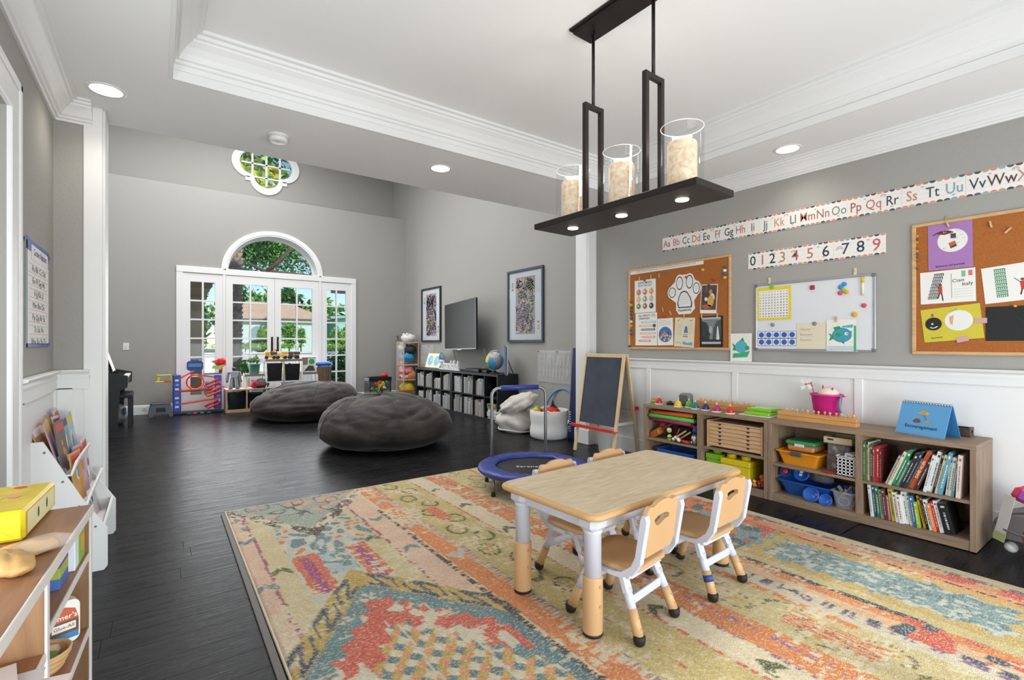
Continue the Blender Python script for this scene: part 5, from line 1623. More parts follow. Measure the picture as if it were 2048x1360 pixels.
# white board
(yl, zt), (yr, zb) = rw(2.155, 1.718), rw(1.291, 1.158)
w_, h_ = yl - yr, zt - zb
wb = thing('white_board', 'magnetic white board in a silver frame between the cork boards', 'white board', (XR - 0.001, (yl + yr) / 2, (zt + zb) / 2))
solid('board_white', '#dfe1e6', 0.22)
solid('aluminium', '#b4b6ba', 0.35, 0.7)
part('panel', B(RW).box(-w_ / 2 + 0.005, -h_ / 2 + 0.005, 0, w_ / 2 - 0.005, h_ / 2 - 0.005, 0.010, 'board_white'), wb)
for q in ((-w_ / 2 + 0.02, h_ / 2 - 0.018, w_ / 2 - 0.02, h_ / 2), (-w_ / 2 + 0.02, -h_ / 2, w_ / 2 - 0.02, -h_ / 2 + 0.018), (-w_ / 2, -h_ / 2 + 0.02, -w_ / 2 + 0.018, h_ / 2 - 0.02), (w_ / 2 - 0.018, -h_ / 2 + 0.02, w_ / 2, h_ / 2 - 0.02)):
 part('frame_rail', B(RW).box(q[0], q[1], 0, q[2], q[3], 0.016, 'aluminium', 0.003), wb)
for sx in (-1, 1):
 for sy in (-1, 1):
  part('corner_cap', B(RW).box(sx * w_ / 2, sy * h_ / 2, -0.0005, sx * (w_ / 2 - 0.026), sy * (h_ / 2 - 0.026), 0.0185, '#6d7075', 0.004), wb)
part('pen_ledge', B(RW).box(-0.14, -h_ / 2 - 0.004, 0.0, 0.34, -h_ / 2 + 0.004, 0.035, 'aluminium', 0.002), wb)
for y_, z_ in ((2.039, 1.737), (1.42, 1.741)):
 yy, zz = rw(y_, z_)
 part('hook', B(RW).box(-0.010, -0.03, 0, 0.010, 0.03, 0.006, '#d9cdb4', 0.002).tube([(0, 0.0, 0.006), (0, 0.006, 0.018), (0, 0.02, 0.02)], 0.003, '#caa964', 6), wb, (0, yy - (yl + yr) / 2, zz - (zt + zb) / 2))
WOFF = 0.0125
def d_hundred(b, w, h):
 b.rect(-w * 0.43, -h * 0.43, w * 0.43, h * 0.40, 0.0006, '#f0eeea')
 for r in range(10):
  for c in range(10):
   b.text(str(r * 10 + c + 1), w * (-0.385 + 0.0855 * c), h * (0.35 - 0.082 * r), h * 0.058, '#2a2a2e', 0.0010, 'CENTER', 0, 0.85, 0.02)
sheet('hundred_chart', 'yellow bordered hundred chart on the white board', 'chart', 2.140, 1.685, 1.862, 1.412, WOFF, '#e6cf2e', 0.0, d_hundred)
def d_ten(b, w, h):
 b.rect(-w / 2, -h / 2, w / 2, h / 2, 0.0006, '#2a2c34')
 for r in range(2):
  for c in range(5):
   x, y = w * (-0.4 + 0.2 * c), h * (0.25 - 0.5 * r)
   b.rect(x - w * 0.093, y - h * 0.225, x + w * 0.093, y + h * 0.225, 0.0010, '#eceef2')
   b.disc(x, y, w * 0.072, 0.0014, '#2f62c0', 16)
sheet('ten_frame', 'ten frame card with ten blue dots on the white board', 'card', 2.130, 1.319, 1.823, 1.20, WOFF, 'paper', 0.0, d_ten)
def d_note(b, w, h):
 for k in range(9):
  b.rect(-w * 0.46, h * (0.36 - 0.1 * k), w * 0.46, h * (0.366 - 0.1 * k), 0.0006, '#d2cdc2')
 for k, t in enumerate(('Harper', 'Bennett', 'Everett')):
  b.text(t, -w * 0.38, h * (0.26 - 0.21 * k), h * 0.14, '#b0aca6', 0.0010, 'LEFT')
sheet('handwriting_note', 'cream lined paper with three pencilled names on the white board', 'note', 1.818, 1.378, 1.611, 1.178, WOFF, 'paper_cream', 0.0, d_note)
def d_fish(b, w, h, simple=False):
 T, G, DG = ('#3f9cb8', '#2f9a5c', '#1f6a4a')
 rr = random.Random(8)
 for k in range(26):
  b.disc(rr.uniform(-0.46, 0.46) * w, rr.uniform(-0.46, 0.46) * h, w * 0.008, 0.0006, '#4a4a55', 6)
 if simple:
  b.flat([(-w * 0.4, -h * 0.38), (w * 0.3, -h * 0.34), (w * 0.42, -h * 0.12), (0, -h * 0.2), (-w * 0.36, -h * 0.22)], 0.0007, '#3fb070')
  b.flat([(-w * 0.42, h * 0.15), (-w * 0.2, h * 0.05), (-w * 0.22, -h * 0.12), (-w * 0.4, -h * 0.1), (-w * 0.34, 0)], 0.0008, G)
  b.flat([(-w * 0.1, h * 0.2), (w * 0.1, h * 0.36), (w * 0.16, h * 0.22)], 0.0008, G)
  b.disc(0.02 * w, 0.02 * h, w * 0.29, 0.0010, '#55b0c4', 18, h * 0.22)
  b.disc(w * 0.3, -h * 0.02, w * 0.1, 0.0012, G, 10, h * 0.08)
  return
 b.rect(w * 0.42, -h * 0.48, w * 0.495, h * 0.3, 0.0006, '#3fae78')
 b.flat([(w * 0.05, h * 0.30), (w * 0.40, h * 0.34), (w * 0.38, h * 0.24), (w * 0.0, h * 0.25)], 0.0006, '#4fb8b4')
 b.flat([(-w * 0.34, h * 0.05), (-w * 0.44, h * 0.08), (-w * 0.36, -h * 0.02), (-w * 0.42, -h * 0.16), (-w * 0.22, -h * 0.08)], 0.0008, G)
 b.flat([(-w * 0.2, h * 0.14), (-w * 0.28, h * 0.26), (-w * 0.05, h * 0.3), (w * 0.02, h * 0.2)], 0.0008, G)
 b.flat([(-w * 0.02, -h * 0.18), (w * 0.1, -h * 0.26), (w * 0.12, -h * 0.16)], 0.0008, G)
 b.disc(w * 0.02, h * 0.02, w * 0.33, 0.0010, DG, 24, h * 0.22)
 b.disc(w * 0.02, h * 0.02, w * 0.315, 0.0012, T, 24, h * 0.208)
 b.disc(-w * 0.1, h * 0.03, w * 0.1, 0.0014, G, 10, h * 0.07)
 b.disc(w * 0.18, h * 0.06, w * 0.065, 0.0014, '#f2f2f0', 12, h * 0.05)
 b.disc(w * 0.2, h * 0.06, w * 0.025, 0.0016, '#1c1c20', 8)
 b.flat([(w * 0.30, h * 0.10), (w * 0.36, h * 0.17), (w * 0.34, h * 0.03)], 0.0012, T)
 for k in range(3):
  b.stroke([(w * (-0.46 + 0.08 * i), h * (-0.34 - 0.045 * k + 0.012 * (i % 2))) for i in range(12)], h * 0.014, 0.0008, '#5fb4c8')
sheet('fish_painting', 'blue fish painting clipped to the white board', 'painting', 1.603, 1.397, 1.408, 1.155, WOFF + 0.004, 'paper', 0.0, d_fish)
peg(1.535, 1.40, 0, 'clothespin holding the blue fish painting', WOFF + 0.006)
sheet('fish_painting', 'green and blue fish painting standing on the chair rail', 'painting', 2.372, 1.306, 2.180, 1.062, 0.016, 'paper', 0.0, lambda b, w, h: d_fish(b, w, h, True), thick=0.004)
def magnet(label, col, y, z, r=0.02, sq=False):
 y, z = rw(y, z)
 b = B(RW)
 if sq:
  b.box(-r, -r, 0, r, r, 0.012, col, 0.004)
 else:
  b.lathe([(r, 0.0), (r, 0.008), (r * 0.85, 0.011), (0, 0.012)], col, 16)
 solo('magnet', b, label, 'magnet', (XR - 0.0115, y, z), None, 'magnets on the white board')
magnet('dark red square magnet above the middle of the white board', '#a8244a', 1.703, 1.653, 0.018, True)
magnet('upper blue magnet in the cluster of five', '#2f8fd0', 1.486, 1.658, 0.017)
magnet('lower blue magnet in the cluster of five', '#2f8fd0', 1.509, 1.637, 0.017)
magnet('green magnet in the middle of the cluster of five', '#8fc03a', 1.490, 1.616, 0.016)
magnet('pink magnet in the cluster of five', '#d9487a', 1.512, 1.594, 0.017)
magnet('yellow magnet in the cluster of five', '#e0a82a', 1.472, 1.600, 0.017)
magnet('lone pink magnet near the outer edge of the white board', '#d9486a', 1.361, 1.492, 0.017)
magnet('lone yellow magnet above the blue fish painting', '#e0b030', 1.418, 1.431, 0.02)
magnet('grey round magnet above the ten frame', '#8a8c90', 2.006, 1.373, 0.016)
magnet('grey round magnet holding the handwriting note', '#7d8580', 1.687, 1.372, 0.016)
magnet('green clip magnet at the top of the hundred chart', '#7ab83a', 2.012, 1.690, 0.017, True)
y_, z_ = rw(1.367, 1.634)
mk_ = thing('board_marker', 'yellow capped marker standing upright on the white board', 'marker', (XR - 0.02, y_, z_))
part('barrel', B(RW).cyl((0, -0.065, 0), (0, 0.03, 0), 0.008, '#e9e4dc', n=12), mk_)
part('cap', B(RW).cyl((0, 0.026, 0), (0, 0.064, 0), 0.0105, '#e0b82a', n=12), mk_)
part('end_plug', B(RW).cyl((0, -0.07, 0), (0, -0.056, 0), 0.009, '#e8cc6a', n=12), mk_)
# second cork board
def d_purple(b, w, h):
 b.disc(w * 0.06, h * 0.11, w * 0.34, 0.0010, '#e9e6e2', 28, h * 0.25)
 rr = random.Random(2)
 for k in range(14):
  x, y = w * rr.uniform(-0.2, 0.3), h * rr.uniform(-0.08, 0.3)
  b.stroke([(x, y), (x + w * 0.09, y + h * 0.02)], 0.002, 0.0014, '#a9a9ac')
 for k in range(16):
  a = rr.uniform(0.3, 2.6)
  x, y = -w * 0.12, h * 0.26
  b.stroke([(x, y), (x + w * 0.2 * math.cos(a), y + h * 0.08 * math.sin(a)), (x + w * 0.26 * math.cos(a + 0.4), y + h * 0.06 * math.sin(a + 0.4))], 0.005, 0.0014 + k * 0.00002, '#6a2a2a')
 b.rect(w * 0.02, h * 0.16, w * 0.14, h * 0.26, 0.0016, '#4a4648')
 b.flat([(-w * 0.03, h * 0.06), (w * 0.12, h * 0.1), (w * 0.16, -h * 0.02), (w * 0.02, -h * 0.06)], 0.0016, '#c2603a')
 b.flat([(0, -h * 0.02), (w * 0.14, h * 0.02), (w * 0.16, -h * 0.02), (w * 0.02, -h * 0.06)], 0.0018, '#3a4048')
 b.text('Bethenis self portrait', 0, -h * 0.42, h * 0.06, '#3a2a48', 0.0012, 'CENTER', 0.03, 0.95, 0.01)
on_cork('self_portrait', 'purple paper with a collaged paper plate face', 'paper craft', 1.0, 1.993, 0.782, 1.698, col='#a678b4', tilt=0.01, draw=d_purple)
def d_card(b, w, h, tower, full=True):
 for k in range(8):
  y = h * (-0.36 + 0.1 * k)
  dx = w * (-0.36 + 0.018 * k) if full else -w * 0.30
  ww_ = w * 0.18
  b.rect(dx, y, dx + ww_, y + h * 0.085, 0.0006, tower)
  for j in range(5):
   b.rect(dx + ww_ * (0.08 + 0.18 * j), y + h * 0.012, dx + ww_ * (0.17 + 0.18 * j), y + h * 0.06, 0.0010, '#dfe4de')
 x0 = -w * 0.12 if full else w * 0.12
 b.disc(x0, h * 0.06, w * 0.03, 0.0010, '#7a4a38', 10)
 b.flat([(x0 - w * 0.04, h * 0.01), (x0 + w * 0.03, h * 0.02), (x0 + w * 0.03, -h * 0.22), (x0 - w * 0.035, -h * 0.2)], 0.0010, '#c23a2a')
 b.stroke([(x0 - w * 0.02, -h * 0.2), (x0 - w * 0.05, -h * 0.34)], w * 0.022, 0.0012, '#2a2a30')
 b.stroke([(x0 + w * 0.02, -h * 0.2), (x0 + w * 0.04, -h * 0.42)], w * 0.022, 0.0012, '#2a2a30')
 b.stroke([(x0 - w * 0.02, -h * 0.02), (x0 - w * 0.12, h * 0.12)], w * 0.012, 0.0012, '#4a4a50')
 if full:
  b.stroke([(w * 0.08, h * 0.38), (w * 0.08, -h * 0.36)], 0.002, 0.0008, '#6a6a6a')
  b.rect(w * 0.26, h * 0.26, w * 0.33, h * 0.44, 0.0008, '#7ab89a')
  b.rect(w * 0.38, h * 0.28, w * 0.45, h * 0.44, 0.0008, '#d96a78')
  b.text('Ciao', w * 0.2, h * 0.16, h * 0.15, '#2a2a2e', 0.001, 'CENTER', 0.1)
  b.text('Italy', w * 0.36, h * 0.04, h * 0.15, '#2a2a2e', 0.001, 'CENTER', 0.1)
  for k in range(4):
   b.rect(w * 0.12, h * (-0.1 - 0.08 * k), w * 0.44, h * (-0.095 - 0.08 * k), 0.0008, '#a9a9a9')
 else:
  b.stroke([(w * 0.3, h * 0.4), (w * 0.3, -h * 0.3)], 0.002, 0.0008, '#6a6a6a')
on_cork('postcard_drawing', 'white postcard drawing of a grey leaning tower', 'drawing', 1.04, 1.690, 0.768, 1.480, tilt=0.02, draw=lambda b, w, h: d_card(b, w, h, '#4a4e52'), off=OFF + 0.001)
on_cork('postcard_drawing', 'white postcard drawing of a green tower, tilted', 'drawing', 0.735, 1.692, 0.46, 1.472, tilt=0.09, draw=lambda b, w, h: d_card(b, w, h, '#3f8a62', False))
def d_yellow(b, w, h):
 b.disc(-w * 0.3, h * 0.04, w * 0.145, 0.0014, '#1c1a1e', 24)
 b.disc(w * 0.13, h * 0.07, w * 0.235, 0.0010, '#e6e6e2', 30, h * 0.30)
 b.flat([(-w * 0.02, h * 0.2), (w * 0.06, h * 0.24), (w * 0.02, -h * 0.05), (-w * 0.02, h * 0.0)], 0.0014, '#e0a484')
 b.disc(-w * 0.32, h * 0.04, w * 0.02, 0.0018, '#e6e6e2', 8)
 b.stroke([(-w * 0.36, -h * 0.06), (-w * 0.31, -h * 0.09), (-w * 0.24, -h * 0.05)], w * 0.02, 0.0018, '#e6e6e2')
 b.rect(-w * 0.32, h * 0.26, -w * 0.28, h * 0.34, 0.0012, '#b04a4a')
 b.flat([(-w * 0.02, h * 0.36), (w * 0.14, h * 0.44), (w * 0.1, h * 0.32)], 0.0008, '#8fc04a')
 b.text('Snowman', -w * 0.27, -h * 0.38, h * 0.07, '#3a4a2a', 0.001, 'CENTER', 0.05, 1, 0.01)
on_cork('snowman_craft', 'yellow paper with a black circle and a white oval', 'paper craft', 1.03, 1.455, 0.738, 1.238, col='#cfc03a', tilt=0.10, draw=d_yellow, off=OFF + 0.001)
on_cork('black_paper', 'plain black paper with faint chalk smears', 'paper', 0.723, 1.442, 0.40, 1.235, col='#17181b', draw=lambda b, w, h: [b.stroke([(w * (-0.1 + 0.1 * k), h * 0.2), (w * (0.1 + 0.08 * k), -h * 0.1)], 0.004, 0.0006, '#26302c') for k in range(4)])
for nm, y, z, r in (('pink tape holding the yellow paper to the black paper', 0.745, 1.36, 0.0), ('pink tape at the bottom of the yellow paper', 0.83, 1.245, 0.25)):
 y, z = rw(y, z)
 solo('tape_strip', B(RW @ Matrix.Rotation(r, 4, 'Z')).box(-0.03, -0.017, 0, 0.03, 0.017, 0.0008, '#d2a0a0'), nm, 'tape', (XR - OFF - 0.004, y, z), None, 'pink tape on the yellow paper')
# ================================================================ low bookcases along the wall of boards
BX = 3.85
def bookcase(label, y0, y1, ydiv, zsh):
 """Two-bay case; local x runs into the wall, local y along it."""
 o = thing('low_bookcase', label, 'bookcase', (BX, y0, 0.0))
 w = y1 - y0
 d = 0.40
 part('top_board', B().box(0, 0, 0.595, d, w, 0.625, 'bookcase_oak', 0.0015), o)
 part('bottom_board', B().box(0.004, 0.03, 0.035, d, w - 0.03, 0.06, 'bookcase_oak'), o)
 part('plinth', B().box(0.006, 0.03, 0.0, 0.022, w - 0.03, 0.035, 'bookcase_oak'), o)
 for a in (0, w - 0.03):
  part('side_panel', B().box(0, a, 0, d, a + 0.03, 0.595, 'bookcase_oak_up', 0.0015), o)
 part('divider', B().box(0, ydiv - y0 - 0.019, 0.06, d - 0.01, ydiv - y0 + 0.019, 0.595, 'bookcase_oak_up'), o)
 part('back_panel', B().box(d - 0.01, 0.03, 0.035, d, w - 0.03, 0.595, 'bookcase_oak'), o)
 for (a, b2), z in zip(((0.03, ydiv - y0 - 0.019), (ydiv - y0 + 0.019, w - 0.03)), zsh):
  part('shelf', B().box(0.004, a, z - 0.018, d - 0.01, b2, z, 'bookcase_oak'), o)
 return o
bookcase('low oak bookcase with two shelves of books', 0.715, 1.915, 1.306, (0.293, 0.293))
bookcase('low oak bookcase with instruments and a drawer box', 1.918, 3.125, 2.515, (0.322, 0.305))
# ---- books
BK = [  # thickness, height, colour, title colour
 [(14, 225, '#3f6b4f', '#d9d4c4'), (10, 205, '#d9b93f', '#3a3a2a'), (14, 222, '#dcd3bb', '#8a6a3a'), (18, 215, '#4a544a', '#c9c4b0'), (12, 200, '#9a3038', '#e0c9b0'), (24, 205, '#b2252c', '#f0dcc8'), (10, 190, '#6a2226', '#d0b090'),
     (16, 185, '#b9b4ac', '#6a6a6a'), (16, 215, '#ddd6be', '#7a5a2a'), (24, 222, '#2f8a5c', '#e9efe4'), (16, 165, '#58a48c', '#e9efe4'), (24, 215, '#33302f', '#d9cdbf'), (14, 228, '#22344c', '#b9c4d0'), (10, 190, '#8a7a4a', '#e0d8c0'),
     (26, 232, '#c2532c', '#fff4e8'), (24, 190, '#3f2a26', '#c9b4a0'), (16, 205, '#dcdcd8', '#4a6a9a'), (26, 225, '#e2e2de', '#3a3f48'), (14, 228, '#1f2024', '#d0d0d0'), (16, 215, '#d8d2bc', '#6a5a3a'), (20, 230, '#5f9fb4', '#eef4f4'), (14, 205, '#e6e4de', '#1f2024'), (18, 205, '#d9d4c0', '#5a6a4a'), (12, 205, '#4f8794', '#e4ecec'), (22, 222, '#e2cfc6', '#a0605a')],
 [(14, 225, '#dfddd4', '#4a4a4a'), (18, 225, '#2f4f74', '#dfe6ee'), (22, 222, '#3f7a50', '#e6efe4'), (20, 205, '#8a9a84', '#3a4238'), (16, 218, '#5f2a30', '#e0c4b8'), (14, 170, '#d58aa4', '#f6ecec'), (22, 222, '#c2b83f', '#4a4a2a'), (20, 205, '#e4e2dc', '#b04a3a'), (24, 195, '#e6e6e2', '#c23a3a'), (26, 220, '#e8e8e4', '#3a7a6a'),
     (16, 200, '#d9d9d4', '#5a5a60'), (20, 205, '#3a74a0', '#eef2f4'), (16, 170, '#9ab83a', '#f4f6e8'), (14, 215, '#e0a82a', '#1f1f20'), (16, 220, '#1f1f22', '#e0b040'), (18, 200, '#e6e4e0', '#2a2a30'), (12, 180, '#e08a3f', '#fff'.ljust(7, 'f')), (16, 195, '#c22a2a', '#f6e0d8'), (20, 205, '#dfe2e2', '#6a7a84'), (44, 195, '#17171a', '#c9ccd0')]]
def book(y, z0, t, h, lean, col, tcol, label, group, depth, xo, text=None):
 b = B()
 s = 1 if lean >= 0 else -1
 a0, a1 = (0, t) if s > 0 else (-t, 0)
 c = 0.0016
 b.box(0, a0, 0, 0.003, a1, h, col, 0.0006)
 b.box(0.002, a0, 0, depth, a0 + c, h, col)
 b.box(0.002, a1 - c, 0, depth, a1, h, col)
 o = solo('book', b, label, 'book', (BX + xo, y, z0), (lean, 0, 0), group)
 part('pages', B().box(0.0035, a0 + c, 0.003, depth - 0.003, a1 - c, h - 0.003, '#e6dfce'), o)
 T = Matrix.Translation((-0.0006, (a0 + a1) / 2, h * 0.52)) @ Matrix(((0, 0, -1, 0), (-1, 0, 0, 0), (0, 1, 0, 0), (0, 0, 0, 1))) @ Matrix.Rotation(PI / 2, 4, 'Z')
 tb = B(T)
 if text:
  tb.text(text, 0, 0, t * 0.85, tcol, 0.0002, 'CENTER', 0, 0.95, 0.01)
 else:
  rr = random.Random(int(h * 1e6) + int(t * 1e7))
  x = -h * 0.36
  while x < h * 0.2:
   l = rr.uniform(0.004, 0.014)
   tb.rect(x, -t * 0.11, x + l, t * 0.11, 0.0002, tcol)
   x += l + rr.uniform(0.002, 0.006)
  tb.rect(h * 0.34, -t * 0.22, h * 0.40, t * 0.22, 0.0002, tcol)
 part('spine_title', tb, o)
CN = {'#3f6b4f': 'dark green', '#d9b93f': 'yellow', '#dcd3bb': 'cream', '#4a544a': 'grey green', '#9a3038': 'crimson', '#b2252c': 'thick red', '#6a2226': 'maroon', '#b9b4ac': 'grey', '#ddd6be': 'ivory', '#2f8a5c': 'green', '#58a48c': 'short teal', '#33302f': 'charcoal', '#22344c': 'navy', '#8a7a4a': 'khaki', '#c2532c': 'orange', '#3f2a26': 'brown', '#dcdcd8': 'white', '#e2e2de': 'thick white', '#1f2024': 'black', '#d8d2bc': 'cream', '#5f9fb4': 'light blue', '#e6e4de': 'white', '#d9d4c0': 'ivory', '#4f8794': 'teal', '#e2cfc6': 'pinkish white',
      '#dfddd4': 'off white', '#2f4f74': 'navy', '#3f7a50': 'green', '#8a9a84': 'grey green', '#5f2a30': 'maroon', '#d58aa4': 'short pink', '#c2b83f': 'yellow green', '#e4e2dc': 'white', '#e6e6e2': 'white', '#e8e8e4': 'wide white', '#d9d9d4': 'light grey', '#3a74a0': 'blue', '#9ab83a': 'lime', '#e0a82a': 'yellow', '#1f1f22': 'black', '#e6e4e0': 'white', '#e08a3f': 'orange', '#c22a2a': 'red', '#dfe2e2': 'pale grey', '#17171a': 'thick black'}
ORDS = ('first', 'second', 'third', 'fourth', 'fifth', 'sixth', 'seventh', 'eighth', 'ninth', 'tenth', 'eleventh', 'twelfth', 'thirteenth', 'fourteenth', 'fifteenth', 'sixteenth', 'seventeenth', 'eighteenth', 'nineteenth', 'twentieth', 'twenty-first', 'twenty-second', 'twenty-third', 'twenty-fourth', 'twenty-fifth')
for row, z0 in ((0, 0.293), (1, 0.060)):
 bks = BK[row]
 n = len(bks)
 y = 1.285 if row == 0 else 1.240
 if row == 0:
  leans = [0.0] * 7 + [0.36] * 9 + [0.20] * 5 + [0.11] * 3 + [0.05]
 else:
  leans = [-0.10] * 6 + [-0.13] * 7 + [-0.20] * 6 + [-0.24]
 k = 0.93 if row == 0 else 1.0
 hs = 1.17 if row == 0 else 0.93
 for i, (t, h, c, tc_) in enumerate(bks):
  t, h = t * k / 1000, h * hs / 1000
  if row == 0 and leans[i] > 0.3:
   h *= 0.97
  ln = leans[i]
  if row == 0:
   if i and leans[i - 1] > ln:
    y -= 0.19 * (math.tan(leans[i - 1]) - math.tan(ln)) * 0.75
   y -= t / math.cos(ln) + 0.0006
   yy = y
  else:
   if i and abs(ln) > abs(leans[i - 1]):
    y -= 0.17 * (math.tan(-ln) - math.tan(-leans[i - 1]))
   yy = y
   y -= t / math.cos(ln) + 0.0006
  lab = f'{CN[c]} book, {ORDS[i]} from the divider on the {"upper" if row == 0 else "lower"} book shelf'
  txt = None
  if c == '#c2532c':
   txt = 'DAVID ALLEN'
  if c == '#17171a':
   txt = None
  book(yy, z0 + 0.0004, t, h, ln, c, tc_, lab, 'books in the low bookcase', 0.15 + 0.04 * ((i * 7) % 5) / 4, 0.012 + 0.02 * ((i * 3) % 4) / 3, txt)
  if row == 0 and i == 6:
   y -= 0.02
# ---- upper bay beside the books: tubs, boxes
solid('orange_plastic', '#e39420', 0.35)
solid('green_plastic', '#3f9a62', 0.4)
solid('lime_plastic', '#86c02c', 0.35)
solid('yellow_plastic', '#dcc41e', 0.4)
film('clear_film', '#cfd3d6', 0.22, 0.2)
film('blue_film', '#2a63c0', 0.72, 0.2)
def tub(b, x0, y0, x1, y1, z0, z1, m, taper=0.02, wall=0.004, r=0.02, rim=0.008):
 """Open box with sloping walls and a rolled rim."""
 cx, cy = (x0 + x1) / 2, (y0 + y1) / 2
 def ringp(k):
  return rrect(x0 + k, y0 + k, x1 - k, y1 - k, r, 3)
 rings = [(ringp(taper), z0), (ringp(taper * 0.5), z0 + (z1 - z0) * 0.5), (ringp(0.002), z1 - 0.01), (ringp(-rim), z1 - 0.008), (ringp(-rim), z1), (ringp(wall), z1), (ringp(taper + wall), z0 + wall)]
 n = len(rings[0][0])
 vs = [(p[0], p[1], z) for rg, z in rings for p in rg]
 fs = [(j * n + i, j * n + (i + 1) % n, (j + 1) * n + (i + 1) % n, (j + 1) * n + i) for j in range(len(rings) - 1) for i in range(n)]
 fs += [tuple(reversed(range(n))), tuple((len(rings) - 1) * n + i for i in range(n))]
 b.add(vs, fs, m, False)
 return b
t = thing('storage_tub', 'orange plastic tub with a dark latch on the upper shelf', 'tub', (3.885, 1.58, 0.2935))
part('body', tub(B(), 0, -0.01, 0.26, 0.285, 0.0, 0.105, 'orange_plastic', 0.03, rim=0.012), t)
part('lid', B().box(0.006, 0.0, 0.088, 0.254, 0.275, 0.098, 'orange_plastic', 0.003), t)
part('latch', B().box(-0.018, 0.10, 0.076, 0.0, 0.18, 0.105, '#4a4a52', 0.004), t, label='dark grey latch')
t = thing('lunch_box', 'green lidded lunch box stacked on the orange tub', 'box', (3.93, 1.62, 0.3995))
part('body', B().box(0, 0, 0, 0.20, 0.19, 0.048, '#c98a5a', 0.012), t, label='orange tinted body')
part('lid', B().box(-0.012, -0.012, 0.046, 0.212, 0.202, 0.078, 'green_plastic', 0.013), t)
part('clasp', B().box(-0.016, 0.06, 0.036, -0.010, 0.13, 0.058, '#d9d4c8', 0.002), t)
t = thing('clear_box', 'clear stacked boxes of small parts under a cream lid', 'box', (3.96, 1.395, 0.2935))
part('body', B().box(0, 0, 0, 0.17, 0.15, 0.11, 'clear_film', 0.006).box(0.004, 0.004, 0.112, 0.166, 0.146, 0.20, 'clear_film', 0.006), t)
cb = B()
rr = random.Random(9)
for k in range(60):
 cb.rbox((rr.uniform(0.02, 0.15), rr.uniform(0.02, 0.13), rr.choice((rr.uniform(0.012, 0.08), rr.uniform(0.125, 0.18)))), (0.03, 0.022, 0.014), rr.choice(['#7a5a50', '#b8643a', '#4a4a52', '#a9a4a0', '#c27a4a']), 0.002, (rr.uniform(0, 3), rr.uniform(0, 3), 0))
o = part('contents', cb, t); o['kind'] = 'stuff'
part('lid', B().box(-0.014, -0.016, 0.202, 0.184, 0.166, 0.212, '#d9cba8', 0.003).box(-0.014, -0.016, 0.212, -0.004, 0.166, 0.248, '#d9cba8', 0.003).box(0.174, -0.016, 0.212, 0.184, 0.166, 0.248, '#d9cba8', 0.003).box(-0.004, 0.156, 0.212, 0.174, 0.166, 0.248, '#d9cba8', 0.003).box(-0.004, -0.016, 0.212, 0.174, -0.006, 0.248, '#d9cba8', 0.003).box(-0.0155, 0.10, 0.224, -0.0135, 0.14, 0.236, '#3a3430'), t, label='cream tray lid with a slot handle')
t = thing('perforated_basket', 'white basket with square holes on the upper shelf', 'basket', (3.868, 1.328, 0.2935))
w_, h_, d_ = 0.12, 0.135, 0.13
pbk = B()
# walls as a lattice: solid strips between the holes
for k in range(7):
 z = k * h_ / 6
 pbk.box(0, 0, max(0, z - 0.0075), 0.003, w_, min(h_, z + 0.0075), 'white_plastic')
 pbk.box(0, 0, max(0, z - 0.006), d_, 0.003, min(h_, z + 0.006), 'white_plastic')
 pbk.box(0, w_ - 0.003, max(0, z - 0.006), d_, w_, min(h_, z + 0.006), 'white_plastic')
for k in range(6):
 y_ = k * w_ / 5
 pbk.box(0, max(0, y_ - 0.008), 0, 0.003, min(w_, y_ + 0.008), h_, 'white_plastic')
 x_ = k * d_ / 5
 for yy in (0, w_ - 0.003):
  pbk.box(max(0, x_ - 0.006), yy, 0, min(d_, x_ + 0.006), yy + 0.003, h_, 'white_plastic')
pbk.box(0, 0, 0, d_, w_, 0.004, 'white_plastic').box(d_ - 0.003, 0, 0, d_, w_, h_, 'white_plastic')
part('lattice_body', pbk, t)
part('rim', B().tube([(0, 0, h_), (0, w_, h_), (d_, w_, h_), (d_, 0, h_)], 0.005, 'white_plastic', 6, True), t)
cb = B()
for k in range(14):
 cb.rbox((rr.uniform(0.03, 0.10), rr.uniform(0.02, 0.10), h_ + rr.uniform(-0.03, 0.02)), (0.05, 0.035, 0.008), rr.choice(['#c9c6c4', '#a9a8a8', '#e0dedc', '#8a8884']), 0.002, (rr.uniform(-0.7, 0.7), rr.uniform(-0.7, 0.7), rr.uniform(0, 3)))
cb.box(0.008, 0.008, 0.006, d_ - 0.008, w_ - 0.008, h_ - 0.03, '#3a3838', 0.004)
o = part('contents', cb, t); o['kind'] = 'stuff'
solo('red_tag', B().disc(0, 0, 0.035, 0.004, 'red_paint', 16, 0.05).disc(0, 0, 0.035, 0.0, 'red_paint', 16, 0.05).box(-0.02, -0.03, 0, 0.02, 0.03, 0.005, 'red_paint', 0.002), 'flat red round tag lying before the perforated basket', 'tag', (3.885, 1.50, 0.2935))
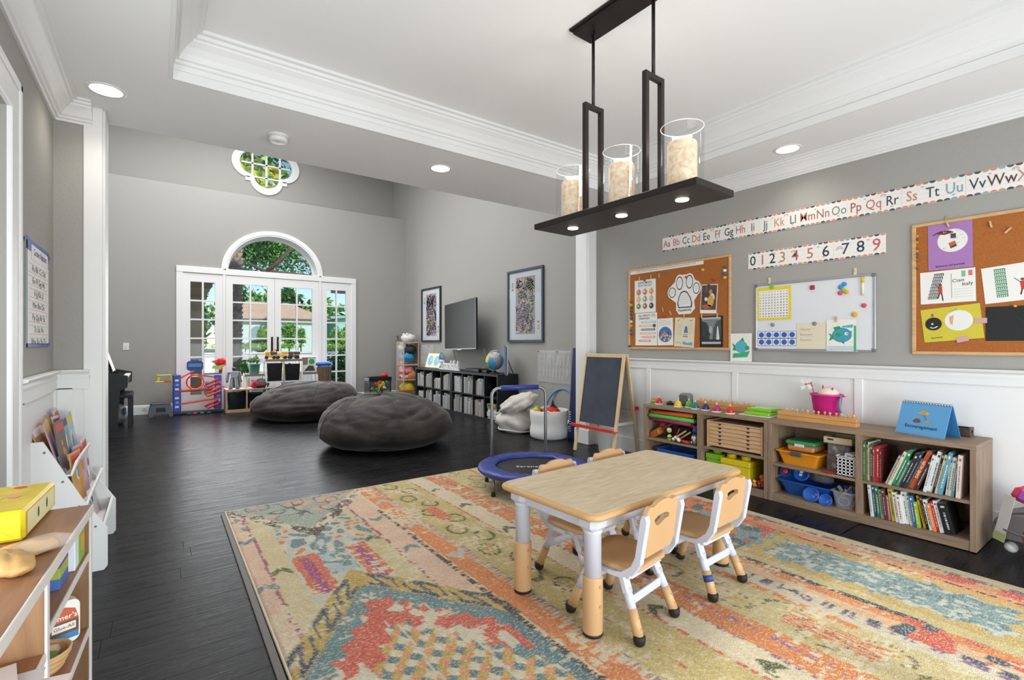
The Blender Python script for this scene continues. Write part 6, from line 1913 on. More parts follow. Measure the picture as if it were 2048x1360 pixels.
# ---- lower bay: blue tubs with cups and a clear box
t = thing('blue_tub', 'translucent blue tub of lidded cups on the bottom shelf', 'tub', (3.90, 1.50, 0.0605))
part('body', tub(B(), 0.0, 0.0, 0.26, 0.36, 0, 0.11, 'blue_film', 0.04, rim=0.012), t)
for k, (x, y, z, r, lab) in enumerate(((0.03, 0.20, 0.172, 0.055, 'large blue cup lid leaning at the front of the blue tub'), (0.05, 0.325, 0.16, 0.042, 'blue lidded cup holding something red'), (0.06, 0.27, 0.165, 0.036, 'small clear blue cup in the blue tub'), (0.10, 0.09, 0.155, 0.05, 'grey bagged parts on the blue tub'), (-0.015, 0.115, 0.045, 0.055, 'blue plastic lid under the rim of the blue tub'), (-0.015, 0.02, 0.028, 0.045, 'blue scoop on the shelf before the blue tub'))):
 b = B()
 T = Matrix.Translation((3.90 + x, 1.50 + y, 0.0605 + z)) @ Matrix.Rotation(-1.15, 4, 'Y')
 if k == 3:
  b.ell((0, 0, 0), (0.07, 0.08, 0.035), 'clear_film', 14, 8, None, lambda d: 1 + 0.18 * math.sin(9 * d[0] + 4 * d[1]))
  for q in range(12):
   b.rbox((rr.uniform(-0.04, 0.04), rr.uniform(-0.05, 0.05), rr.uniform(-0.01, 0.012)), (0.02, 0.02, 0.01), rr.choice(['#3a3a40', '#6a5a50', '#8a8a90']), 0.002, (rr.uniform(0, 2), rr.uniform(0, 2), 0))
  o = solo('parts_bag', b, lab, 'bag', (3.90 + x, 1.50 + y, 0.0605 + z), (0, 0.4, 0))
  continue
 b.lathe([(0, 0), (r * 0.9, 0), (r, 0.006), (r, 0.016), (r * 0.86, 0.018), (r * 0.8, 0.012), (0, 0.012)], 'blue_film', 22)
 o = solo('cup_lid', b, lab, 'cup lid', (3.90 + x, 1.50 + y, 0.0605 + z), (0, -1.1, 0), 'blue cups and lids')
 if k == 1:
  part('red_insert', B().ell((0, 0, 0.018), (r * 0.5, r * 0.55, 0.012), 'red_paint', 12, 8), o)
 if k == 0:
  part('white_logo', B().rect(-0.018, -0.010, -0.004, 0.012, 0.0188, '#e9edf2').rect(0.002, -0.012, 0.018, 0.010, 0.0188, '#e9edf2'), o)
t = thing('clear_box', 'clear open box of craft odds and ends on the bottom shelf', 'box', (3.868, 1.335, 0.0605))
part('body', tub(B(), 0, 0.0, 0.22, 0.145, 0, 0.12, 'clear_film', 0.018, rim=0.006), t)
cb = B()
for k in range(40):
 cb.rbox((rr.uniform(0.04, 0.18), rr.uniform(0.035, 0.11), rr.uniform(0.015, 0.13)), (0.045, 0.02, 0.012), rr.choice(['#c23a3a', '#3a5a9a', '#d9c23a', '#8a8a90', '#c98aa4', '#2a2a30', '#e0e0e0']), 0.002, (rr.uniform(0, 3), rr.uniform(0, 3), rr.uniform(0, 3)))
cb.tube([(0.02 + 0.0 * a, 0.075 + 0.035 * math.cos(a), 0.05 + 0.028 * math.sin(a)) for a in [2 * PI * i / 18 for i in range(18)]], 0.004, '#5fa4d4', 6, True)
o = part('contents', cb, t); o['kind'] = 'stuff'
# ---- the other case: instruments, drawer box, brick boxes
for k, (y0, y1, z, x, c, lab) in enumerate(((2.60, 3.07, 0.562, 3.90, '#d2622a', 'orange hollow sound tube at the top of the bay'), (2.58, 3.075, 0.52, 3.885, '#57b84a', 'green hollow sound tube under the orange one'), (2.62, 3.07, 0.483, 3.90, '#a82a64', 'magenta hollow sound tube under the green one'))):
 b = B().lathe([(0.019, 0), (0.019, y1 - y0), (0.016, y1 - y0), (0.016, 0.0)], c, 18, T=Matrix.Rotation(-PI / 2, 4, 'X'))
 solo('sound_tube', b, lab, 'tube', (x, y0, z), (0.02 * (k - 1), 0, 0), 'hollow sound tubes')
solo('sound_tube', B().lathe([(0.02, 0), (0.02, 0.2), (0.017, 0.2), (0.017, 0.0)], '#c22f2f', 16), 'short red tube slanting by the divider', 'tube', (3.93, 2.55, 0.44), (-1.25, 0, 0), 'hollow sound tubes')
uk = thing('toy_ukulele', 'small brown ukulele leaning across the instrument shelf', 'ukulele', (3.90, 3.06, 0.325), (1.02, 0, 0))
part('body', B().prism([(0.03 * math.cos(a) * (1 + 0.25 * math.sin(2 * a) ** 2), 0.06 + 0.085 * math.sin(a)) for a in [2 * PI * i / 24 for i in range(24)]], 0, 0.03, '#a85f26', Matrix(((0, 0, 1, 0), (1, 0, 0, 0), (0, 1, 0, 0), (0, 0, 0, 1)))), uk)
part('bridge', B().box(-0.004, -0.02, 0.085, 0.0, 0.02, 0.094, '#e0b060', 0.001), uk)
part('neck', B().box(-0.002, -0.009, 0.13, 0.012, 0.009, 0.31, '#5a3020', 0.002), uk)
hd_ = part('head', B().box(-0.002, -0.014, 0.31, 0.010, 0.014, 0.36, '#d9b27c', 0.002), uk)
for s in (-1, 1):
 for k in (0, 1):
  part('tuning_peg', B().cyl((0.004, s * 0.014, 0.322 + 0.024 * k), (0.004, s * 0.026, 0.322 + 0.024 * k), 0.005, '#e9e6e0', n=8), hd_)
solo('maraca', B().ell((0, 0, 0.03), (0.028, 0.028, 0.034), '#c23030', 12, 9).cyl((0, 0.02, 0.03), (0, 0.10, 0.0), 0.007, '#b02a2a', n=8), 'round red maraca behind the ukulele', 'maraca', (3.97, 3.0, 0.40), (0.5, 0, 0))
solo('shaker_ball', B().ell((0, 0, 0), 0.024, '#d9d2a0', 12, 9).lathe([(0.0242, -0.003), (0.0242, 0.003)], '#7a9a3a', 12), 'cream ball shaker beside the ukulele', 'shaker', (3.90, 2.86, 0.40))
solo('shaker_ball', B().ell((0, 0, 0), (0.022, 0.022, 0.03), '#c2d24a', 12, 9).lathe([(0.0225, -0.006), (0.0225, 0.006)], '#3f6a2a', 12), 'yellow green egg shaker on the instrument shelf', 'shaker', (3.885, 2.845, 0.336))
solo('hand_bell', B().ell((0, 0, 0), (0.022, 0.03, 0.03), '#c8362a', 12, 9).cyl((0, 0, 0.02), (0, -0.03, 0.09), 0.006, '#c8362a', n=8), 'red handled shaker behind the egg shaker', 'shaker', (3.90, 2.78, 0.337))
jb = thing('jingle_stick', 'pair of white headed jingle sticks pointing to the divider', 'jingle stick', (3.872, 2.80, 0.325), (0.95, 0, 0))
part('stick', B().cyl((0, 0, 0), (0, 0, 0.17), 0.007, '#c9a274', n=8), jb)
for z in (0.01, 0.04):
 part('bell', B().ell((0, 0, z), (0.017, 0.017, 0.015), '#dedbd8', 12, 8), jb)
jb = thing('jingle_stick', 'wooden jingle stick with one pale round bell', 'jingle stick', (3.865, 2.74, 0.328), (0.95, 0, 0))
part('stick', B().cyl((0, 0, 0), (0, 0, 0.16), 0.007, '#a8824e', n=8), jb)
part('bell', B().ell((0, 0, 0.01), (0.021, 0.021, 0.018), '#e4e2de', 12, 8), jb)
solo('castanet', B().ell((0, 0, 0), (0.02, 0.04, 0.016), '#c22a24', 12, 8).ell((0.0, 0.03, 0.004), (0.016, 0.03, 0.014), '#b52420', 12, 8), 'flat red castanets at the shelf front', 'castanet', (3.872, 2.66, 0.3225))
solo('xylophone', B().box(-0.03, -0.07, 0, 0.03, 0.07, 0.03, '#2f6a9a', 0.004).box(-0.02, -0.06, 0.03, 0.02, -0.04, 0.036, '#9fb4c4').box(-0.02, -0.03, 0.03, 0.02, -0.01, 0.036, '#9fb4c4').box(-0.02, 0.01, 0.03, 0.02, 0.03, 0.036, '#9fb4c4'), 'small blue xylophone at the back of the instruments', 'xylophone', (4.08, 2.80, 0.42), (0.2, 0.9, 0))
solo('xylophone_stand', B().box(-0.04, -0.08, 0, 0.04, 0.08, 0.115, '#2a2c30', 0.004), 'dark box under the blue xylophone', 'box', (4.08, 2.80, 0.306))
tn = thing('tin_can', 'small picture tin with a blue cloth beside the divider', 'tin', (3.905, 2.58, 0.306))
part('body', B().lathe([(0, 0), (0.035, 0), (0.036, 0.01), (0.036, 0.10), (0.034, 0.10), (0.034, 0.012), (0, 0.012)], '#3a4a5a', 20), tn)
b = B()
for k in range(10):
 a = PI + (rr.uniform(-1.2, 1.2))
 z = rr.uniform(0.02, 0.08)
 b.ell((0.0355 * math.cos(a), 0.0355 * math.sin(a), z), (0.004, 0.012, 0.014), rr.choice(['#e0dccf', '#d98a3a', '#4a9a5a', '#e9e6e0', '#c2a24a']), 8, 6)
part('printed_figures', b, tn)['kind'] = 'stuff'
part('cloth', B().ell((0.0, 0.0, 0.125), (0.034, 0.03, 0.035), '#233f8a', 12, 8, None, lambda d: 1 + 0.15 * math.sin(7 * d[0] + 5 * d[2])), tn, label='blue cloth stuffed in the tin')
solo('storage_crate', tub(B(), 0, 0, 0.28, 0.42, 0, 0.15, '#2f5fae', 0.02), 'blue crate on the shelf behind the table corner', 'crate', (3.90, 2.60, 0.0605))
# flat drawer box
db = thing('drawer_box', 'pale wooden box of six shallow drawers in the bookcase', 'drawer box', (3.868, 1.965, 0.3225))
wood('birch', '#c29a70', '#d2ae86', 0.55, 3, (8, 1.5, 12))
part('side_panel', B().box(0, 0, 0, 0.33, 0.014, 0.232, 'birch', 0.001), db)
part('side_panel', B().box(0, 0.472, 0, 0.33, 0.486, 0.232, 'birch', 0.001), db)
part('top_panel', B().box(0.004, 0.014, 0.212, 0.33, 0.472, 0.224, 'birch', 0.001), db)
part('back_panel', B().box(0.32, 0.014, 0, 0.33, 0.472, 0.212, 'birch'), db)
for k in range(6):
 z = 0.016 + k * 0.0327
 dr = part('drawer', B().box(0.003, 0.0155, z, 0.31, 0.4705, z + 0.030, 'birch', 0.002), db)
 for yy in (0.12, 0.366):
  part('finger_notch', B().prism([(yy - 0.014, z + 0.030), (yy + 0.014, z + 0.030), (yy + 0.006, z + 0.018), (yy - 0.006, z + 0.018)], -0.0, 0.003, '#2a201a', Matrix(((0, 0, 1, 0.0005), (1, 0, 0, 0), (0, 1, 0, 0), (0, 0, 0, 1)))), dr)
def brick_box(name, label, loc, sx, sy, sz, m, nx_, ny_):
 o = thing(name, label, 'brick box', loc)
 part('body', B().box(0, 0, 0, sx, sy, sz - 0.05, m, 0.006), o)
 part('lid', B().box(-0.003, -0.003, sz - 0.049, sx + 0.003, sy + 0.003, sz, m, 0.006), o)
 for i in range(nx_):
  for j in range(ny_):
   c = ((i + 0.5) * sx / nx_, (j + 0.5) * sy / ny_, sz)
   r = min(sx / nx_, sy / ny_) * 0.30
   part('stud', B().lathe([(r, 0), (r, 0.03), (r * 0.93, 0.035), (0, 0.035)], m, 20, c), o)
 return o
brick_box('brick_box', 'big yellow toy brick box with round studs', (3.875, 2.075, 0.0605), 0.26, 0.25, 0.19, 'yellow_plastic', 2, 2)
brick_box('brick_box', 'lime green toy brick box behind the yellow one', (3.90, 2.335, 0.0605), 0.26, 0.145, 0.20, 'lime_plastic', 2, 1)
for k, (x, y, z, s, c1, c2, lab) in enumerate(((3.88, 2.035, 0.0605, 1.0, '#d98a2a', '#e0b060', 'small orange toy figure beside the yellow brick box'), (3.90, 1.975, 0.0605, 1.25, '#3a4a8a', '#c23a2a', 'small blue and red toy figure by the bookcase side'), (3.95, 2.01, 0.0605, 1.5, '#b5562a', '#d9824a', 'orange brown toy animal behind the small figures'), (3.872, 1.995, 0.0605, 0.8, '#1f1f24', '#c8302a', 'tiny black and red toy figure'))):
 o = thing('toy_figure', lab, 'toy', (x, y, z), rr.uniform(0, 3), 'small toys beside the yellow brick box')
 part('body', B().ell((0, 0, 0.02 * s), (0.017 * s, 0.014 * s, 0.02 * s), c1, 10, 8), o)
 part('head', B().ell((0.004 * s, 0, 0.05 * s), (0.014 * s, 0.014 * s, 0.014 * s), c2, 10, 8), o)
 for a in (-1, 1):
  part('arm', B().cyl((0.004, a * 0.012 * s, 0.03 * s), (0.014 * s, a * 0.024 * s, 0.02 * s), 0.004 * s, c2, n=6), o)
  part('foot', B().ell((0.008 * s, a * 0.01 * s, 0.005 * s), (0.012 * s, 0.007 * s, 0.005 * s), '#2a2420', 8, 6), o)
# ---- on top of the cases
ZTOP = 0.6255
BC = [('red', '#c0281f', 3.955, 3.02), ('yellow', '#e6c010', 3.925, 2.78), ('green', '#57b02a', 3.975, 2.70), ('teal', '#15707c', 3.925, 2.60), ('navy', '#28306e', 3.925, 2.50), ('magenta', '#a8296a', 3.905, 2.38), ('red', '#cc2418', 3.90, 2.255)]
for k, (nm, c, x, y) in enumerate(BC):
 solid('bell_' + str(k), c, 0.2)
 o = thing('desk_bell', f'{nm} desk bell on top of the bookcase, {ORDS[k]} from the easel', 'bell', (x, y, ZTOP), 0, 'coloured desk bells')
 part('base', B().lathe([(0.038, 0.0), (0.040, 0.003), (0.036, 0.009), (0, 0.009)], '#e9e4da', 20), o)
 part('dome', B().lathe([(0.033, 0.012), (0.034, 0.018), (0.029, 0.036), (0.021, 0.052), (0.010, 0.060), (0, 0.062)], 'bell_' + str(k), 24), o)
 part('striker_knob', B().cyl((0, 0, 0.060), (0, 0, 0.074), 0.004, '#e9e4da', n=8).lathe([(0, 0.074), (0.007, 0.074), (0.007, 0.079), (0, 0.080)], '#f0ece4', 12), o)
o = thing('sponge_box', 'little green and yellow striped box at the end of the bookcase', 'box', (4.02, 3.045, ZTOP), 0.15)
part('body', B().box(-0.03, -0.0, 0, 0.03, 0.10, 0.018, '#7fa83a', 0.003), o)
part('stripe', B().box(-0.028, 0.002, 0.018, 0.028, 0.098, 0.034, '#dcc23a', 0.003), o)
part('stripe', B().box(-0.026, 0.004, 0.034, 0.026, 0.096, 0.042, '#b5705a', 0.003), o)
o = thing('speaker', 'grey rounded cube speaker among the bells', 'speaker', (4.09, 2.81, ZTOP), 0.1)
part('body', B().rbox((0, 0, 0.058), (0.10, 0.115, 0.116), '#77746f', 0.022), o)
part('grille', B().rbox((-0.05, 0, 0.058), (0.004, 0.088, 0.088), '#5f5d5a', 0.002), o)
solo('toy_car', B().box(-0.02, -0.03, 0.006, 0.02, 0.03, 0.025, '#2a1e1c', 0.006).box(-0.014, -0.014, 0.024, 0.014, 0.014, 0.038, '#5a3a30', 0.005).cyl((-0.021, -0.018, 0.008), (0.021, -0.018, 0.008), 0.008, '#151515', n=10).cyl((-0.021, 0.018, 0.008), (0.021, 0.018, 0.008), 0.008, '#151515', n=10), 'tiny dark toy car between red bell and speaker', 'toy car', (4.0, 2.925, ZTOP))
def peg_board(label, y0, y1, x, rot, n):
 o = thing('peg_board', label, 'peg board', (x, y1, ZTOP), rot)
 l = y1 - y0
 part('block', B().box(0, -l, 0, 0.068, 0, 0.032, 'peg_wood', 0.002), o)
 part('block', B().box(0.001, -l + 0.001, 0.0335, 0.067, -0.001, 0.062, 'peg_wood', 0.002), o)
 for k in range(n):
  yy = -l * (k + 0.6) / (n + 0.2)
  part('peg', B().cyl((0.034 - 0.012 * (k % 2), yy, 0.06), (0.034 - 0.012 * (k % 2), yy, 0.074), 0.005, '#c89a66', n=8).lathe([(0.005, 0.074), (0.0085, 0.077), (0.009, 0.084), (0.005, 0.089), (0, 0.09)], '#d9ad7c', 10, (0.034 - 0.012 * (k % 2), yy, 0)), o)
peg_board('wooden peg block behind the coloured desk bells', 2.165, 2.70, 4.08, 0.0, 10)
peg_board('longer wooden peg block at the front of the bookcase top', 1.355, 1.895, 3.955, 0.0, 14)
o = thing('cutting_mat', 'white mat under the lime green cases', 'mat', (3.92, 1.945, ZTOP))
part('sheet', B().box(0, 0, 0, 0.25, 0.25, 0.006, 'white_plastic', 0.002), o)
for k, (x, y, z, rz, lab) in enumerate(((3.945, 1.955, ZTOP + 0.0065, 0.06, 'lime green flat case lying on the white mat'), (3.985, 1.965, ZTOP + 0.032, -0.05, 'second lime green case stacked on the first'))):
 o = thing('green_case', lab, 'case', (x, y, z), rz, 'lime green cases')
 part('body', B().box(0, 0, 0, 0.17, 0.20, 0.025, 'lime_plastic', 0.006), o)
 part('lid_panel', B().box(0.02, 0.02, 0.025, 0.15, 0.18, 0.028, '#bcd88a' if k else 'lime_plastic', 0.001), o)
 part('clasp', B().box(-0.004, 0.07, 0.005, 0.0, 0.13, 0.018, 'lime_plastic', 0.001), o)
bk = thing('toy_bucket', 'bright pink sand bucket with toys on the bookcase', 'bucket', (4.14, 1.615, ZTOP), 0)
solid('pink_plastic', '#d32b86', 0.35)
part('body', B().lathe([(0, 0), (0.076, 0), (0.078, 0.006), (0.103, 0.195), (0.112, 0.197), (0.113, 0.208), (0.103, 0.209), (0.098, 0.198), (0.074, 0.01), (0, 0.01)], 'pink_plastic', 28), bk)
part('handle', B().tube([(-0.03 - 0.05 * math.sin(a), -0.108 - 0.01 * math.sin(a), 0.135 + 0.055 * math.cos(a)) for a in [PI * i / 10 for i in range(11)]], 0.007, '#4f9aa0', 8), bk, label='teal carrying handle')
part('spout_star', B().prism([(0.026 * (1 if k % 2 == 0 else 0.5) * math.cos(PI * k / 5), 0.026 * (1 if k % 2 == 0 else 0.5) * math.sin(PI * k / 5)) for k in range(10)], 0, 0.01, 'pink_plastic', Matrix.Translation((-0.02, -0.118, 0.195))), bk)
o = solo('sand_mould', B().lathe([(0.0, 0.06), (0.03, 0.058), (0.06, 0.04), (0.075, 0.0), (0.07, 0.0), (0.055, 0.035), (0, 0.052)], '#e6d2c4', 20), 'cream shell mould sticking out of the pink bucket', 'mould', (4.13, 1.60, ZTOP + 0.20), (0.1, -0.2, 0))
part('knob', B().ell((-0.02, 0.03, 0.066), (0.006, 0.006, 0.014), '#b8433a', 8, 6), o)
part('knob', B().ell((-0.02, -0.035, 0.06), (0.006, 0.006, 0.014), '#b8433a', 8, 6), o)
pw_ = thing('pinwheel', 'white pinwheel on a red stick in the pink bucket', 'pinwheel', (4.10, 1.66, ZTOP + 0.10), (-0.25, 0, 0))
part('stick', B().cyl((0, 0, 0), (0, 0.0, 0.20), 0.004, '#c23a34', n=8), pw_)
for k in range(4):
 a = PI / 2 * k + 0.3
 part('vane', B().prism([(0, 0), (0.05 * math.cos(a), 0.05 * math.sin(a)), (0.056 * math.cos(a + 0.5), 0.056 * math.sin(a + 0.5)), (0.03 * math.cos(a + 0.9), 0.03 * math.sin(a + 0.9))], 0, 0.003, '#ece8e6', Matrix.Translation((-0.008, 0.035, 0.19)) @ Matrix.Rotation(-PI / 2, 4, 'Y')), pw_)
part('hub', B().cyl((-0.016, 0.035, 0.19), (0.0, 0.035, 0.19), 0.007, '#c23a34', n=10).cyl((0, 0, 0.19), (0, 0.035, 0.19), 0.003, '#c23a34', n=6), pw_)
# dark tray and the spiral flip book
tr_ = thing('wooden_tray', 'dark wooden tray behind the blue flip book', 'tray', (4.14, 0.80, ZTOP), 0)
wood('dark_wood', '#3a2a22', '#54402f', 0.5, 4, (8, 1.5, 8))
part('base', B().box(0, 0, 0, 0.10, 0.37, 0.008, 'dark_wood'), tr_)
part('side_board', B().box(0, 0, 0.008, 0.009, 0.37, 0.055, 'dark_wood', 0.002), tr_)
part('side_board', B().box(0.091, 0, 0.008, 0.10, 0.37, 0.055, 'dark_wood', 0.002), tr_)
for yy in (0, 0.361):
 part('end_board', B().box(0.009, yy, 0.008, 0.091, yy + 0.009, 0.02, 'dark_wood').box(0.009, yy, 0.04, 0.091, yy + 0.009, 0.058, 'dark_wood').box(0.009, yy, 0.02, 0.03, yy + 0.009, 0.04, 'dark_wood').box(0.07, yy, 0.02, 0.091, yy + 0.009, 0.04, 'dark_wood'), tr_)
o = thing('gel_tube', 'white tube sticking up from the dark tray', 'tube', (4.19, 1.13, ZTOP + 0.010), (0.35, 0, 0))
part('body', B().cyl((0, 0, 0), (0, 0, 0.07), 0.012, '#e4e6e8', n=12), o)
part('cap', B().cyl((0, 0, 0.07), (0, 0, 0.085), 0.008, '#c9ccd0', n=12), o)
fb = thing('flip_book', 'blue spiral bound flip book standing like a tent', 'flip book', (4.045, 0.99, ZTOP), -0.33)
solid('book_blue', '#5fa6dc', 0.4)
fw, fh = 0.29, 0.20
for s, c in ((-1, 'book_blue'), (1, '#3f8fd0')):
 part('cover', B().add([(s * 0.075, -fw / 2, 0.0), (s * 0.075, fw / 2, 0.0), (s * 0.008, fw / 2, fh), (s * 0.008, -fw / 2, fh), (s * 0.071, -fw / 2, 0.0), (s * 0.071, fw / 2, 0.0), (s * 0.004, fw / 2, fh), (s * 0.004, -fw / 2, fh)], [(0, 1, 2, 3), (7, 6, 5, 4), (0, 4, 5, 1), (1, 5, 6, 2), (2, 6, 7, 3), (3, 7, 4, 0)] if s > 0 else [(3, 2, 1, 0), (4, 5, 6, 7), (1, 5, 4, 0), (2, 6, 5, 1), (3, 7, 6, 2), (0, 4, 7, 3)], c), fb)
th = math.atan2(0.067, fh)
T = Matrix.Translation((-0.0755, 0, 0)) @ Matrix.Rotation(th, 4, 'Y') @ Matrix(((0, 0, -1, 0), (-1, 0, 0, 0), (0, 1, 0, 0), (0, 0, 0, 1)))
pb = B(T)
pb.text('Encouragement', 0.0, 0.055, 0.032, '#1f2c48', 0.0008, 'CENTER', 0, 0.95, 0.01)
pb.flat([(-0.04, 0.145), (0.02, 0.160), (0.035, 0.142), (0.0, 0.138)], 0.0008, '#e0b84a')
pb.disc(0.0, 0.152, 0.018, 0.0010, '#d99a3a', 12, 0.012)
pb.stroke([(0.005, 0.135), (0.02, 0.112), (0.03, 0.10)], 0.006, 0.0008, '#6a7ac0')
pb.disc(0.034, 0.094, 0.012, 0.0010, '#b8a03a', 10, 0.012)
pb.disc(-0.028, 0.096, 0.02, 0.0008, '#8a4a30', 12, 0.013)
pb.disc(-0.03, 0.09, 0.024, 0.0007, '#3a4a8a', 12, 0.01)
part('cover_print', pb, fb)
for k in range(18):
 y_ = -fw / 2 + fw * (k + 0.5) / 18
 part('spiral_ring', B().tube([(0.011 * math.cos(a), y_, fh + 0.002 + 0.009 * math.sin(a)) for a in [2 * PI * i / 10 for i in range(10)]], 0.0016, '#5a6470', 5, True), fb)
part('page_block', B().add([(-0.069, -fw / 2 + 0.006, 0.004), (-0.069, fw / 2 - 0.006, 0.004), (-0.004, fw / 2 - 0.006, fh - 0.004), (-0.004, -fw / 2 + 0.006, fh - 0.004), (-0.060, -fw / 2 + 0.006, 0.004), (-0.060, fw / 2 - 0.006, 0.004), (-0.001, fw / 2 - 0.006, fh - 0.006), (-0.001, -fw / 2 + 0.006, fh - 0.006)], [(3, 2, 1, 0), (4, 5, 6, 7), (1, 5, 4, 0), (2, 6, 5, 1), (3, 7, 6, 2), (0, 4, 7, 3)], 'paper'), fb)
# ---- bag of balls at the end of the bookcase
mb = thing('mesh_bag', 'slumped grey mesh bag of toys beside the bookcase end', 'bag', (4.03, 0.45, 0.0))
film('mesh_film', '#5a5654', 0.42, 0.6)
part('body', B().ell((0, 0, 0.135), (0.20, 0.22, 0.15), 'mesh_film', 24, 14, None, lambda d: (1.0 + 0.05 * math.sin(5 * d[0] + 3 * d[1])) * (1 if d[2] > -0.75 else 0.9)), mb)
part('rim', B().tube([(0.2 * math.cos(a), 0.215 * math.sin(a), 0.19 + 0.03 * math.cos(a + 0.6)) for a in [2 * PI * i / 24 for i in range(24)]], 0.006, '#6f6a66', 6, True), mb)
o = thing('play_ball', 'orange ball with a paper label in the mesh bag', 'ball', (3.965, 0.46, 0.125))
solid('ball_orange', '#e0561a', 0.35)
part('ball', B().ell((0, 0, 0), 0.088, 'ball_orange', 24, 16), o)
part('paper_label', B(Matrix.Rotation(0.55, 4, 'Y')).add([(-0.0895, -0.014, -0.03), (-0.0895, 0.008, -0.03), (-0.0895, 0.008, 0.035), (-0.0895, -0.014, 0.035)], [(3, 2, 1, 0)], '#e4c4b0'), o)
o = thing('pink_case', 'pink and purple printed soft case on top of the mesh bag', 'case', (4.06, 0.47, 0.262), (0.42, 0.25, 0.25))
part('body', B().rbox((0, 0, 0.04), (0.12, 0.30, 0.085), '#d63a62', 0.02), o)
part('side_panel', B().rbox((-0.06, 0, 0.03), (0.006, 0.26, 0.05), '#7a2a86', 0.003), o, label='purple printed side')
b = B()
for k in range(9):
 b.rbox((rr.uniform(-0.05, 0.05), -0.12 + 0.03 * k, 0.084), (0.03, 0.018, 0.003), rr.choice(['#e6dce0', '#2a1f2a', '#e0c24a', '#d95a8a', '#3a7a5a']), 0.001, (0, 0, rr.uniform(0, 2)))
part('printed_patches', b, o)['kind'] = 'stuff'
o = thing('hang_tag', 'white hang tag with a green end tied to the mesh bag', 'tag', (3.90, 0.625, 0.14), (0.15, 0.1, -0.5))
part('card', B().box(-0.001, -0.028, 0.0, 0.001, 0.028, 0.22, '#c9c6c4'), o)
part('green_end', B().box(-0.002, -0.03, -0.05, 0.0015, 0.03, 0.0, '#a4ac7a'), o)
solo('play_ball', B().ell((0, 0, 0), 0.03, '#d9d9d6', 14, 10), 'small white ball low in the mesh bag', 'ball', (3.93, 0.585, 0.06))
# ================================================================ far room
# bean bags
m, nt, b_ = _mk('suede')
L = nt.links
tc = nt.nodes.new('ShaderNodeTexCoord')
n1 = nt.nodes.new('ShaderNodeTexNoise'); n1.inputs['Scale'].default_value = 5; n1.inputs['Detail'].default_value = 7
L.new(tc.outputs['Object'], n1.inputs['Vector'])
cr = nt.nodes.new('ShaderNodeValToRGB'); cr.color_ramp.elements[0].position = 0.35; cr.color_ramp.elements[0].color = lin('#231e1b'); cr.color_ramp.elements[1].position = 0.7; cr.color_ramp.elements[1].color = lin('#423a35')
L.new(n1.outputs[0], cr.inputs[0]); L.new(cr.outputs[0], b_.inputs['Base Color'])
b_.inputs['Roughness'].default_value = 0.75; b_.inputs['Sheen Weight'].default_value = 0.18; b_.inputs['Sheen Roughness'].default_value = 0.4
n2 = nt.nodes.new('ShaderNodeTexNoise'); n2.inputs['Scale'].default_value = 14; n2.inputs['Detail'].default_value = 5
L.new(tc.outputs['Object'], n2.inputs['Vector'])
bp = nt.nodes.new('ShaderNodeBump'); bp.inputs['Strength'].default_value = 0.35; bp.inputs['Distance'].default_value = 0.02
L.new(n2.outputs[0], bp.inputs['Height']); L.new(bp.outputs[0], b_.inputs['Normal'])
MATS['suede'] = m
def beanbag(label, loc, rx, ry, h, peak, seed):
 o = thing('bean_bag', label, 'bean bag', loc, 0, 'big dark bean bags')
 nu, nv_ = 120, 60
 vs = []
 for j in range(nv_ + 1):
  ph = PI * j / nv_
  for i in range(nu):
   th = 2 * PI * i / nu
   dx, dy, dz = math.sin(ph) * math.cos(th), math.sin(ph) * math.sin(th), -math.cos(ph)
   zz = (0.62 if dz > 0 else 0.38) * dz
   flat_ = max(-0.30, zz)
   rr_ = abs(math.sin(ph)) ** 0.85
   k = rr_ / max(1e-6, math.sin(ph)) if math.sin(ph) > 1e-4 else 1
   x, y = rx * dx * k, ry * dy * k
   z = h * (flat_ + 0.30) / 0.92
   t = max(0, dz)
   x += peak[0] * t * t
   y += peak[1] * t * t
   p = Vector((x * 2.2 + seed, y * 2.2, z * 2.2))
   # long soft folds running off the crown
   f = noise.noise(p) * 0.03
   up_ = max(0.0, min(1.0, (dz + 0.25) * 1.4))
   q = Vector((math.cos(th) * 0.9 + seed * 2, math.sin(th) * 0.9, dz * 3.2 + 0.5 * math.sin(th * 2 + seed)))
   r1 = max(0, 1 - abs(noise.noise(q) * 3.2))
   q2 = Vector((math.cos(th) * 1.6 + 7 * seed, math.sin(th) * 1.6, dz * 7.0))
   r2 = max(0, 1 - abs(noise.noise(q2) * 3.0))
   fold = -0.030 * r1 ** 3 * up_ - 0.014 * r2 ** 2 * up_
   d = (f + fold) * (1 if z > 0.03 else 0.2)
   n_ = Vector((dx / rx, dy / ry, dz / h)).normalized()
   v = Vector((x, y, z)) + n_ * d
   v.z = max(0.0, v.z)
   vs.append(tuple(v))
 fs = [(j * nu + i, j * nu + (i + 1) % nu, (j + 1) * nu + (i + 1) % nu, (j + 1) * nu + i) for j in range(nv_) for i in range(nu)]
 part('cover', B().add(vs, fs, 'suede', True), o)
 sm_ = B()
 for s in (-1, 1):
  pts = []
  for k in range(14):
   j = int(nv_ * (0.42 + 0.5 * k / 14))
   i = int(nu * (0.62 + 0.11 * s)) % nu
   v = Vector(vs[j * nu + i])
   pts.append(v + (v - Vector((0, 0, 0.2))).normalized() * 0.002)
  sm_.tube(pts, 0.005, 'suede', 6)
 part('seam', sm_, o)['kind'] = 'stuff'
 return o
beanbag('dark grey bean bag by the glazed doors', (2.00, 8.56, 0.001), 0.86, 0.78, 0.60, (0.16, 0.0), 1.7)
beanbag('dark grey bean bag nearer the rug, before the black cubby shelves', (2.27, 5.76, 0.001), 0.80, 0.78, 0.61, (-0.05, 0.05), 5.2)
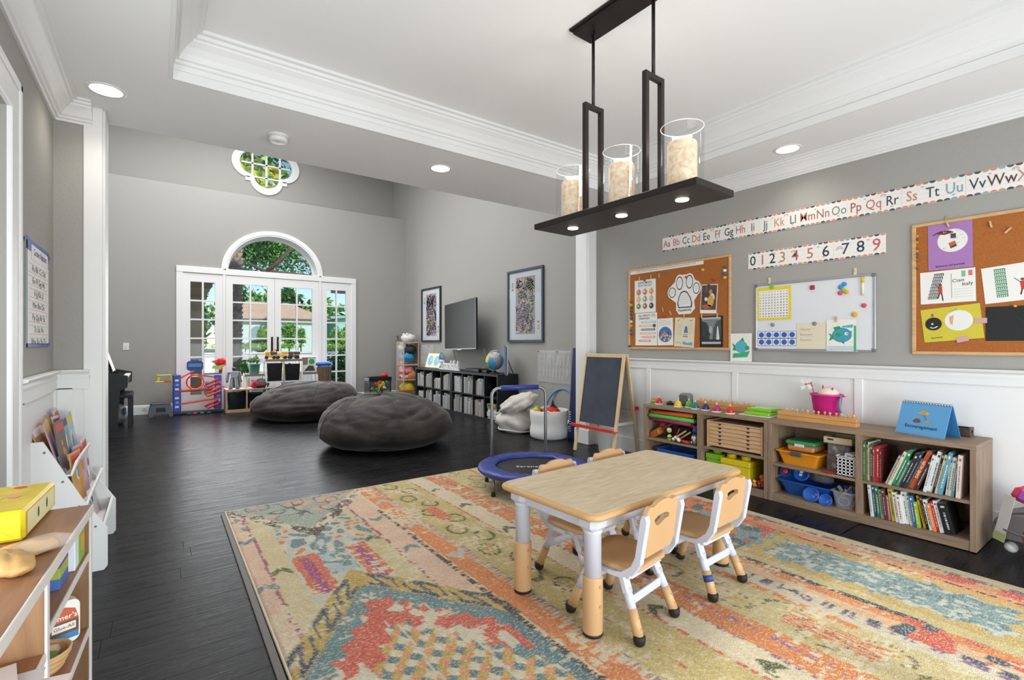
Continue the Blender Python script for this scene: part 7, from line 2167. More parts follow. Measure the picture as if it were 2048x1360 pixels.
# ---- black cubby shelves with paper files
solid('black_wood', '#17191f', 0.45, var=0.1, vs=5)
def cubes(label, y0):
 """2 x 4 cube shelf; local x into the wall, local y along it (1.47 long)."""
 o = thing('cube_shelf', label, 'shelf', (4.172, y0, 0.0))
 l, h, d = 1.47, 0.74, 0.385
 part('top_board', B().box(0, 0, h - 0.036, d, l, h, 'black_wood', 0.001), o)
 part('bottom_board', B().box(0, 0, 0, d, l, 0.036, 'black_wood', 0.001), o)
 for y_ in (0, l - 0.036):
  part('side_board', B().box(0, y_, 0.036, d, y_ + 0.036, h - 0.036, 'black_wood', 0.001), o)
 for k in (1, 2, 3):
  y_ = 0.036 + (l - 0.072) * k / 4
  part('divider', B().box(0.002, y_ - 0.008, 0.036, d, y_ + 0.008, h - 0.036, 'black_wood'), o)
 part('shelf', B().box(0.001, 0.036, h / 2 - 0.008, d, l - 0.036, h / 2 + 0.008, 'black_wood'), o)
 part('back_board', B().box(d - 0.004, 0.036, 0.036, d, l - 0.036, h - 0.036, 'black'), o)
 return o
cubes('black cube shelf nearer the archway, full of paper files', 6.135)
cubes('black cube shelf in the far corner, full of paper files', 7.61)
PAL = ['#dcdcdc', '#e6e4e0', '#cfd2d6', '#bfc2c4', '#e0d8c8', '#d2cfc8', '#a9afb8', '#ece9e4', '#c9b89a', '#d6d9e0']
PALN = ['pale grey', 'white', 'bluish', 'grey', 'ivory', 'light', 'slate', 'bright white', 'tan', 'cool white']
CUBE = ('first', 'second', 'third', 'fourth')
rb = random.Random(21)
for u, y0, un in ((0, 6.135, 'nearer'), (1, 7.61, 'far')):
 for c in range(4):
  for r in range(2):
   if u == 0 and c == 0 and r == 1:
    continue            # the empty black cube
   ya, yb = y0 + 0.046 + 0.3495 * c, y0 + 0.046 + 0.3495 * c + 0.325
   zb = 0.037 if r == 0 else 0.379
   rn = 'lower' if r == 0 else 'upper'
   if u == 0 and c == 0 and r == 0:
    # stacked flat papers with a toy box on top
    z = zb
    for k in range(8):
     t = rb.uniform(0.012, 0.026)
     solo('paper_stack', B().box(0, 0, 0, 0.24, 0.27, t, rb.choice(PAL[:5]), 0.001).box(0.004, 0.004, t, 0.23, 0.26, t + 0.002, '#8a8a8a'), f'flat paper bundle, {ORDS[k]} from the bottom in the lower cube nearest the archway', 'papers', (4.19 + rb.uniform(0, 0.02), ya + 0.02, z), 0, 'flat paper bundles')
     z += t + 0.0025
    o = solo('puzzle_box', B().box(0, 0, 0, 0.2, 0.25, 0.05, '#6f9a4a', 0.003), 'green picture box on the flat paper bundles', 'box', (4.185, ya + 0.03, z + 0.0005))
    part('lid_picture', B().box(-0.001, 0.02, 0.008, 0.0, 0.12, 0.042, '#d9782e').box(-0.001, 0.14, 0.008, 0.0, 0.22, 0.042, '#3a4a30'), o)
    continue
   y = yb - 0.004
   short = (u == 1 and c == 1 and r == 1)
   k = 0
   nmax = 7
   lean0 = rb.choice((-0.10, 0.14, 0.08))
   while k < nmax:
    t = rb.uniform(0.026, 0.042)
    h = rb.uniform(0.20, 0.295) if not short else rb.uniform(0.15, 0.19)
    ln = lean0 * rb.uniform(0.5, 1.2)
    sl = h * math.tan(abs(ln)) if ln > 0 else 0
    if y - t - max(0.0, sl) < ya:
     break
    b = B()
    i = rb.randrange(len(PAL))
    a0, a1 = (0, t) if ln >= 0 else (-t, 0)
    b.box(0, a0, 0, 0.24, a1, h, PAL[i])
    for q in range(3):
     yy = a0 + t * (q + 0.7) / 3.4
     b.box(-0.0015, yy, 0.002, 0.002, yy + t * 0.08, h - rb.uniform(0, 0.02), rb.choice(['#5a5e66', '#8a8e94', '#3f444c', '#9a8a70']))
    solo('paper_file', b, f'{PALN[i]} file, {ORDS[k]} from far side, {rn} {CUBE[c]} cube, {un} black shelf', 'file', (4.19 + rb.uniform(0, 0.03), (y - t) if ln >= 0 else y, zb), (ln * (0.8 if k else 0.0), 0, 0), 'paper files in the black cube shelves')
    y -= t * 1.06 + 0.004
    k += 1
# things on the black shelves
ZS = 0.7405
o = solo('world_painting', B().box(-0.003, -0.31, 0.0, 0.003, 0.31, 0.29, '#efeec6', 0.001), 'pale yellow painting of two blue circles leaning on the wall', 'painting', (4.36, 8.72, ZS), (0, 0.30, 0))
b = B(Matrix.Translation((-0.0036, 0, 0)) @ RW)
for x in (-0.14, 0.13):
 b.disc(x, 0.14, 0.105, 0.0, '#8cc3e4', 24, 0.10)
 b.disc(x + 0.03, 0.16, 0.05, 0.0004, '#b4d8ee', 14, 0.04)
part('print', b, o)
o = thing('paper_globe', 'flat painted cardboard globe with green, blue and red patches', 'globe', (4.27, 8.14, ZS), 0)
T = RW
part('disc', B(T).prism(circ(0, 0.20, 0.105, 0.105, 28), 0, 0.006, '#2a52a8'), o)
b = B(T)
b.flat([(-0.06, 0.28), (0.06, 0.285), (0.09, 0.23), (0.03, 0.21), (-0.02, 0.24), (-0.08, 0.24)], 0.0066, '#3f9a4a')
b.flat([(-0.10, 0.22), (-0.06, 0.20), (-0.065, 0.13), (-0.095, 0.16)], 0.0066, '#c2344a')
b.flat([(0.0, 0.16), (0.06, 0.17), (0.05, 0.12), (0.01, 0.11)], 0.0066, '#4a7ac8')
part('print', b, o)
part('stand', B(T).box(-0.012, 0.0, 0.0, 0.012, 0.10, 0.006, '#20407a').box(-0.05, 0, -0.04, 0.05, 0.008, 0.04, '#20407a'), o)
sgn = thing('script_sign', 'white cut-out word sign on the black shelf', 'sign', (4.24, 7.77, ZS), 0)
vs, fs = text_geo('Thankful', 'CENTER', 0.02)
b = B(RW)
for zz in (0.0, 0.03):
 b.add([(p[0] * 0.20, p[1] * 0.22 + 0.085, zz) for p in vs], fs if zz else [f[::-1] for f in fs], '#e6e6e6')
ed = {}
for f in fs:
 for i in range(len(f)):
  e = (f[i], f[(i + 1) % len(f)])
  ed[e] = 1
for (a, c2) in list(ed):
 if (c2, a) not in ed:
  p, q = vs[a], vs[c2]
  b.add([(p[0] * 0.20, p[1] * 0.22 + 0.085, 0), (q[0] * 0.20, q[1] * 0.22 + 0.085, 0), (q[0] * 0.20, q[1] * 0.22 + 0.085, 0.03), (p[0] * 0.20, p[1] * 0.22 + 0.085, 0.03)], [(0, 1, 2, 3)], '#d9d9d9')
lt_ = part('lettering', b, sgn)
part('foot_bar', B(RW).box(-0.37, 0.0, 0.0, 0.37, 0.018, 0.03, '#e2e2e2', 0.002), sgn)
o = thing('media_box', 'flat black media box with a cable on the shelf', 'media box', (4.24, 6.80, ZS), 0)
part('body', B().box(0, 0, 0.006, 0.2, 0.42, 0.055, 'black', 0.004), o)
part('foot', B().box(0.02, 0.02, 0, 0.18, 0.40, 0.006, 'rubber'), o)
part('front_panel', B().box(-0.002, 0.02, 0.014, 0.0, 0.40, 0.046, 'black_gloss'), o)
o = solo('adapter_box', B().box(0, 0, 0, 0.12, 0.16, 0.045, 'black', 0.004), 'small black box beside the flat media box', 'box', (4.28, 6.62, ZS))
part('front_panel', B().box(-0.002, 0.02, 0.012, 0.0, 0.14, 0.034, 'black_gloss'), o)
g = thing('globe', 'large world globe in a clear tilted ring on the black shelf', 'globe', (4.36, 6.50, ZS), 0.3)
solid('ocean', '#4f9cc4', 0.3)
T = Matrix.Translation((0, 0, 0.20)) @ Matrix.Rotation(0.4, 4, 'X')
sp = part('sphere', B(T).ell((0, 0, 0), 0.148, 'ocean', 32, 20), g)
b = B(T)
rg = random.Random(5)
for th, la, rx_, ry_, c in ((2.7, 0.1, 0.42, 0.50, '#d9c24a'), (3.5, 0.75, 0.75, 0.33, '#c9a48c'), (2.1, 0.65, 0.5, 0.36, '#b4b0a0'), (4.3, 0.15, 0.36, 0.4, '#c98a70'), (3.1, -0.6, 0.26, 0.2, '#a9b890'), (3.3, 1.15, 0.9, 0.2, '#c9c9c4')):
 P_ = []
 for k in range(18):
  a = 2 * PI * k / 18
  w_ = 1 + 0.18 * math.sin(3 * a + th) + 0.1 * math.sin(5 * a)
  P_.append((th + rx_ * w_ * math.cos(a) / max(0.35, math.cos(la)) * 0.8, la + ry_ * w_ * math.sin(a)))
 R_ = 0.1492
 vs2 = [(R_ * 1.002 * math.cos(la) * math.cos(th), R_ * 1.002 * math.cos(la) * math.sin(th), R_ * 1.002 * math.sin(la))]
 for f_ in (0.5, 1.0):
  for (t_, l_) in P_:
   t2, l2 = th + (t_ - th) * f_, la + (l_ - la) * f_
   vs2.append((R_ * math.cos(l2) * math.cos(t2), R_ * math.cos(l2) * math.sin(t2), R_ * math.sin(l2)))
 fs2 = [(0, 1 + k, 1 + (k + 1) % 18) for k in range(18)] + [(1 + k, 19 + k, 19 + (k + 1) % 18, 1 + (k + 1) % 18) for k in range(18)]
 b.add(vs2, fs2, c, True)
part('continents', b, sp)['kind'] = 'stuff'
part('meridian_arm', B().tube([(0, 0.165 * math.sin(a), 0.20 + 0.165 * math.cos(a)) for a in [-0.4 + (PI + 0.3) * k / 16 for k in range(17)]], 0.006, '#c9ccd0', 6), g)
part('base', B().lathe([(0, 0), (0.075, 0), (0.078, 0.008), (0.03, 0.02), (0.015, 0.045), (0, 0.045)], '#3a2a24', 24), g)
o = thing('framed_board', 'framed picture board standing edge-on at the end of the shelf', 'picture', (4.34, 6.17, ZS), (0.06, 0.0, -0.54))
part('frame', B().box(-0.012, -0.17, 0, 0.012, 0.17, 0.44, '#55606e', 0.003), o)
part('picture', B().box(-0.0145, -0.14, 0.03, -0.012, 0.14, 0.41, '#4a78a8'), o)
part('white_back', B().box(0.012, -0.165, 0.005, 0.022, 0.165, 0.435, '#dcd9d4'), o)
for s in (-1, 1):
 part('stand_leg', B().cyl((0.02, s * 0.05, 0.26), (0.12, s * 0.08, 0.008), 0.004, 'black', n=6), o)
# television on a wall arm
tv = thing('television', 'flat black television swung out on a wall arm', 'television', (4.31, 7.55, 1.535), (math.radians(-1.2), 0, math.radians(-8)))
solid('tv_screen', '#19191b', 0.4, spec=0.3)
part('body', B().box(-0.005, -0.735, -0.425, 0.035, 0.735, 0.425, 'black', 0.006), tv)
part('screen', B().box(-0.009, -0.722, -0.405, -0.004, 0.722, 0.412, 'tv_screen', 0.001), tv)
part('bezel_strip', B().box(-0.0095, -0.735, -0.425, -0.003, 0.735, -0.406, '#b0b2b6', 0.001).box(-0.0095, -0.735, -0.425, -0.003, -0.724, 0.425, '#9a9ca0', 0.001), tv, label='thin silver strip along the edge')
part('logo_bar', B().box(-0.011, -0.10, -0.437, 0.0, 0.10, -0.424, '#d9dadc', 0.002), tv)
part('wall_arm', B().box(0.035, -0.10, -0.12, 0.06, 0.10, 0.12, 'black', 0.003).bar((0.055, 0.0, 0), (0.15, 0.22, 0), 0.05, 0.03, 'black').bar((0.15, 0.22, 0), (0.262, 0.02, 0), 0.05, 0.03, 'black'), tv)
b = B()
b.tube([(4.5, 7.05, 1.13), (4.52, 7.02, 1.02), (4.53, 6.95, 0.93), (4.5, 7.0, 0.83), (4.42, 7.0, 0.775)], 0.005, '#e0e0e0', 6)
solo('power_cable', b, 'white cable hanging from the television to the shelf', 'cable')
solo('power_cable', B().tube([(4.545, 8.2, 1.12), (4.54, 8.12, 0.98), (4.54, 8.0, 0.80), (4.5, 7.96, 0.748)], 0.005, '#2a2a2c', 6), 'black cable and plug below the television', 'cable')
# framed pictures: generic blocks of the same colours
def framed(label, yc, zc, w, h, cols, bgc, seed, fc):
 o = thing('framed_picture', label, 'picture', (XT - 0.001, yc, zc))
 t = 0.035
 for q in ((-w / 2, h / 2 - t, w / 2, h / 2), (-w / 2, -h / 2, w / 2, -h / 2 + t), (-w / 2, -h / 2 + t, -w / 2 + t, h / 2 - t), (w / 2 - t, -h / 2 + t, w / 2, h / 2 - t)):
  part('frame_rail', B(RW).box(q[0], q[1], 0, q[2], q[3], 0.035, fc, 0.003), o)
 m_ = part('mat_board', B(RW).box(-w / 2 + t, -h / 2 + t, 0, w / 2 - t, h / 2 - t, 0.012, '#e9e8ea'), o)
 b = B(RW @ Matrix.Translation((0, 0, 0.0125)))
 iw, ih = w * 0.27, h * 0.39
 b.rect(-iw, -ih, iw, ih, 0, bgc)
 rr = random.Random(seed)
 for k in range(120):
  # curved ribbons that stay inside the picture
  x0 = rr.uniform(-iw * 0.9, iw * 0.9)
  y0 = rr.uniform(-ih * 0.95, ih * 0.95)
  a = rr.uniform(0.6, 2.2) + (PI if rr.random() < 0.5 else 0)
  cv = rr.uniform(-0.35, 0.35)
  p = []
  for i in range(7):
   p.append((x0, y0))
   x1, y1 = x0 + 0.055 * math.cos(a + cv * i) * iw * 3, y0 + 0.05 * math.sin(a + cv * i) * ih * 1.6
   if abs(x1) > iw * 0.94 or abs(y1) > ih * 0.96:
    break
   x0, y0 = x1, y1
  b.stroke(p, rr.uniform(0.02, 0.055) * w, 0.0004 + k * 0.00002, rr.choice(cols))
 part('art_panel', b, m_)
 part('glazing', B(RW).rect(-w / 2 + t, -h / 2 + t, w / 2 - t, h / 2 - t, 0.022, 'pane_glass'), m_)
 return m_
a_ = framed('tall framed print of navy and mauve shapes by the far corner', 9.17, 1.808, 0.87, 1.12, ['#27305e', '#27305e', '#c9a9b8', '#e0cfd6', '#d9c48a', '#1f2548', '#c9a9b8'], '#c4a8bc', 3, '#23262e')
b_2 = framed('tall framed print of mauve and yellow swirls near the archway', 5.97, 1.803, 0.90, 1.13, ['#c9cc6a', '#d8d890', '#b58aa8', '#c9a0bc', '#5a6a74', '#d0b0c4', '#8a9a6a', '#e0d4dc'], '#b99ab0', 8, '#3a4a5e')
for mm, w_, h_, c1 in ((a_, 0.87, 1.12, '#2a2a34'), (b_2, 0.90, 1.13, '#c2506a')):
 bb = B(RW @ Matrix.Translation((0, 0, 0.0128)))
 for s in (-1, 1):
  x, y = s * w_ * 0.36, -s * h_ * -0.0
  cy = -s * h_ * 0.30
  bb.flat([(x, cy + 0.05 * s), (x + 0.035, cy + 0.10 * s), (x, cy + 0.085 * s), (x - 0.035, cy + 0.10 * s)], 0.0, c1)
  bb.rect(x - 0.02, cy - 0.03, x + 0.02, cy + 0.03, 0.0, c1)
  bb.rect(x - 0.012, cy - 0.022, x + 0.012, cy + 0.022, 0.0003, '#e9e8ea')
 part('corner_marks', bb, mm)['kind'] = 'stuff'
film('sheet_film', '#d9d9d8', 0.42, 0.22)
# clear pocket charts on the television wall
for lab, yc, zc, w, h in (('clear wrinkled pocket sheet pinned above the toy basket', 5.30, 0.885, 0.72, 0.46), ('clear pocket sheet pinned behind the pale yellow painting', 9.35, 0.98, 0.60, 0.40)):
 b = B(RW)
 n = 16
 vs2, fs2 = [], []
 for i in range(n + 1):
  for j in range(n + 1):
   vs2.append((-w / 2 + w * i / n, -h / 2 + h * j / n, 0.010 + 0.002 * math.sin(i * 2.1) * math.cos(j * 0.5 + i) + 0.002 * math.sin(j * 2.7)))
 for i in range(n):
  for j in range(n):
   fs2.append((i * (n + 1) + j, (i + 1) * (n + 1) + j, (i + 1) * (n + 1) + j + 1, i * (n + 1) + j + 1))
 b.add(vs2, fs2, 'sheet_film', True)
 o = solo('pocket_sheet', b, lab, 'pocket sheet', (XT - 0.003, yc, zc))
 pb = B(RW)
 for k in range(9):
  x = -w * 0.42 + w * 0.1 * k
  pb.stroke([(x, -h * 0.3), (x + 0.01, 0), (x + 0.02 * (k % 3), h * 0.35)], 0.03, 0.004, '#bdbbb6')
 part('grey_print', pb, o)['kind'] = 'stuff'
 for x in (-w * 0.48, w * 0.1):
  part('pin', B(RW).cyl((x, h * 0.47, 0.0), (x, h * 0.47, 0.024), 0.006, '#5a4a44', n=8), o)
# canvas sack with a pillow on it
solid('canvas', '#cfcac2', 0.9, bump=0.25, bs=70, var=0.05, vs=6)
sk = thing('canvas_sack', 'slumped off-white canvas sack beside the black shelf', 'sack', (4.05, 5.50, 0.0), 0)
def lumpy(seed, amp):
 return lambda d: 1 + amp * noise.noise(Vector((d[0] * 2 + seed, d[1] * 2, d[2] * 2))) + 0.35 * amp * noise.noise(Vector((d[0] * 6, d[1] * 6 + seed, d[2] * 6)))
sv = B().ell((0, 0, 0.13), (0.25, 0.32, 0.19), 'canvas', 36, 22, None, lumpy(1, 0.16))
sv.v = [(x, y, max(0.002, z)) for x, y, z in sv.v]
part('body', sv, sk)
part('hem', B().tube([(0.225 * math.cos(a), 0.29 * math.sin(a), 0.03 + 0.006 * math.sin(4 * a)) for a in [2 * PI * i / 24 for i in range(24)]], 0.012, 'canvas', 6, True), sk)
pl_ = thing('canvas_pillow', 'off-white pillow flopped over the canvas sack', 'pillow', (4.03, 5.42, 0.385), (-0.36, -0.3, 0.15))
part('cushion', B().ell((0, 0, 0), (0.22, 0.33, 0.125), 'canvas', 40, 22, None, lumpy(4, 0.26)), pl_)
part('corner_tie', B().cyl((-0.10, 0.28, 0.0), (-0.16, 0.38, 0.0), 0.022, 'canvas', 0.008, 8), pl_)
# rope basket of toys
solid('rope_white', '#e2e1e0', 0.85, bump=0.3, bs=60)
bs_ = thing('toy_basket', 'round white woven basket full of toys', 'basket', (4.11, 4.86, 0.0), 0)
prof = [(0.0, 0.0), (0.22, 0.0), (0.245, 0.02), (0.25, 0.08), (0.245, 0.13), (0.235, 0.17), (0.242, 0.22), (0.25, 0.30), (0.248, 0.355), (0.243, 0.36), (0.236, 0.35), (0.228, 0.2), (0.23, 0.03), (0, 0.03)]
part('body', B().lathe(prof, 'rope_white', 40), bs_)
part('handle', B().tube([(-0.17 + 0.0, -0.185 + 0.05 * math.cos(a) * 0.6, 0.335 + 0.03 * math.sin(a)) for a in [PI * i / 8 for i in range(9)]], 0.008, 'rope_white', 6), bs_)
rt = random.Random(31)
for nm, lab, cat, c, x, y, z, rx_, ry_, rz_ in (('toy_crab', 'red plastic toy heaped at the front of the basket', 'toy', '#cc2a1e', -0.04, -0.09, 0.345, 0.12, 0.10, 0.055), ('toy_frog', 'green stuffed toy at the far side of the basket', 'toy', '#6fa45a', -0.10, 0.13, 0.345, 0.08, 0.075, 0.04),
          ('toy_duck', 'yellow toy at the front of the basket', 'toy', '#dcc23a', -0.17, 0.06, 0.335, 0.06, 0.07, 0.04), ('toy_whale', 'black finned toy behind the red one', 'toy', '#1f1f22', 0.04, -0.03, 0.36, 0.08, 0.07, 0.04), ('toy_cloth', 'patterned beige cloth in the basket', 'cloth', '#c9b49a', 0.04, 0.10, 0.355, 0.11, 0.09, 0.035)):
 o = thing(nm, lab, cat, (4.11 + x, 4.86 + y, z), 0)
 part('body', B().ell((0, 0, 0), (rx_, ry_, rz_), c, 18, 12, None, lumpy(rt.random() * 9, 0.3)), o)
 if nm == 'toy_crab':
  for s in (-1, 1):
   part('claw', B().ell((-0.02, s * 0.10, 0.0), (0.04, 0.045, 0.03), c, 10, 8), o)
 if nm == 'toy_whale':
  part('fin', B().cyl((0, 0, 0.02), (0.01, 0.02, 0.13), 0.03, c, 0.004, 8), o)
  part('fin', B().cyl((-0.03, -0.06, 0.02), (-0.03, -0.08, 0.07), 0.022, c, 0.004, 8), o)
 if nm in ('toy_duck', 'toy_frog'):
  part('head', B().ell((-0.02, -0.03, 0.035), (0.035, 0.035, 0.03), c, 10, 8), o)
hp = solo('hoop', B().tube([(0.05 * math.sin(a), 0.29 * math.cos(a), 0.295 + 0.29 * math.sin(a)) for a in [2 * PI * i / 48 for i in range(48)]], 0.011, '#3f92c8', 8, True), 'light blue hoop leaning on the wall behind the toy basket', 'hoop', (4.47, 5.10, 0.002), (0, 0.1, 0))
gm = thing('gym_mat', 'dark blue folded gym mat wedged beside the archway post', 'mat', (4.30, 4.48, 0.0), 0)
solid('navy_vinyl', '#1b2a58', 0.45)
prof = [(-0.02, 0.0), (0.075, 0.0), (0.01, 1.16), (-0.02, 1.16)]
T = Matrix(((0, 0, 1, 0), (1, 0, 0, 0), (0, 1, 0, 0), (0, 0, 0, 1)))
part('panel', B().prism(prof, 0.0, 0.25, 'navy_vinyl', T), gm)
part('panel', B().prism([(0.08, 0.0), (0.155, 0.0), (0.062, 1.16), (0.016, 1.16)], 0.01, 0.24, 'navy_vinyl', T), gm)
b = B()
for k in range(9):
 b.box(0.0075, 0.10, 0.10 + 0.03 * k, 0.01, 0.13, 0.114 + 0.03 * k, '#c9ccd6')
part('white_print', b, gm)['kind'] = 'stuff'
gm.location = (4.22, 4.475, 0.0)
# ---- stuffed animal tower in the corner
solid('pale_wood', '#c9ab94', 0.6)
tw_ = thing('toy_tower', 'tall open rack of stuffed animals in the far corner', 'rack', (4.20, 9.90, 0.0), 0)
fw_, fd = 0.36, 0.34
for x in (0, fd):
 for y in (-fw_ / 2, fw_ / 2):
  part('post', B().box(x - 0.012, y - 0.012, 0, x + 0.012, y + 0.012, 1.25, 'pale_wood', 0.002), tw_)
for z in (0.08, 0.44, 0.76, 1.24):
 r = B()
 r.box(-0.01, -fw_ / 2, z - 0.015, 0.01, fw_ / 2, z + 0.015, 'pale_wood').box(fd - 0.01, -fw_ / 2, z - 0.015, fd + 0.01, fw_ / 2, z + 0.015, 'pale_wood')
 for y in (-fw_ / 2, fw_ / 2):
  r.box(0, y - 0.01, z - 0.015, fd, y + 0.01, z + 0.015, 'pale_wood')
 part('rail_frame', r, tw_)
 if z < 1.2:
  part('shelf_panel', B().box(0.01, -fw_ / 2 + 0.01, z - 0.006, fd - 0.01, fw_ / 2 - 0.01, z + 0.006, 'pale_wood'), tw_)
for k in range(6):
 y = -fw_ / 2 + fw_ * (k + 1) / 7
 part('cord', B().cyl((-0.006, y, 0.08), (-0.006, y, 1.24), 0.0035, '#e6e0dc', n=6), tw_)
PLUSH = (('white plush toy slumped on top of the rack', '#e2dfda', 0.16, -0.06, 1.33, 0.14, 0.15, 0.09, 'ears'), ('blue plush toy on the upper tier', '#2f9ad0', 0.15, 0.0, 0.93, 0.14, 0.15, 0.11, 'fins'), ('pale pink plush toy under the blue one', '#dda8a4', 0.14, 0.08, 0.81, 0.10, 0.09, 0.05, 'ears'), ('dark plush toy at the back of the upper tier', '#23252c', 0.20, -0.08, 1.08, 0.11, 0.10, 0.10, 'ears'), ('white plush toy leaning inside the top of the rack', '#dcdbd8', 0.12, 0.07, 1.13, 0.12, 0.09, 0.08, 'ears'),
         ('big pink shelled plush toy on the middle tier', '#dd8a96', 0.14, 0.0, 0.64, 0.15, 0.16, 0.11, 'shell'), ('pink and white plush toy with a red cap', '#e9d2d0', 0.10, -0.03, 0.51, 0.11, 0.11, 0.065, 'cap'), ('orange plush toy at the side of the middle tier', '#d98a5a', 0.20, -0.12, 0.53, 0.09, 0.07, 0.10, 'ears'), ('yellow plush toy with dark stripes on the low tier', '#e0c230', 0.14, -0.02, 0.25, 0.14, 0.145, 0.15, 'stripes'))
for lab, c, x, y, z, rx_, ry_, rz_, ex in PLUSH:
 o = thing('plush_toy', lab, 'plush toy', (4.20 + x, 9.90 + y, z), 0, 'stuffed animals in the open rack')
 part('body', B().ell((0, 0, 0), (rx_ * 1.12, ry_ * 1.1, rz_ * 1.12), c, 20, 14, None, lumpy(rt.random() * 9, 0.14)), o)
 if ex == 'ears':
  for s in (-1, 1):
   part('ear', B().ell((-rx_ * 0.5, s * ry_ * 0.6, rz_ * 0.85), (0.03, 0.03, 0.035), c, 10, 8), o)
 if ex == 'fins':
  part('fin', B().ell((-rx_ * 0.5, ry_ * 0.75, rz_ * 0.3), (0.05, 0.06, 0.025), c, 10, 8), o)
  part('patch', B().ell((-rx_ * 0.55, -ry_ * 0.3, rz_ * 0.6), (0.06, 0.07, 0.05), '#1f2a34', 10, 8), o, label='dark patch')
 if ex == 'shell':
  part('shell', B().ell((-0.01, 0, rz_ * 0.25), (rx_ * 1.0, ry_ * 0.92, rz_ * 0.95), '#e5a0a6', 20, 12), o)
  part('head', B().ell((-rx_ * 0.85, -ry_ * 0.6, -rz_ * 0.2), (0.05, 0.06, 0.05), '#e0909a', 12, 8), o)
 if ex == 'cap':
  part('cap', B().ell((-0.01, -0.06, 0.05), (0.07, 0.06, 0.045), '#cc2a34', 12, 8), o, label='red cap')
  part('nose', B().ell((-rx_ * 0.98, 0.0, -0.01), (0.03, 0.04, 0.035), '#e04a64', 10, 8), o)
  for s in (-1, 1):
   part('eye', B().ell((-rx_ * 0.85, s * 0.035, 0.035), (0.012, 0.012, 0.014), '#3a2a30', 8, 6), o)
 if ex == 'stripes':
  for k in range(2):
   part('stripe', B().tube([(-rx_ * 1.0 * math.cos(a) * 1.02, ry_ * math.sin(a) * 1.02, 0.05 - 0.075 * k) for a in [-0.75 + 1.5 * i / 8 for i in range(9)]], 0.010, '#4a3a24', 6), o)
hgb = thing('wire_hanger', 'black wire hanger hooked over the top of the rack', 'hanger', (4.19, 9.99, 1.262), 0)
part('hook', B().tube([(0, 0.0, 0.04), (0, 0.0, 0.09), (0, 0.03, 0.12), (0, 0.06, 0.10), (0, 0.055, 0.07)], 0.006, 'black', 6), hgb)
part('arms', B().tube([(0, 0.12, 0.0), (0, 0.0, 0.045), (0, -0.16, 0.002)], 0.006, 'black', 6), hgb)
# black toy bin before it
bn = thing('toy_bin', 'black meshed bin crammed with small toys', 'bin', (3.45, 9.70, 0.0), 0.1)
part('rim', B().box(0, 0, 0.44, 0.50, 0.025, 0.52, 'black', 0.006).box(0, 0.275, 0.44, 0.50, 0.30, 0.52, 'black', 0.006).box(0, 0.025, 0.44, 0.025, 0.275, 0.52, 'black', 0.006).box(0.475, 0.025, 0.44, 0.50, 0.275, 0.52, 'black', 0.006), bn)
film('smoke_film', '#2a2a2e', 0.5, 0.25)
part('body', B().box(0.02, 0.015, 0.0, 0.48, 0.285, 0.44, 'smoke_film', 0.01), bn)
for x in (0.012, 0.47):
 part('corner_post', B().box(x, 0.004, 0, x + 0.018, 0.02, 0.44, 'black'), bn)
for k in range(25):
 x, z = rt.uniform(0.04, 0.44), rt.uniform(0.06, 0.42)
 c, cn = rt.choice((('#e0dedc', 'white'), ('#c2542a', 'orange'), ('#2a4a8a', 'blue'), ('#d2b02a', 'yellow'), ('#3a7a4a', 'green'), ('#7a2a2a', 'dark red'), ('#1c1c20', 'black'), ('#8a6a50', 'brown')))
 o = solo('small_toy', B().rbox((0, 0, 0), (rt.uniform(0.04, 0.09), 0.03, rt.uniform(0.03, 0.08)), c, 0.012, (0, rt.uniform(0, 3), 0)).ell((0.02, 0, 0.03), 0.02, c, 8, 6), f'{cn} plastic toy, {ORDS[k]} of the toys in the black meshed bin', 'toy', (3.45 + x, 9.67 + rt.uniform(-0.0, 0.006) + 0.1 * x, z), (0, rt.uniform(0, 3), 0), 'small toys in the black bin')
solo('toy_ball', B().ell((0, 0, 0), (0.075, 0.07, 0.05), '#cc2a28', 16, 10), 'flattened red ball lying on the rim of the black bin', 'ball', (3.84, 9.88, 0.55))
o = thing('toy_truck', 'black and yellow toy truck on the floor behind the bean bag', 'toy truck', (3.13, 9.25, 0.0), 0.3)
part('body', B().box(-0.12, -0.06, 0.06, 0.12, 0.06, 0.20, '#d2b21e', 0.01), o)
part('cab', B().box(-0.10, -0.055, 0.20, 0.0, 0.055, 0.27, '#1f1f22', 0.015), o)
for x in (-0.08, 0.08):
 for y in (-0.065, 0.065):
  part('wheel', B().cyl((x, y - 0.02, 0.05), (x, y + 0.02, 0.05), 0.05, 'rubber', n=14), o)
solo('toy_plane', B().ell((0, 0, 0.12), (0.14, 0.05, 0.05), '#e2e2e2', 14, 8).box(-0.03, -0.16, 0.10, 0.04, 0.16, 0.115, '#d9d9dc', 0.004).box(-0.14, -0.01, 0.13, -0.09, 0.01, 0.22, '#5a5a60', 0.004).cyl((0, 0, 0), (0, 0, 0.1), 0.05, '#2a2a2e', 0.02, 10), 'white toy plane behind the bean bag seam', 'toy plane', (2.90, 9.15, 0.0), 0.8)
o = thing('kids_bench', 'low bent wood child seat by the toy rack', 'seat', (4.02, 9.25, 0.0), 0.1)
part('back', B().prism(rrect(-0.19, 0.02, 0.19, 0.27, 0.06, 5), -0.008, 0.008, '#9a6a3a', Matrix.Rotation(PI / 2, 4, 'X')), o)
part('seat', B().box(-0.18, 0.0, 0.13, 0.18, 0.2, 0.148, '#a8743f', 0.006), o)
for x in (-0.17, 0.15):
 part('leg', B().box(x, 0.15, 0, x + 0.02, 0.19, 0.13, '#9a6a3a', 0.003), o)
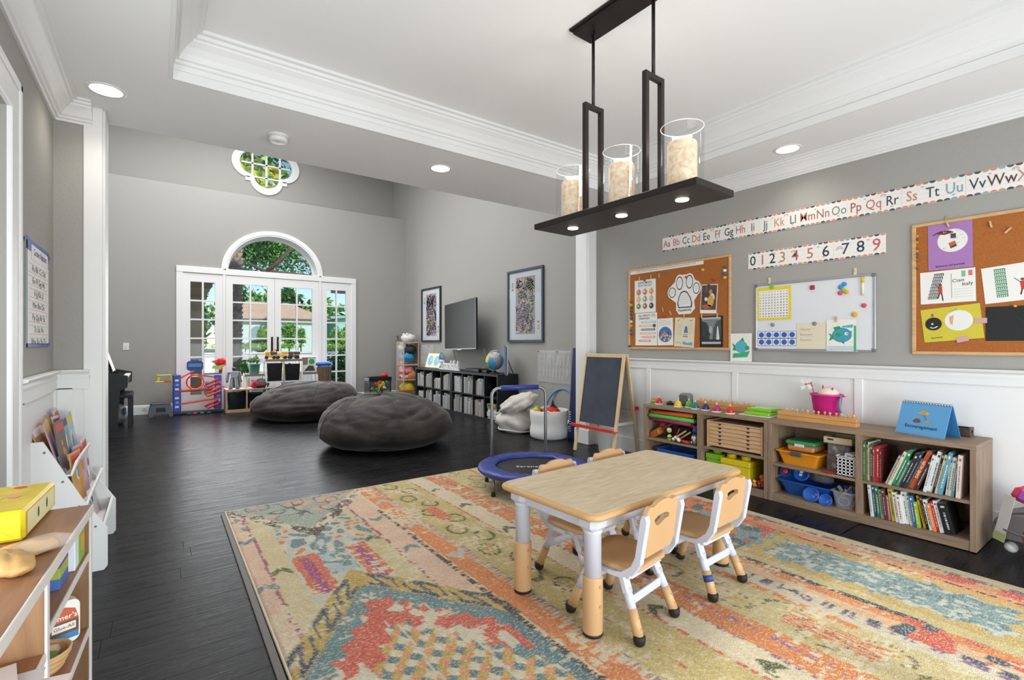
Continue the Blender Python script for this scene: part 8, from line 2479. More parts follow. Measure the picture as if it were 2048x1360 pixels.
# ---- along the glazed doors
wood('cubby_wood', '#a58a6c', '#bfa586', 0.55, 3, (1.5, 10, 10))
wood('walnut_light', '#6f5c4a', '#8a7460', 0.55, 3, (1.5, 10, 10))
cu = thing('cubby_unit', 'low wooden cubby with two dark bins before the doors', 'cubby', (0.94, 9.80, 0.0), 0.0)
part('top_board', B().box(0, 0, 0.385, 0.66, 0.32, 0.41, 'cubby_wood', 0.002), cu)
part('bottom_board', B().box(0, 0, 0.0, 0.66, 0.32, 0.05, 'cubby_wood', 0.002), cu)
for x in (0, 0.315, 0.635):
 part('side_board', B().box(x, 0, 0.05, x + 0.025, 0.32, 0.385, 'cubby_wood', 0.001), cu)
film('dark_film', '#1c1d20', 0.85, 0.15)
def dark_bin(label, loc, w, d, h):
 o = thing('dark_bin', label, 'bin', loc, 0, 'dark see-through bins')
 part('body', tub(B(), 0, 0, w, d, 0, h, 'dark_film', 0.018, rim=0.006), o)
 b = B()
 for k in range(12):
  b.rbox((rt.uniform(0.06, w - 0.06), rt.uniform(0.06, d - 0.06), rt.uniform(0.04, h * 0.95)), (0.07, 0.05, 0.04), rt.choice(['#2a2a30', '#3f3f48', '#5a2a28', '#4a4a3a', '#8a8a90', '#1c1c20']), 0.01, (rt.uniform(0, 3), rt.uniform(0, 3), 0))
 part('contents', b, o)['kind'] = 'stuff'
 return o
dark_bin('dark see-through bin in the first cubby by the toy tower', (0.972, 9.805, 0.052), 0.275, 0.28, 0.30)
dark_bin('dark see-through bin in the second cubby, under a red block', (1.288, 9.805, 0.052), 0.275, 0.28, 0.27)
solo('toy_block', B().rbox((0, 0, 0), (0.12, 0.09, 0.13), '#c9334a', 0.02), 'tilted red block on top of the second cubby bin', 'block', (1.40, 9.86, 0.475), (0.2, 0.45, 0.2))
solo('toy_helmet', B().ell((0, 0, 0.07), (0.13, 0.10, 0.10), '#4a3f40', 16, 10).box(-0.12, -0.105, 0.04, 0.05, -0.09, 0.08, '#7a3a34', 0.004), 'dark rounded helmet toy on the cubby beside the red block', 'toy', (1.52, 9.90, 0.41))
rbt = thing('toy_robot', 'grey toy robot figure standing on the cubby top', 'toy robot', (1.08, 9.93, 0.41), 0)
solid('robot_grey', '#8e8f97', 0.4, 0.3)
part('torso', B().prism([(-0.05, 0.20), (0.05, 0.20), (0.075, 0.31), (-0.075, 0.31)], -0.035, 0.035, 'robot_grey', Matrix.Rotation(PI / 2, 4, 'X')), rbt)
hd2 = part('head', B().box(-0.032, -0.03, 0.325, 0.032, 0.03, 0.385, '#55565e', 0.01), rbt)
part('visor', B().box(-0.024, -0.034, 0.345, 0.024, -0.029, 0.365, '#26272c', 0.002), hd2)
for s in (-1, 1):
 part('arm', B().bar((s * 0.085, 0, 0.30), (s * 0.105, -0.01, 0.15), 0.036, 0.04, 'robot_grey', 0.008).rbox((s * 0.107, -0.012, 0.135), (0.035, 0.04, 0.04), '#5a5b62', 0.008), rbt)
 part('leg', B().bar((s * 0.035, 0, 0.20), (s * 0.05, 0, 0.03), 0.046, 0.05, 'robot_grey', 0.008).box(s * 0.055 - 0.03, -0.06, 0, s * 0.055 + 0.03, 0.035, 0.03, '#5a5b62', 0.008), rbt)
# step shelves: brown boards on white frames
ts = thing('bin_shelf', 'tall shelf frame with hanging dark bins before the door pair', 'shelf', (1.57, 9.82, 0.0), 0)
part('top_board', B().box(0, 0, 0.885, 0.64, 0.26, 0.925, 'walnut_light', 0.002), ts)
for x in (0.0, 0.30, 0.615):
 part('upright', B().box(x, 0.0, 0, x + 0.025, 0.02, 0.885, 'cubby_wood' if x == 0.3 else 'white_plastic', 0.002).box(x, 0.24, 0, x + 0.025, 0.26, 0.885, 'white_plastic', 0.002), ts)
for z in (0.12, 0.50):
 part('side_rail', B().box(0.025, 0.004, z, 0.615, 0.016, z + 0.02, 'white_plastic').box(0.025, 0.244, z, 0.615, 0.256, z + 0.02, 'white_plastic'), ts)
dark_bin('dark see-through bin hanging under the truck shelf, by the planter', (1.597, 9.845, 0.522), 0.27, 0.19, 0.33)
dark_bin('dark see-through bin hanging under the truck shelf, by the stump', (1.90, 9.845, 0.522), 0.275, 0.19, 0.31)
dark_bin('dark see-through bin low on the shelf behind the bean bag', (1.60, 9.845, 0.142), 0.26, 0.19, 0.24)
for nm, x0, x1, lab in (('side_shelf', 1.24, 1.565, 'short brown side shelf under the green planter'), ('side_shelf', 2.215, 2.50, 'short brown side shelf under the white craft box')):
 o = thing(nm, lab, 'shelf', (x0, 9.86, 0.0), 0)
 part('board', B().box(0, 0, 0.625, x1 - x0, 0.24, 0.665, 'walnut_light', 0.002), o)
 for x in (0.0, x1 - x0 - 0.02):
  part('upright', B().box(x, 0.01, 0.412 if x0 < 2 else 0, x + 0.02, 0.03, 0.625, 'white_plastic').box(x, 0.21, 0.412 if x0 < 2 else 0, x + 0.02, 0.23, 0.625, 'white_plastic'), o)
pt_ = thing('planter', 'teal green plant pot with a leafy plant', 'plant', (1.41, 9.97, 0.6655), 0)
part('pot', B().lathe([(0, 0), (0.075, 0), (0.08, 0.01), (0.095, 0.165), (0.102, 0.167), (0.102, 0.18), (0.092, 0.18), (0.076, 0.02), (0, 0.02)], '#5f9a8a', 24), pt_)
part('soil', B().lathe([(0, 0.15), (0.09, 0.15)], '#4a3a30', 20), pt_)
pl2 = leaves(60, (0, 0, 0.26), (0.10, 0.08, 0.10), 0.035, ('leaf_dark', 'leaf_mid'), 0.2)
part('leaves', pl2, pt_)
o = thing('potted_plant', 'small trailing plant behind the toy robot', 'plant', (1.28, 10.19, 0.0), 0)
part('pot_stand', B().lathe([(0, 0), (0.09, 0), (0.075, 0.55), (0.09, 0.56), (0.09, 0.62), (0, 0.62)], 'white_plastic', 16), o)
part('leaves', leaves(140, (0, -0.0, 0.76), (0.13, 0.06, 0.18), 0.04, ('leaf_dark', 'leaf_mid'), 0.2), o)
for k, (x, c1, c2, lab) in enumerate(((1.67, '#d9941e', '#4a4038', 'yellow toy digger at the end of the truck shelf'), (1.86, '#e0aa2a', '#dcd6c8', 'yellow and cream toy truck in the middle of the shelf'), (2.07, '#55504e', '#6a3a2e', 'dark grey toy truck at the shelf end by the stump'))):
 o = thing('toy_truck', lab, 'toy truck', (x, 9.94, 0.9255), 0.1 * k - 0.1, 'toy trucks on the bin shelf')
 part('chassis', B().box(-0.095, -0.04, 0.035, 0.095, 0.04, 0.075, c1, 0.006), o)
 part('cab', B().box(-0.09, -0.038, 0.075, -0.015, 0.038, 0.14, c2 if k == 1 else c1, 0.012), o)
 part('bed', B().prism([(0.0, 0.08), (0.095, 0.08), (0.115, 0.13), (-0.005, 0.135)], -0.04, 0.04, c2 if k != 1 else c1, Matrix.Rotation(PI / 2, 4, 'X')), o)
 for xx in (-0.065, 0.06):
  for yy in (-0.045, 0.045):
   part('wheel', B().cyl((xx, yy - 0.012, 0.03), (xx, yy + 0.012, 0.03), 0.03, 'rubber', n=12), o)
 if k == 0:
  part('boom', B().bar((0.03, 0, 0.13), (0.09, 0, 0.18), 0.02, 0.02, c1).bar((0.09, 0, 0.18), (0.12, 0, 0.11), 0.016, 0.016, '#3a3430'), o)
o = thing('craft_box', 'white craft box with a green dot and a dark triangle', 'box', (2.225, 9.93, 0.6655), 0)
part('shell', B().box(0, 0.0, 0, 0.25, 0.15, 0.28, '#dcd9d6', 0.004), o)
part('lid', B().box(-0.012, -0.012, 0.28, 0.262, 0.162, 0.297, '#eeeeec', 0.003), o)
fb_ = B(Matrix.Rotation(PI / 2, 4, 'X'))
fb_.disc(0.17, 0.20, 0.055, 0.001, '#3a9a48', 18)
fb_.flat([(0.03, 0.02), (0.24, 0.02), (0.20, 0.12), (0.12, 0.13)], 0.0008, '#3a3d4a')
fb_.rect(0.01, 0.14, 0.10, 0.27, 0.0006, '#8a6a66')
part('print', fb_, o)
st_ = thing('log_stump', 'rough bark log stump before the sidelight', 'stump', (2.63, 9.95, 0.0), 0)
solid('stump_bark', '#6a5644', 0.95, var=0.45, vs=10, stretch=(6, 6, 0.8), bump=0.6, bs=40)
prof = []
b = B()
n = 36
for z in (0.0, 0.2, 0.4, 0.6, 0.755):
 pass
vs2 = []
for z in (0.0, 0.02, 0.38, 0.74, 0.755):
 for i in range(n):
  a = 2 * PI * i / n
  r = 0.135 + 0.006 * math.sin(i * 2.7) + 0.005 * math.sin(i * 5.3 + z * 4)
  vs2.append((r * math.cos(a), r * math.sin(a), z))
b.add(vs2, [(j * n + i, j * n + (i + 1) % n, (j + 1) * n + (i + 1) % n, (j + 1) * n + i) for j in range(4) for i in range(n)] + [tuple(4 * n + i for i in range(n)), tuple(reversed(range(n)))], 'stump_bark', False)
part('log', b, st_)
part('sawn_top', B().lathe([(0, 0.757), (0.128, 0.757), (0.132, 0.754)], '#a98c6a', 28), st_)
o = thing('blue_cushion', 'blue plump cushion lying on the log stump', 'cushion', (2.63, 9.95, 0.7575), 0.1)
part('pad', B().ell((0, 0, 0.055), (0.16, 0.14, 0.055), '#2456b4', 28, 12, None, lumpy(2, 0.06)), o)
part('base_band', B().lathe([(0, 0.0), (0.11, 0.0), (0.135, 0.02), (0.12, 0.03), (0, 0.03)], '#7fb4cc', 24), o, label='pale blue under band')
# ---- toy car track tower
solid('track_orange', '#e04a26', 0.35)
solid('track_red', '#c8242a', 0.3)
solid('tower_blue', '#1f3fa8', 0.35)
tk = thing('car_track', 'tall toy car track with blue towers and orange ramps', 'toy track', (0.19, 10.05, 0.0), 0)
part('tower', B().box(0, 0, 0.04, 0.115, 0.14, 0.68, 'tower_blue', 0.01), tk)
part('tower', B().box(0.60, 0, 0.06, 0.715, 0.14, 0.66, 'tower_blue', 0.01), tk)
b = B(Matrix.Rotation(PI / 2, 4, 'X'))
for k in range(7):
 b.rect(0.03 + 0.01 * (k % 2), 0.12 + 0.075 * k, 0.085, 0.155 + 0.075 * k, 0.001, ('#cfe0f4', '#7fa8e0', '#d9dfee', '#b04a5a')[k % 4])
for k in range(6):
 b.rect(0.63, 0.12 + 0.08 * k, 0.69, 0.15 + 0.08 * k, 0.001, ('#5f86d0', '#cfe0f4', '#8aa4dc')[k % 3])
part('stickers', b, tk)['kind'] = 'stuff'
part('base', B().box(-0.02, -0.02, 0.0, 0.74, 0.16, 0.038, '#1c1d22', 0.008), tk)
def ramp(p0, p1, m='track_orange', w=0.06):
 b = B()
 b.bar(p0, p1, w, 0.012, m)
 for s in (-1, 1):
  b.bar((p0[0], p0[1] + s * w / 2, p0[2] + 0.008), (p1[0], p1[1] + s * w / 2, p1[2] + 0.008), 0.006, 0.022, m)
 return b
part('ramp', ramp((0.10, 0.03, 0.40), (0.76, 0.03, 0.44)), tk)
part('ramp', ramp((0.10, 0.03, 0.17), (0.70, 0.03, 0.24)), tk)
part('ramp', ramp((0.10, 0.03, 0.61), (0.30, 0.03, 0.74)), tk)
part('ramp', ramp((0.36, 0.05, 0.66), (0.70, 0.05, 0.60), 'track_red'), tk)
for k, z in enumerate((0.50, 0.34, 0.13)):
 part('zigzag', B().tube([(0.66, -0.03, z + 0.10), (0.56, -0.03, z + 0.04), (0.46, -0.03, z - 0.01), (0.50, -0.04, z - 0.04), (0.60, -0.03, z), (0.70, -0.03, z + 0.04)], 0.018, 'track_red' if k != 1 else 'track_orange', 8), tk)
part('loop', B().tube([(0.32 + 0.125 * math.cos(a), 0.03 + 0.05 * (a / 6.3), 0.545 + 0.125 * math.sin(a)) for a in [-PI / 2 + 2 * PI * i / 28 for i in range(29)]], 0.016, 'track_orange', 8), tk)
part('rail', B().cyl((0.11, 0.03, 0.395), (0.60, 0.03, 0.40), 0.012, '#8a8c92', n=8), tk)
part('sign', B().prism(rrect(-0.12, -0.085, 0.12, 0.085, 0.05, 4), -0.012, 0.012, '#1d4a9a', Matrix.Translation((0.315, 0.03, 0.83)) @ Matrix.Rotation(PI / 2, 4, 'X')).prism(rrect(-0.10, -0.03, 0.10, 0.03, 0.015, 3), 0.012, 0.014, '#5f86a8', Matrix.Translation((0.315, 0.03, 0.84)) @ Matrix.Rotation(PI / 2, 4, 'X')), tk, label='blue sign plate')
dn = part('monster_head', B().ell((0.70, 0.05, 0.88), (0.10, 0.06, 0.085), 'track_red', 14, 10, None, lumpy(3, 0.25)), tk, label='red creature head with open jaw')
part('jaw', B().prism([(0.56, 0.78), (0.70, 0.75), (0.74, 0.84), (0.66, 0.82), (0.58, 0.83)], -0.08, 0.02, '#9fc46a', Matrix.Rotation(PI / 2, 4, 'X')), dn)
part('tooth_row', B().prism([(0.55, 0.90), (0.64, 0.93), (0.66, 0.87), (0.60, 0.87)], -0.09, -0.01, 'track_red', Matrix.Rotation(PI / 2, 4, 'X')), dn)
part('neck', B().cyl((0.70, 0.05, 0.70), (0.71, 0.05, 0.84), 0.035, 'track_red', n=10), tk)
part('platform', B().box(0.44, 0.0, 0.675, 0.72, 0.12, 0.695, '#4a5a6a', 0.004), tk)
yb_ = part('lift_arm', B().box(-0.24, 0.02, 0.56, 0.0, 0.12, 0.58, '#e0c81e', 0.005).box(-0.22, 0.02, 0.67, -0.02, 0.12, 0.69, '#c2d23a', 0.005).box(-0.21, 0.03, 0.58, -0.18, 0.11, 0.67, '#d9d24a').box(-0.04, 0.03, 0.58, -0.01, 0.11, 0.67, '#a8c23a'), tk, label='yellow lift platform')
part('red_stripe', B().box(-0.12, 0.015, 0.565, -0.02, 0.02, 0.59, '#d9542a'), yb_)
for k, (x, c, lab) in enumerate(((0.42, '#3a3c44', 'small dark toy car at the foot of the track'), (0.50, '#c2402a', 'red toy car at the foot of the track'), (0.60, '#5a7a9a', 'grey blue toy car at the foot of the track'), (0.70, '#2a6aa0', 'blue toy car at the foot of the track'))):
 o = thing('toy_car', lab, 'toy car', (x, 9.96, 0.0), 0.2 * k, 'toy cars by the track')
 part('body', B().box(-0.035, -0.016, 0.008, 0.035, 0.016, 0.022, c, 0.004).box(-0.018, -0.014, 0.022, 0.018, 0.014, 0.034, c, 0.005), o)
 for xx in (-0.022, 0.022):
  part('axle_wheels', B().cyl((xx, -0.019, 0.009), (xx, 0.019, 0.009), 0.009, 'rubber', n=10), o)
# folding step stool
ss = thing('step_stool', 'grey plastic folding step stool by the baseboard', 'stool', (0.02, 10.06, 0.0), 0.05)
solid('stool_grey', '#5c636b', 0.5)
part('top', B().box(-0.13, -0.10, 0.20, 0.13, 0.10, 0.225, '#4a5056', 0.01), ss)
for s in (-1, 1):
 b = B()
 T = Matrix.Translation((0, s * 0.10, 0)) @ Matrix.Rotation(PI / 2, 4, 'X')
 b.prism([(-0.17, 0.0), (-0.115, 0.0), (-0.10, 0.045), (0.10, 0.045), (0.115, 0.0), (0.17, 0.0), (0.135, 0.20), (-0.135, 0.20)], -0.008, 0.008, 'stool_grey', T)
 sp_ = part('side_panel', b, ss)
 part('vent', B().prism([(-0.07, 0.08), (0.07, 0.08), (0.06, 0.15), (-0.06, 0.15)], -0.0095, 0.0095, '#24272b', T), sp_)
for s in (-1, 1):
 part('end_panel', B().add([(s * 0.135, -0.09, 0.20), (s * 0.135, 0.09, 0.20), (s * 0.165, 0.09, 0.02), (s * 0.165, -0.09, 0.02)], [(0, 1, 2, 3), (3, 2, 1, 0)], 'stool_grey'), ss)
# digital piano, bench and sheet music
pi_ = thing('piano', 'black upright digital piano against the side wall', 'piano', (-0.83, 8.75, 0.0), 0)
part('side_panel', B().prism([(0, 0), (0.36, 0), (0.385, 0.55), (0.47, 0.60), (0.475, 0.76), (0.30, 0.80), (0.10, 0.86), (0, 0.86)], 0, 0.03, 'black', Matrix.Translation((0, 0.03, 0)) @ Matrix.Rotation(PI / 2, 4, 'X')), pi_)
part('side_panel', B().prism([(0, 0), (0.36, 0), (0.385, 0.55), (0.47, 0.60), (0.475, 0.76), (0.30, 0.80), (0.10, 0.86), (0, 0.86)], 0, 0.03, 'black', Matrix.Translation((0, 1.36, 0)) @ Matrix.Rotation(PI / 2, 4, 'X')), pi_)
part('top', B().box(0, 0.03, 0.80, 0.26, 1.33, 0.845, 'black', 0.006), pi_)
kb = part('key_bed', B().box(0.10, 0.03, 0.62, 0.46, 1.33, 0.715, 'black', 0.004), pi_)
wk = B()
for k in range(52):
 y0 = 0.05 + 1.26 * k / 52
 wk.box(0.30, y0 + 0.0006, 0.715, 0.46, y0 + 1.26 / 52 - 0.0006, 0.738, '#e9e7e2')
part('white_keys', wk, kb)['kind'] = 'stuff'
bkk = B()
for k in range(51):
 if k % 7 in (0, 1, 3, 4, 5):
  y0 = 0.05 + 1.26 * (k + 0.7) / 52
  bkk.box(0.30, y0, 0.738, 0.40, y0 + 0.012, 0.75, '#111113')
part('black_keys', bkk, kb)['kind'] = 'stuff'
part('lower_panel', B().box(0.05, 0.03, 0.10, 0.08, 1.33, 0.62, 'black'), pi_)
part('music_rest', B().add([(0.29, 0.25, 0.80), (0.29, 1.1, 0.80), (0.19, 1.1, 1.03), (0.19, 0.25, 1.03), (0.28, 0.25, 0.80), (0.28, 1.1, 0.80), (0.18, 1.1, 1.03), (0.18, 0.25, 1.03)], [(0, 1, 2, 3), (7, 6, 5, 4), (0, 4, 5, 1), (1, 5, 6, 2), (2, 6, 7, 3), (3, 7, 4, 0)], 'black'), pi_)
o = solo('sheet_music', B().add([(0.0, 0.0, 0.0), (0.0, 0.44, 0.0), (-0.09, 0.44, 0.30), (-0.09, 0.0, 0.30), (0.004, 0.0, 0.0), (0.004, 0.44, 0.0), (-0.086, 0.44, 0.30), (-0.086, 0.0, 0.30)], [(3, 2, 1, 0), (4, 5, 6, 7), (0, 1, 5, 4), (1, 2, 6, 5), (2, 3, 7, 6), (3, 0, 4, 7)], 'paper'), 'open white sheet music on the piano rest', 'sheet music', (-0.532, 8.95, 0.82))
solo('metronome', B().prism([(-0.05, 0), (0.05, 0), (0.02, 0.2), (-0.02, 0.2)], -0.05, 0.05, '#26262a', Matrix.Rotation(PI / 2, 4, 'X')).cyl((0, -0.055, 0.03), (0.02, -0.055, 0.19), 0.003, 'chrome', n=6), 'dark wedge metronome on the far end of the piano', 'metronome', (-0.70, 9.95, 0.846))
bnch = thing('piano_bench', 'black piano bench pushed under the keys', 'bench', (-0.62, 9.05, 0.0), 0)
part('seat', B().box(0, 0, 0.42, 0.30, 0.62, 0.48, 'black', 0.008), bnch)
for x in (0.005, 0.25):
 for y in (0.005, 0.57):
  part('leg', B().box(x, y, 0, x + 0.045, y + 0.045, 0.42, 'black', 0.002), bnch)
sbx = thing('storage_bag', 'grey bag with teal patch under the piano bench', 'bag', (-0.50, 9.45, 0.0), 0)
part('body', B().ell((0, 0, 0.15), (0.11, 0.13, 0.15), '#8f9298', 18, 12, None, lumpy(6, 0.15)), sbx)
part('patch', B().rbox((0.08, -0.09, 0.20), (0.04, 0.06, 0.10), '#3f6f7f', 0.012), sbx)
sw = thing('light_switch', 'white light switch plate on the far wall', 'switch', (-0.451, YF, 1.165), 0)
part('plate', B().box(-0.04, -0.006, -0.06, 0.04, 0, 0.06, 'white_plastic', 0.002), sw)
part('rocker', B().box(-0.018, -0.010, -0.034, 0.018, -0.005, 0.034, '#dcdcda', 0.002), sw)
so = thing('wall_outlet', 'small round socket on the far baseboard', 'outlet', (-0.20, YF - 0.019, 0.10), 0)
part('plate', B().box(-0.03, -0.005, -0.03, 0.03, 0, 0.03, 'white_plastic', 0.002), so)
part('socket', B().cyl((0, -0.008, 0), (0, -0.004, 0), 0.018, '#d0d0ce', n=14), so)
# ================================================================ the side with the opening: chart, magazine rack, shelf unit
LW = Matrix(((0, 0, 1, 0), (1, 0, 0, 0), (0, 1, 0, 0), (0, 0, 0, 1)))   # local x = +y, local y = up, local z = out of the wall (+x)
w, h = 0.60, 0.55
ps = solo('cursive_poster', B(LW).box(-w / 2, -h / 2, 0, w / 2, h / 2, 0.0015, 'paper'), 'cursive alphabet poster with blue tape edges on the side wall', 'poster', (XL + 0.002, 3.645, 1.475), (0.0, 0, 0))
b = B(LW @ Matrix.Translation((0, 0, 0.002)))
b.rect(-w / 2, h / 2 - 0.06, w / 2, h / 2, 0, '#5f6fae')
b.rect(-w / 2, -h / 2, w / 2, -h / 2 + 0.02, 0, '#5f6fae')
b.rect(-w / 2, -h / 2, -w / 2 + 0.03, h / 2, 0, '#5a7fae')
b.rect(w / 2 - 0.012, h / 2 - 0.1, w / 2, h / 2, 0, '#5f6fae')
b.rect(-w * 0.30, h * 0.32, w * 0.46, h * 0.46, 0.0004, '#e9e6ea')
b.text('Cursive Alphabet', w * 0.08, h * 0.40, 0.05, '#3a3f68', 0.0008, 'CENTER', 0, 1.0, 0.012)
rows_ = ('Aa Bb Cc Dd', 'Ee Ff Gg Hh', 'Ii Jj Kk Ll', 'Mm Nn Oo', 'Pp Qq Rr Ss', 'Tt Uu Vv', 'Ww Xx Yy Zz')
for k, t in enumerate(rows_):
 y = h * (0.24 - 0.115 * k)
 b.rect(-w * 0.42, y - 0.024, w * 0.46, y - 0.0225, 0.0004, '#c98a94')
 b.rect(-w * 0.42, y + 0.020, w * 0.46, y + 0.0215, 0.0004, '#9aa0b8')
 b.text(t, w * 0.02, y, 0.045, '#5a5a64', 0.0008, 'CENTER', 0, 1.5)
part('print', b, ps)
for x, y, r in ((-w / 2, h / 2 - 0.01, 0.2), (w / 2 - 0.005, h / 2 - 0.02, -0.1), (w / 2 - 0.005, -h / 2 + 0.012, 0.1)):
 part('tape', B(LW @ Matrix.Translation((x, y, 0.0022)) @ Matrix.Rotation(r, 4, 'Z')).box(-0.04, -0.009, 0, 0.04, 0.009, 0.001, '#a04a78' if y < h / 2 - 0.015 and x < 0 else '#4a5aa0'), ps)
# magazine rack
RKY0, RKY1 = 3.42, 4.05
rk = thing('magazine_rack', 'white tiered magazine rack against the side wall', 'rack', (XL + 0.008, RKY0, 0.0), 0)
prof = [(0.0, 0.0), (0.285, 0.0), (0.30, 0.02), (0.30, 0.22), (0.285, 0.245), (0.195, 0.40), (0.045, 0.715), (0.0, 0.715)]
T0 = Matrix(((1, 0, 0, 0), (0, 0, 1, 0), (0, 1, 0, 0), (0, 0, 0, 1)))
for y in (0.0, RKY1 - RKY0 - 0.016):
 sp_ = part('side_panel', B().prism(prof, y, y + 0.016, 'white_plastic', T0), rk)
 if y == 0.0:
  for x, z in ((0.05, 0.66), (0.12, 0.50), (0.185, 0.36), (0.25, 0.24)):
   part('screw_cap', B().cyl((x, -0.002, z), (x, 0.0, z), 0.006, '#7a7a7a', n=10), sp_)
L_ = RKY1 - RKY0
part('back_panel', B().bar((0.012, L_ / 2, 0.69), (0.19, L_ / 2, 0.02), L_ - 0.034, 0.01, 'white_plastic', up=(1, 0, 0.2)), rk)
TIERS = ((0.095, 0.53), (0.155, 0.36), (0.205, 0.17))
for x, z in TIERS:
 part('pocket_floor', B().box(x - 0.03, 0.016, z - 0.008, x + 0.05, L_ - 0.016, z, 'white_plastic'), rk)
 part('pocket_front', B().add([(x + 0.05, 0.016, z - 0.008), (x + 0.05, L_ - 0.016, z - 0.008), (x + 0.072, L_ - 0.016, z + 0.07), (x + 0.072, 0.016, z + 0.07), (x + 0.060, 0.016, z - 0.008), (x + 0.060, L_ - 0.016, z - 0.008), (x + 0.084, L_ - 0.016, z + 0.07), (x + 0.084, 0.016, z + 0.07)], [(3, 2, 1, 0), (4, 5, 6, 7), (1, 5, 4, 0), (2, 6, 5, 1), (3, 7, 6, 2), (0, 4, 7, 3)], 'white_plastic'), rk)
rm = random.Random(14)
MC = [('#c99a5a', 'orange'), ('#a9c4cc', 'light blue'), ('#d9d6d6', 'white'), ('#c49ab4', 'pink'), ('#a9a098', 'grey brown'), ('#6a605a', 'dark'), ('#d0cccc', 'pale grey'), ('#ddd0a8', 'yellow'), ('#7f9aa8', 'blue'), ('#c9b8bc', 'rosy white')]
TN = ('top', 'middle', 'front')
for ti, (x, z) in enumerate(TIERS):
 for c in range(3):
  for d in range(3 if ti < 2 else 2):
   col, cn = MC[(ti * 5 + c * 3 + d * 2 + (1 if d else 0)) % len(MC)]
   hh2, ww2 = rm.uniform(0.27, 0.31), rm.uniform(0.17, 0.19)
   b = B()
   b.box(-0.003, -ww2 / 2, 0, 0.003, ww2 / 2, hh2, col, 0.0008)
   o = solo('magazine', b, f'{cn} magazine, {("back", "second", "outermost")[d]} in the {("near", "middle", "far")[c]} stack of the {TN[ti]} rack tier', 'magazine', (XL + 0.008 + x - 0.005 + 0.016 * d, RKY0 + 0.125 + 0.19 * c + rm.uniform(-0.006, 0.006), z + 0.001), (rm.uniform(-0.06, 0.06), -0.34 + 0.10 * d + rm.uniform(-0.03, 0.03), rm.uniform(-0.16, 0.04)), 'magazines in the white rack')
   pb = B(Matrix.Translation((0.0034, 0, 0)) @ LW)
   pb.rect(-ww2 * 0.44, hh2 * 0.80, ww2 * 0.44, hh2 * 0.95, 0, rm.choice(['#e9e6e4', '#c2463a', '#2a3a5a', '#e0c04a']))
   for q in range(4):
    pb.disc(rm.uniform(-0.3, 0.3) * ww2, rm.uniform(0.2, 0.65) * hh2, ww2 * rm.uniform(0.08, 0.16), 0.0003 + q * 0.0001, rm.choice(['#e9e4e0', '#a05a7a', '#3a3a40', '#c98a4a', '#6a9aae', '#d9d2c9']), 9, hh2 * rm.uniform(0.06, 0.14))
   part('cover_print', pb, o)
# open shelf unit close to the camera
wood('walnut_top', '#8a5f42', '#a87a56', 0.45, 2.4, (9, 1.2, 9), 0.03, 1.0)
wood('walnut_side', '#765538', '#8f6c4a', 0.5, 2.6, (9, 9, 1.2), 0.03, 1.0)
su = thing('shelf_unit', 'walnut open shelf unit with white edges in front of the rack', 'shelf', (-0.155, 1.873, 0.0), math.radians(-3.44))
D_, LN = 0.36, 1.30
part('top_board', B().box(-D_, -LN, 0.725, -0.004, 0, 0.75, 'walnut_top', 0.001), su)
part('edge_strip', B().box(-0.004, -LN, 0.7245, 0.0, 0.0, 0.7505, '#d9d2cd', 0.001), su, label='white edge band of the top')
for y, nm in ((-0.02, 'side_board'), (-0.49, 'divider'), (-LN, 'side_board')):
 sb = part(nm, B().box(-D_, y, 0, -0.008, y + 0.02, 0.725, 'walnut_side'), su)
 part('edge_strip', B().box(-0.008, y, 0, -0.003, y + 0.02, 0.725, '#d9d2cd', 0.001), sb)
 if nm == 'side_board' and y > -1:
  for xx in (-0.07, -0.12):
   for k in range(16):
    part('pin_hole', B().cyl((xx, y - 0.0008, 0.12 + 0.035 * k), (xx, y + 0.0001, 0.12 + 0.035 * k), 0.0025, '#5a4230', n=6), sb) if k % 1 == 0 and xx == -0.07 else None
part('back_board', B().box(-D_, -LN + 0.02, 0.05, -D_ + 0.006, -0.02, 0.725, 'walnut_side'), su)
for z in (0.60, 0.385, 0.235):
 s_ = part('shelf', B().box(-D_ + 0.006, -0.47, z, -0.01, -0.02, z + 0.018, 'walnut_top'), su)
 part('edge_strip', B().box(-0.01, -0.47, z, -0.005, -0.02, z + 0.018, '#d9d2cd', 0.001), s_)
for z in (0.56, 0.30, 0.06):
 s_ = part('shelf', B().box(-D_ + 0.006, -LN + 0.02, z, -0.01, -0.49, z + 0.018, 'walnut_top'), su)
 part('edge_strip', B().box(-0.01, -LN + 0.02, z, -0.005, -0.49, z + 0.018, '#d9d2cd', 0.001), s_)
def on_unit(x, y, z):
 """Shelf unit coordinates to the room."""
 a = math.radians(-3.44)
 return (-0.155 + x * math.cos(a) - y * math.sin(a), 1.873 + x * math.sin(a) + y * math.cos(a), z)
RU = math.radians(-3.44)
# yellow wrapped parcel
pk = thing('wrapped_parcel', 'yellow patterned wrapped parcel on top of the shelf unit', 'parcel', on_unit(-0.20, -0.12, 0.7515), RU)
solid('wrap_yellow', '#e2c31c', 0.35, var=0.12, vs=18)
part('body', B().rbox((0, 0, 0.037), (0.225, 0.29, 0.072), 'wrap_yellow', 0.007), pk)
b = B()
for k in range(10):
 x, y = rm.uniform(-0.09, 0.09), rm.uniform(-0.12, 0.12)
 b.disc(x, y, rm.uniform(0.012, 0.03), 0.0735 + 0.0001 * k, rm.choice(['#d9532e', '#e8a08a', '#c8442e', '#efd98a', '#7a5a9a', '#e8b83a']), 8, rm.uniform(0.006, 0.016), rm.uniform(0, 3))
b.disc(-0.03, 0.0, 0.05, 0.0746, '#d2432c', 10, 0.008, 0.4)
part('print', b, pk)['kind'] = 'stuff'
b = B(Matrix.Translation((0.113, 0, 0.037)) @ LW)
b.rect(-0.125, -0.026, 0.125, 0.026, 0, '#ece3b0')
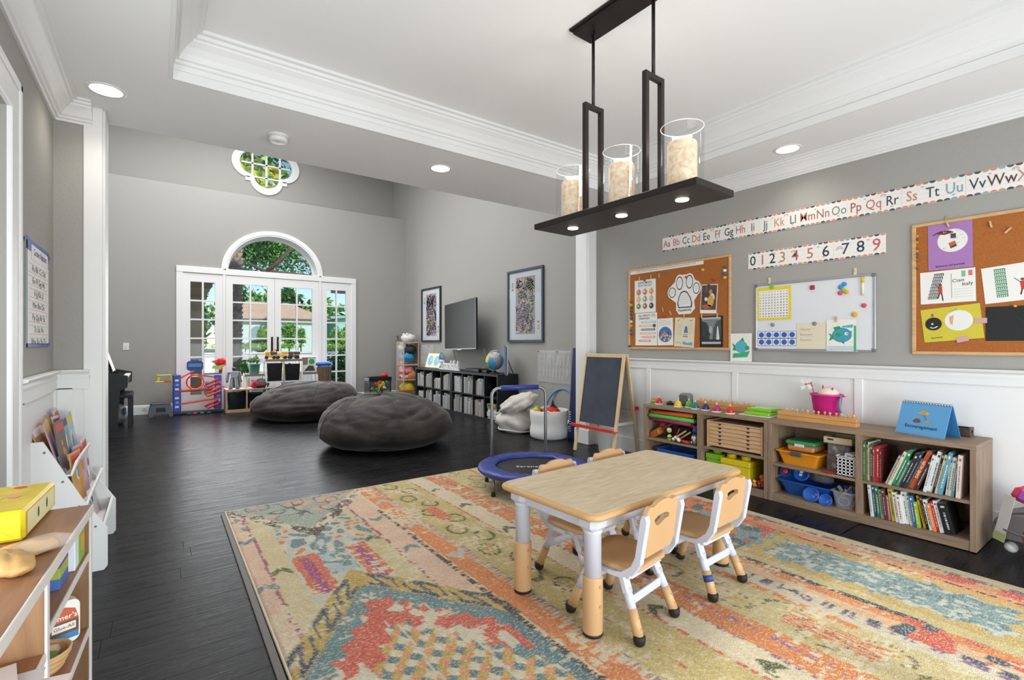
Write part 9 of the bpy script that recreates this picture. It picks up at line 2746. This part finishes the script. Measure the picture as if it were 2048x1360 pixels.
b.disc(-0.03, 0.0, 0.007, 0.0004, '#2f4a48', 10, 0.014)
b.disc(0.05, 0.002, 0.007, 0.0004, '#2f4a48', 10, 0.014)
part('end_print', b, pk, label='pale end with two dark oval marks')
fl_ = B()
fl_.prism([(-0.10, 0.0), (0.09, 0.005), (0.05, 0.035), (-0.06, 0.035)], -0.003, 0.0, 'wrap_yellow', Matrix.Translation((0.0, -0.146, 0.01)) @ Matrix.Rotation(PI / 2, 4, 'X'))
part('folded_flap', fl_, pk)
# two lumpy dough pieces
solid('dough', '#c2995e', 0.75, var=0.14, vs=30, bump=0.3, bs=60)
o = thing('dough_loaf', 'tan lumpy dough-like loaf nearest the shelf edge', 'loaf', on_unit(-0.07, -0.455, 0.7515), RU + 0.5)
v = B().ell((0, 0, 0.016), (0.036, 0.078, 0.021), 'dough', 28, 16, None, lambda d: 1 + 0.10 * noise.noise(Vector((d[0] * 3, d[1] * 3, d[2] * 3))) - 0.10 * max(0, 1 - abs(d[0] * 0.8 - d[1] * 0.6 - 0.15) * 5) * max(0, d[2]))
v.v = [(x, y, max(0, z)) for x, y, z in v.v]
part('lump', v, o)
o = thing('dough_loaf', 'tan bagged loaf with a clear end beside the yellow parcel', 'loaf', on_unit(-0.055, -0.375, 0.7515), RU - 1.2)
v = B().ell((0, 0, 0.015), (0.028, 0.05, 0.018), 'dough', 24, 14, None, lumpy(3, 0.25))
v.v = [(x, y, max(0, z)) for x, y, z in v.v]
part('lump', v, o)
film('bag_film', '#e6e2dc', 0.22, 0.2)
part('clear_bag', B().ell((0.0, 0.014, 0.017), (0.031, 0.062, 0.0185), 'bag_film', 22, 12, None, lumpy(5, 0.15)), o)
# things on its shelves
o = thing('striped_box', 'box with purple, green and blue stripes on the upper shelf of the unit', 'box', on_unit(-0.075, -0.225, 0.6185), RU)
part('body', B().box(-0.10, -0.04, 0, 0.05, 0.05, 0.026, '#4a6ab0', 0.001).box(-0.10, -0.04, 0.026, 0.05, 0.05, 0.052, '#9ab04a', 0.001).box(-0.10, -0.04, 0.052, 0.05, 0.05, 0.078, '#7a3a8a', 0.001), o)
o = thing('white_box', 'white box with a green and orange side on the upper shelf of the unit', 'box', on_unit(-0.07, -0.105, 0.6185), RU)
part('body', B().box(-0.10, -0.05, 0, 0.055, 0.07, 0.095, '#dfe2ea', 0.002), o)
part('side_print', B().box(0.055, -0.01, 0.004, 0.0562, 0.065, 0.09, '#8ab04a').box(0.055, 0.02, 0.03, 0.0568, 0.06, 0.07, '#e09a3a'), o)
gl = thing('glue_bottle', 'white glue bottle with a blue and orange label', 'bottle', on_unit(-0.055, -0.078, 0.4035), RU - 1.15)
part('body', B().prism(rrect(-0.034, 0, 0.034, 0.115, 0.018, 5), -0.016, 0.016, '#eceae4', LW @ Matrix.Translation((0, 0, 0))), gl)
part('neck', B().lathe([(0.012, 0.112), (0.012, 0.122), (0.010, 0.124), (0.0, 0.124)], '#e0642a', 12), gl)
b = B(LW @ Matrix.Translation((0, 0, 0.0165)))
b.rect(-0.031, 0.012, 0.031, 0.028, 0, '#3a86b8')
b.rect(-0.031, 0.028, 0.031, 0.062, 0, '#6a4a3a')
b.flat([(-0.031, 0.062), (0.031, 0.062), (0.024, 0.09), (0.0, 0.10), (-0.024, 0.09)], 0, '#c8603a')
b.rect(-0.025, 0.036, 0.025, 0.056, 0.0003, '#ece6da')
b.text("Elmer's", 0, 0.073, 0.019, '#f4f0e8', 0.0006, 'CENTER', 0, 1, 0.01)
b.text('Glue-All', 0, 0.046, 0.013, '#3a2a24', 0.0006, 'CENTER')
part('label', b, gl)
solo('pink_cloth', B().ell((0, 0, 0.016), (0.022, 0.03, 0.016), '#d6a2ae', 14, 10, None, lumpy(2, 0.3)), 'crumpled pink cloth beside the glue bottle', 'cloth', on_unit(-0.05, -0.135, 0.4035))
wk_ = thing('wicker_basket', 'small oval woven basket of play food on the middle shelf', 'basket', on_unit(-0.07, -0.215, 0.4035), RU)
wood('wicker', '#c9a06a', '#dcb888', 0.6, 6, (6, 6, 20))
part('bowl', B().lathe([(0, 0), (0.036, 0), (0.04, 0.004), (0.056, 0.045), (0.06, 0.05), (0.056, 0.052), (0.051, 0.046), (0.037, 0.008), (0, 0.008)], 'wicker', 28), wk_)
for k in range(3):
 part('weave_band', B().tube([((0.043 + 0.006 * k) * math.cos(a), (0.043 + 0.006 * k) * math.sin(a), 0.012 + 0.014 * k) for a in [2 * PI * i / 28 for i in range(28)]], 0.003, 'wicker', 6, True), wk_)
for x, y, c, lab in ((-0.02, 0.01, '#b5402e', 'red play fruit in the woven basket'), (0.02, -0.015, '#5f8a3a', 'green play leaf in the woven basket'), (0.015, 0.03, '#d9c2a4', 'cream play food in the woven basket')):
 p = on_unit(-0.07 + x * 0.8, -0.215 + y * 0.8, 0.4035 + 0.034)
 solo('play_food', B().ell((0, 0, 0), (0.022, 0.024, 0.016), c, 12, 8, None, lumpy(3, 0.2)), lab, 'play food', p, 0, 'play food')
for k in range(3):
 solo('paper_sheet', B().box(-0.11, -0.14, 0, 0.11, 0.14, 0.0015, ('#d9d9dc', '#c9ccd2', '#dcd3d0')[k]), ('pale sheet of paper sliding off the near shelf, topmost', 'pale sheet of paper below the topmost one', 'pinkish sheet of paper at the bottom of the near pile')[k], 'paper', on_unit(-0.115 + 0.02 * k, -0.68 - 0.02 * k, 0.585 - 0.004 * k), RU + 0.25 - 0.2 * k, 'loose paper sheets')
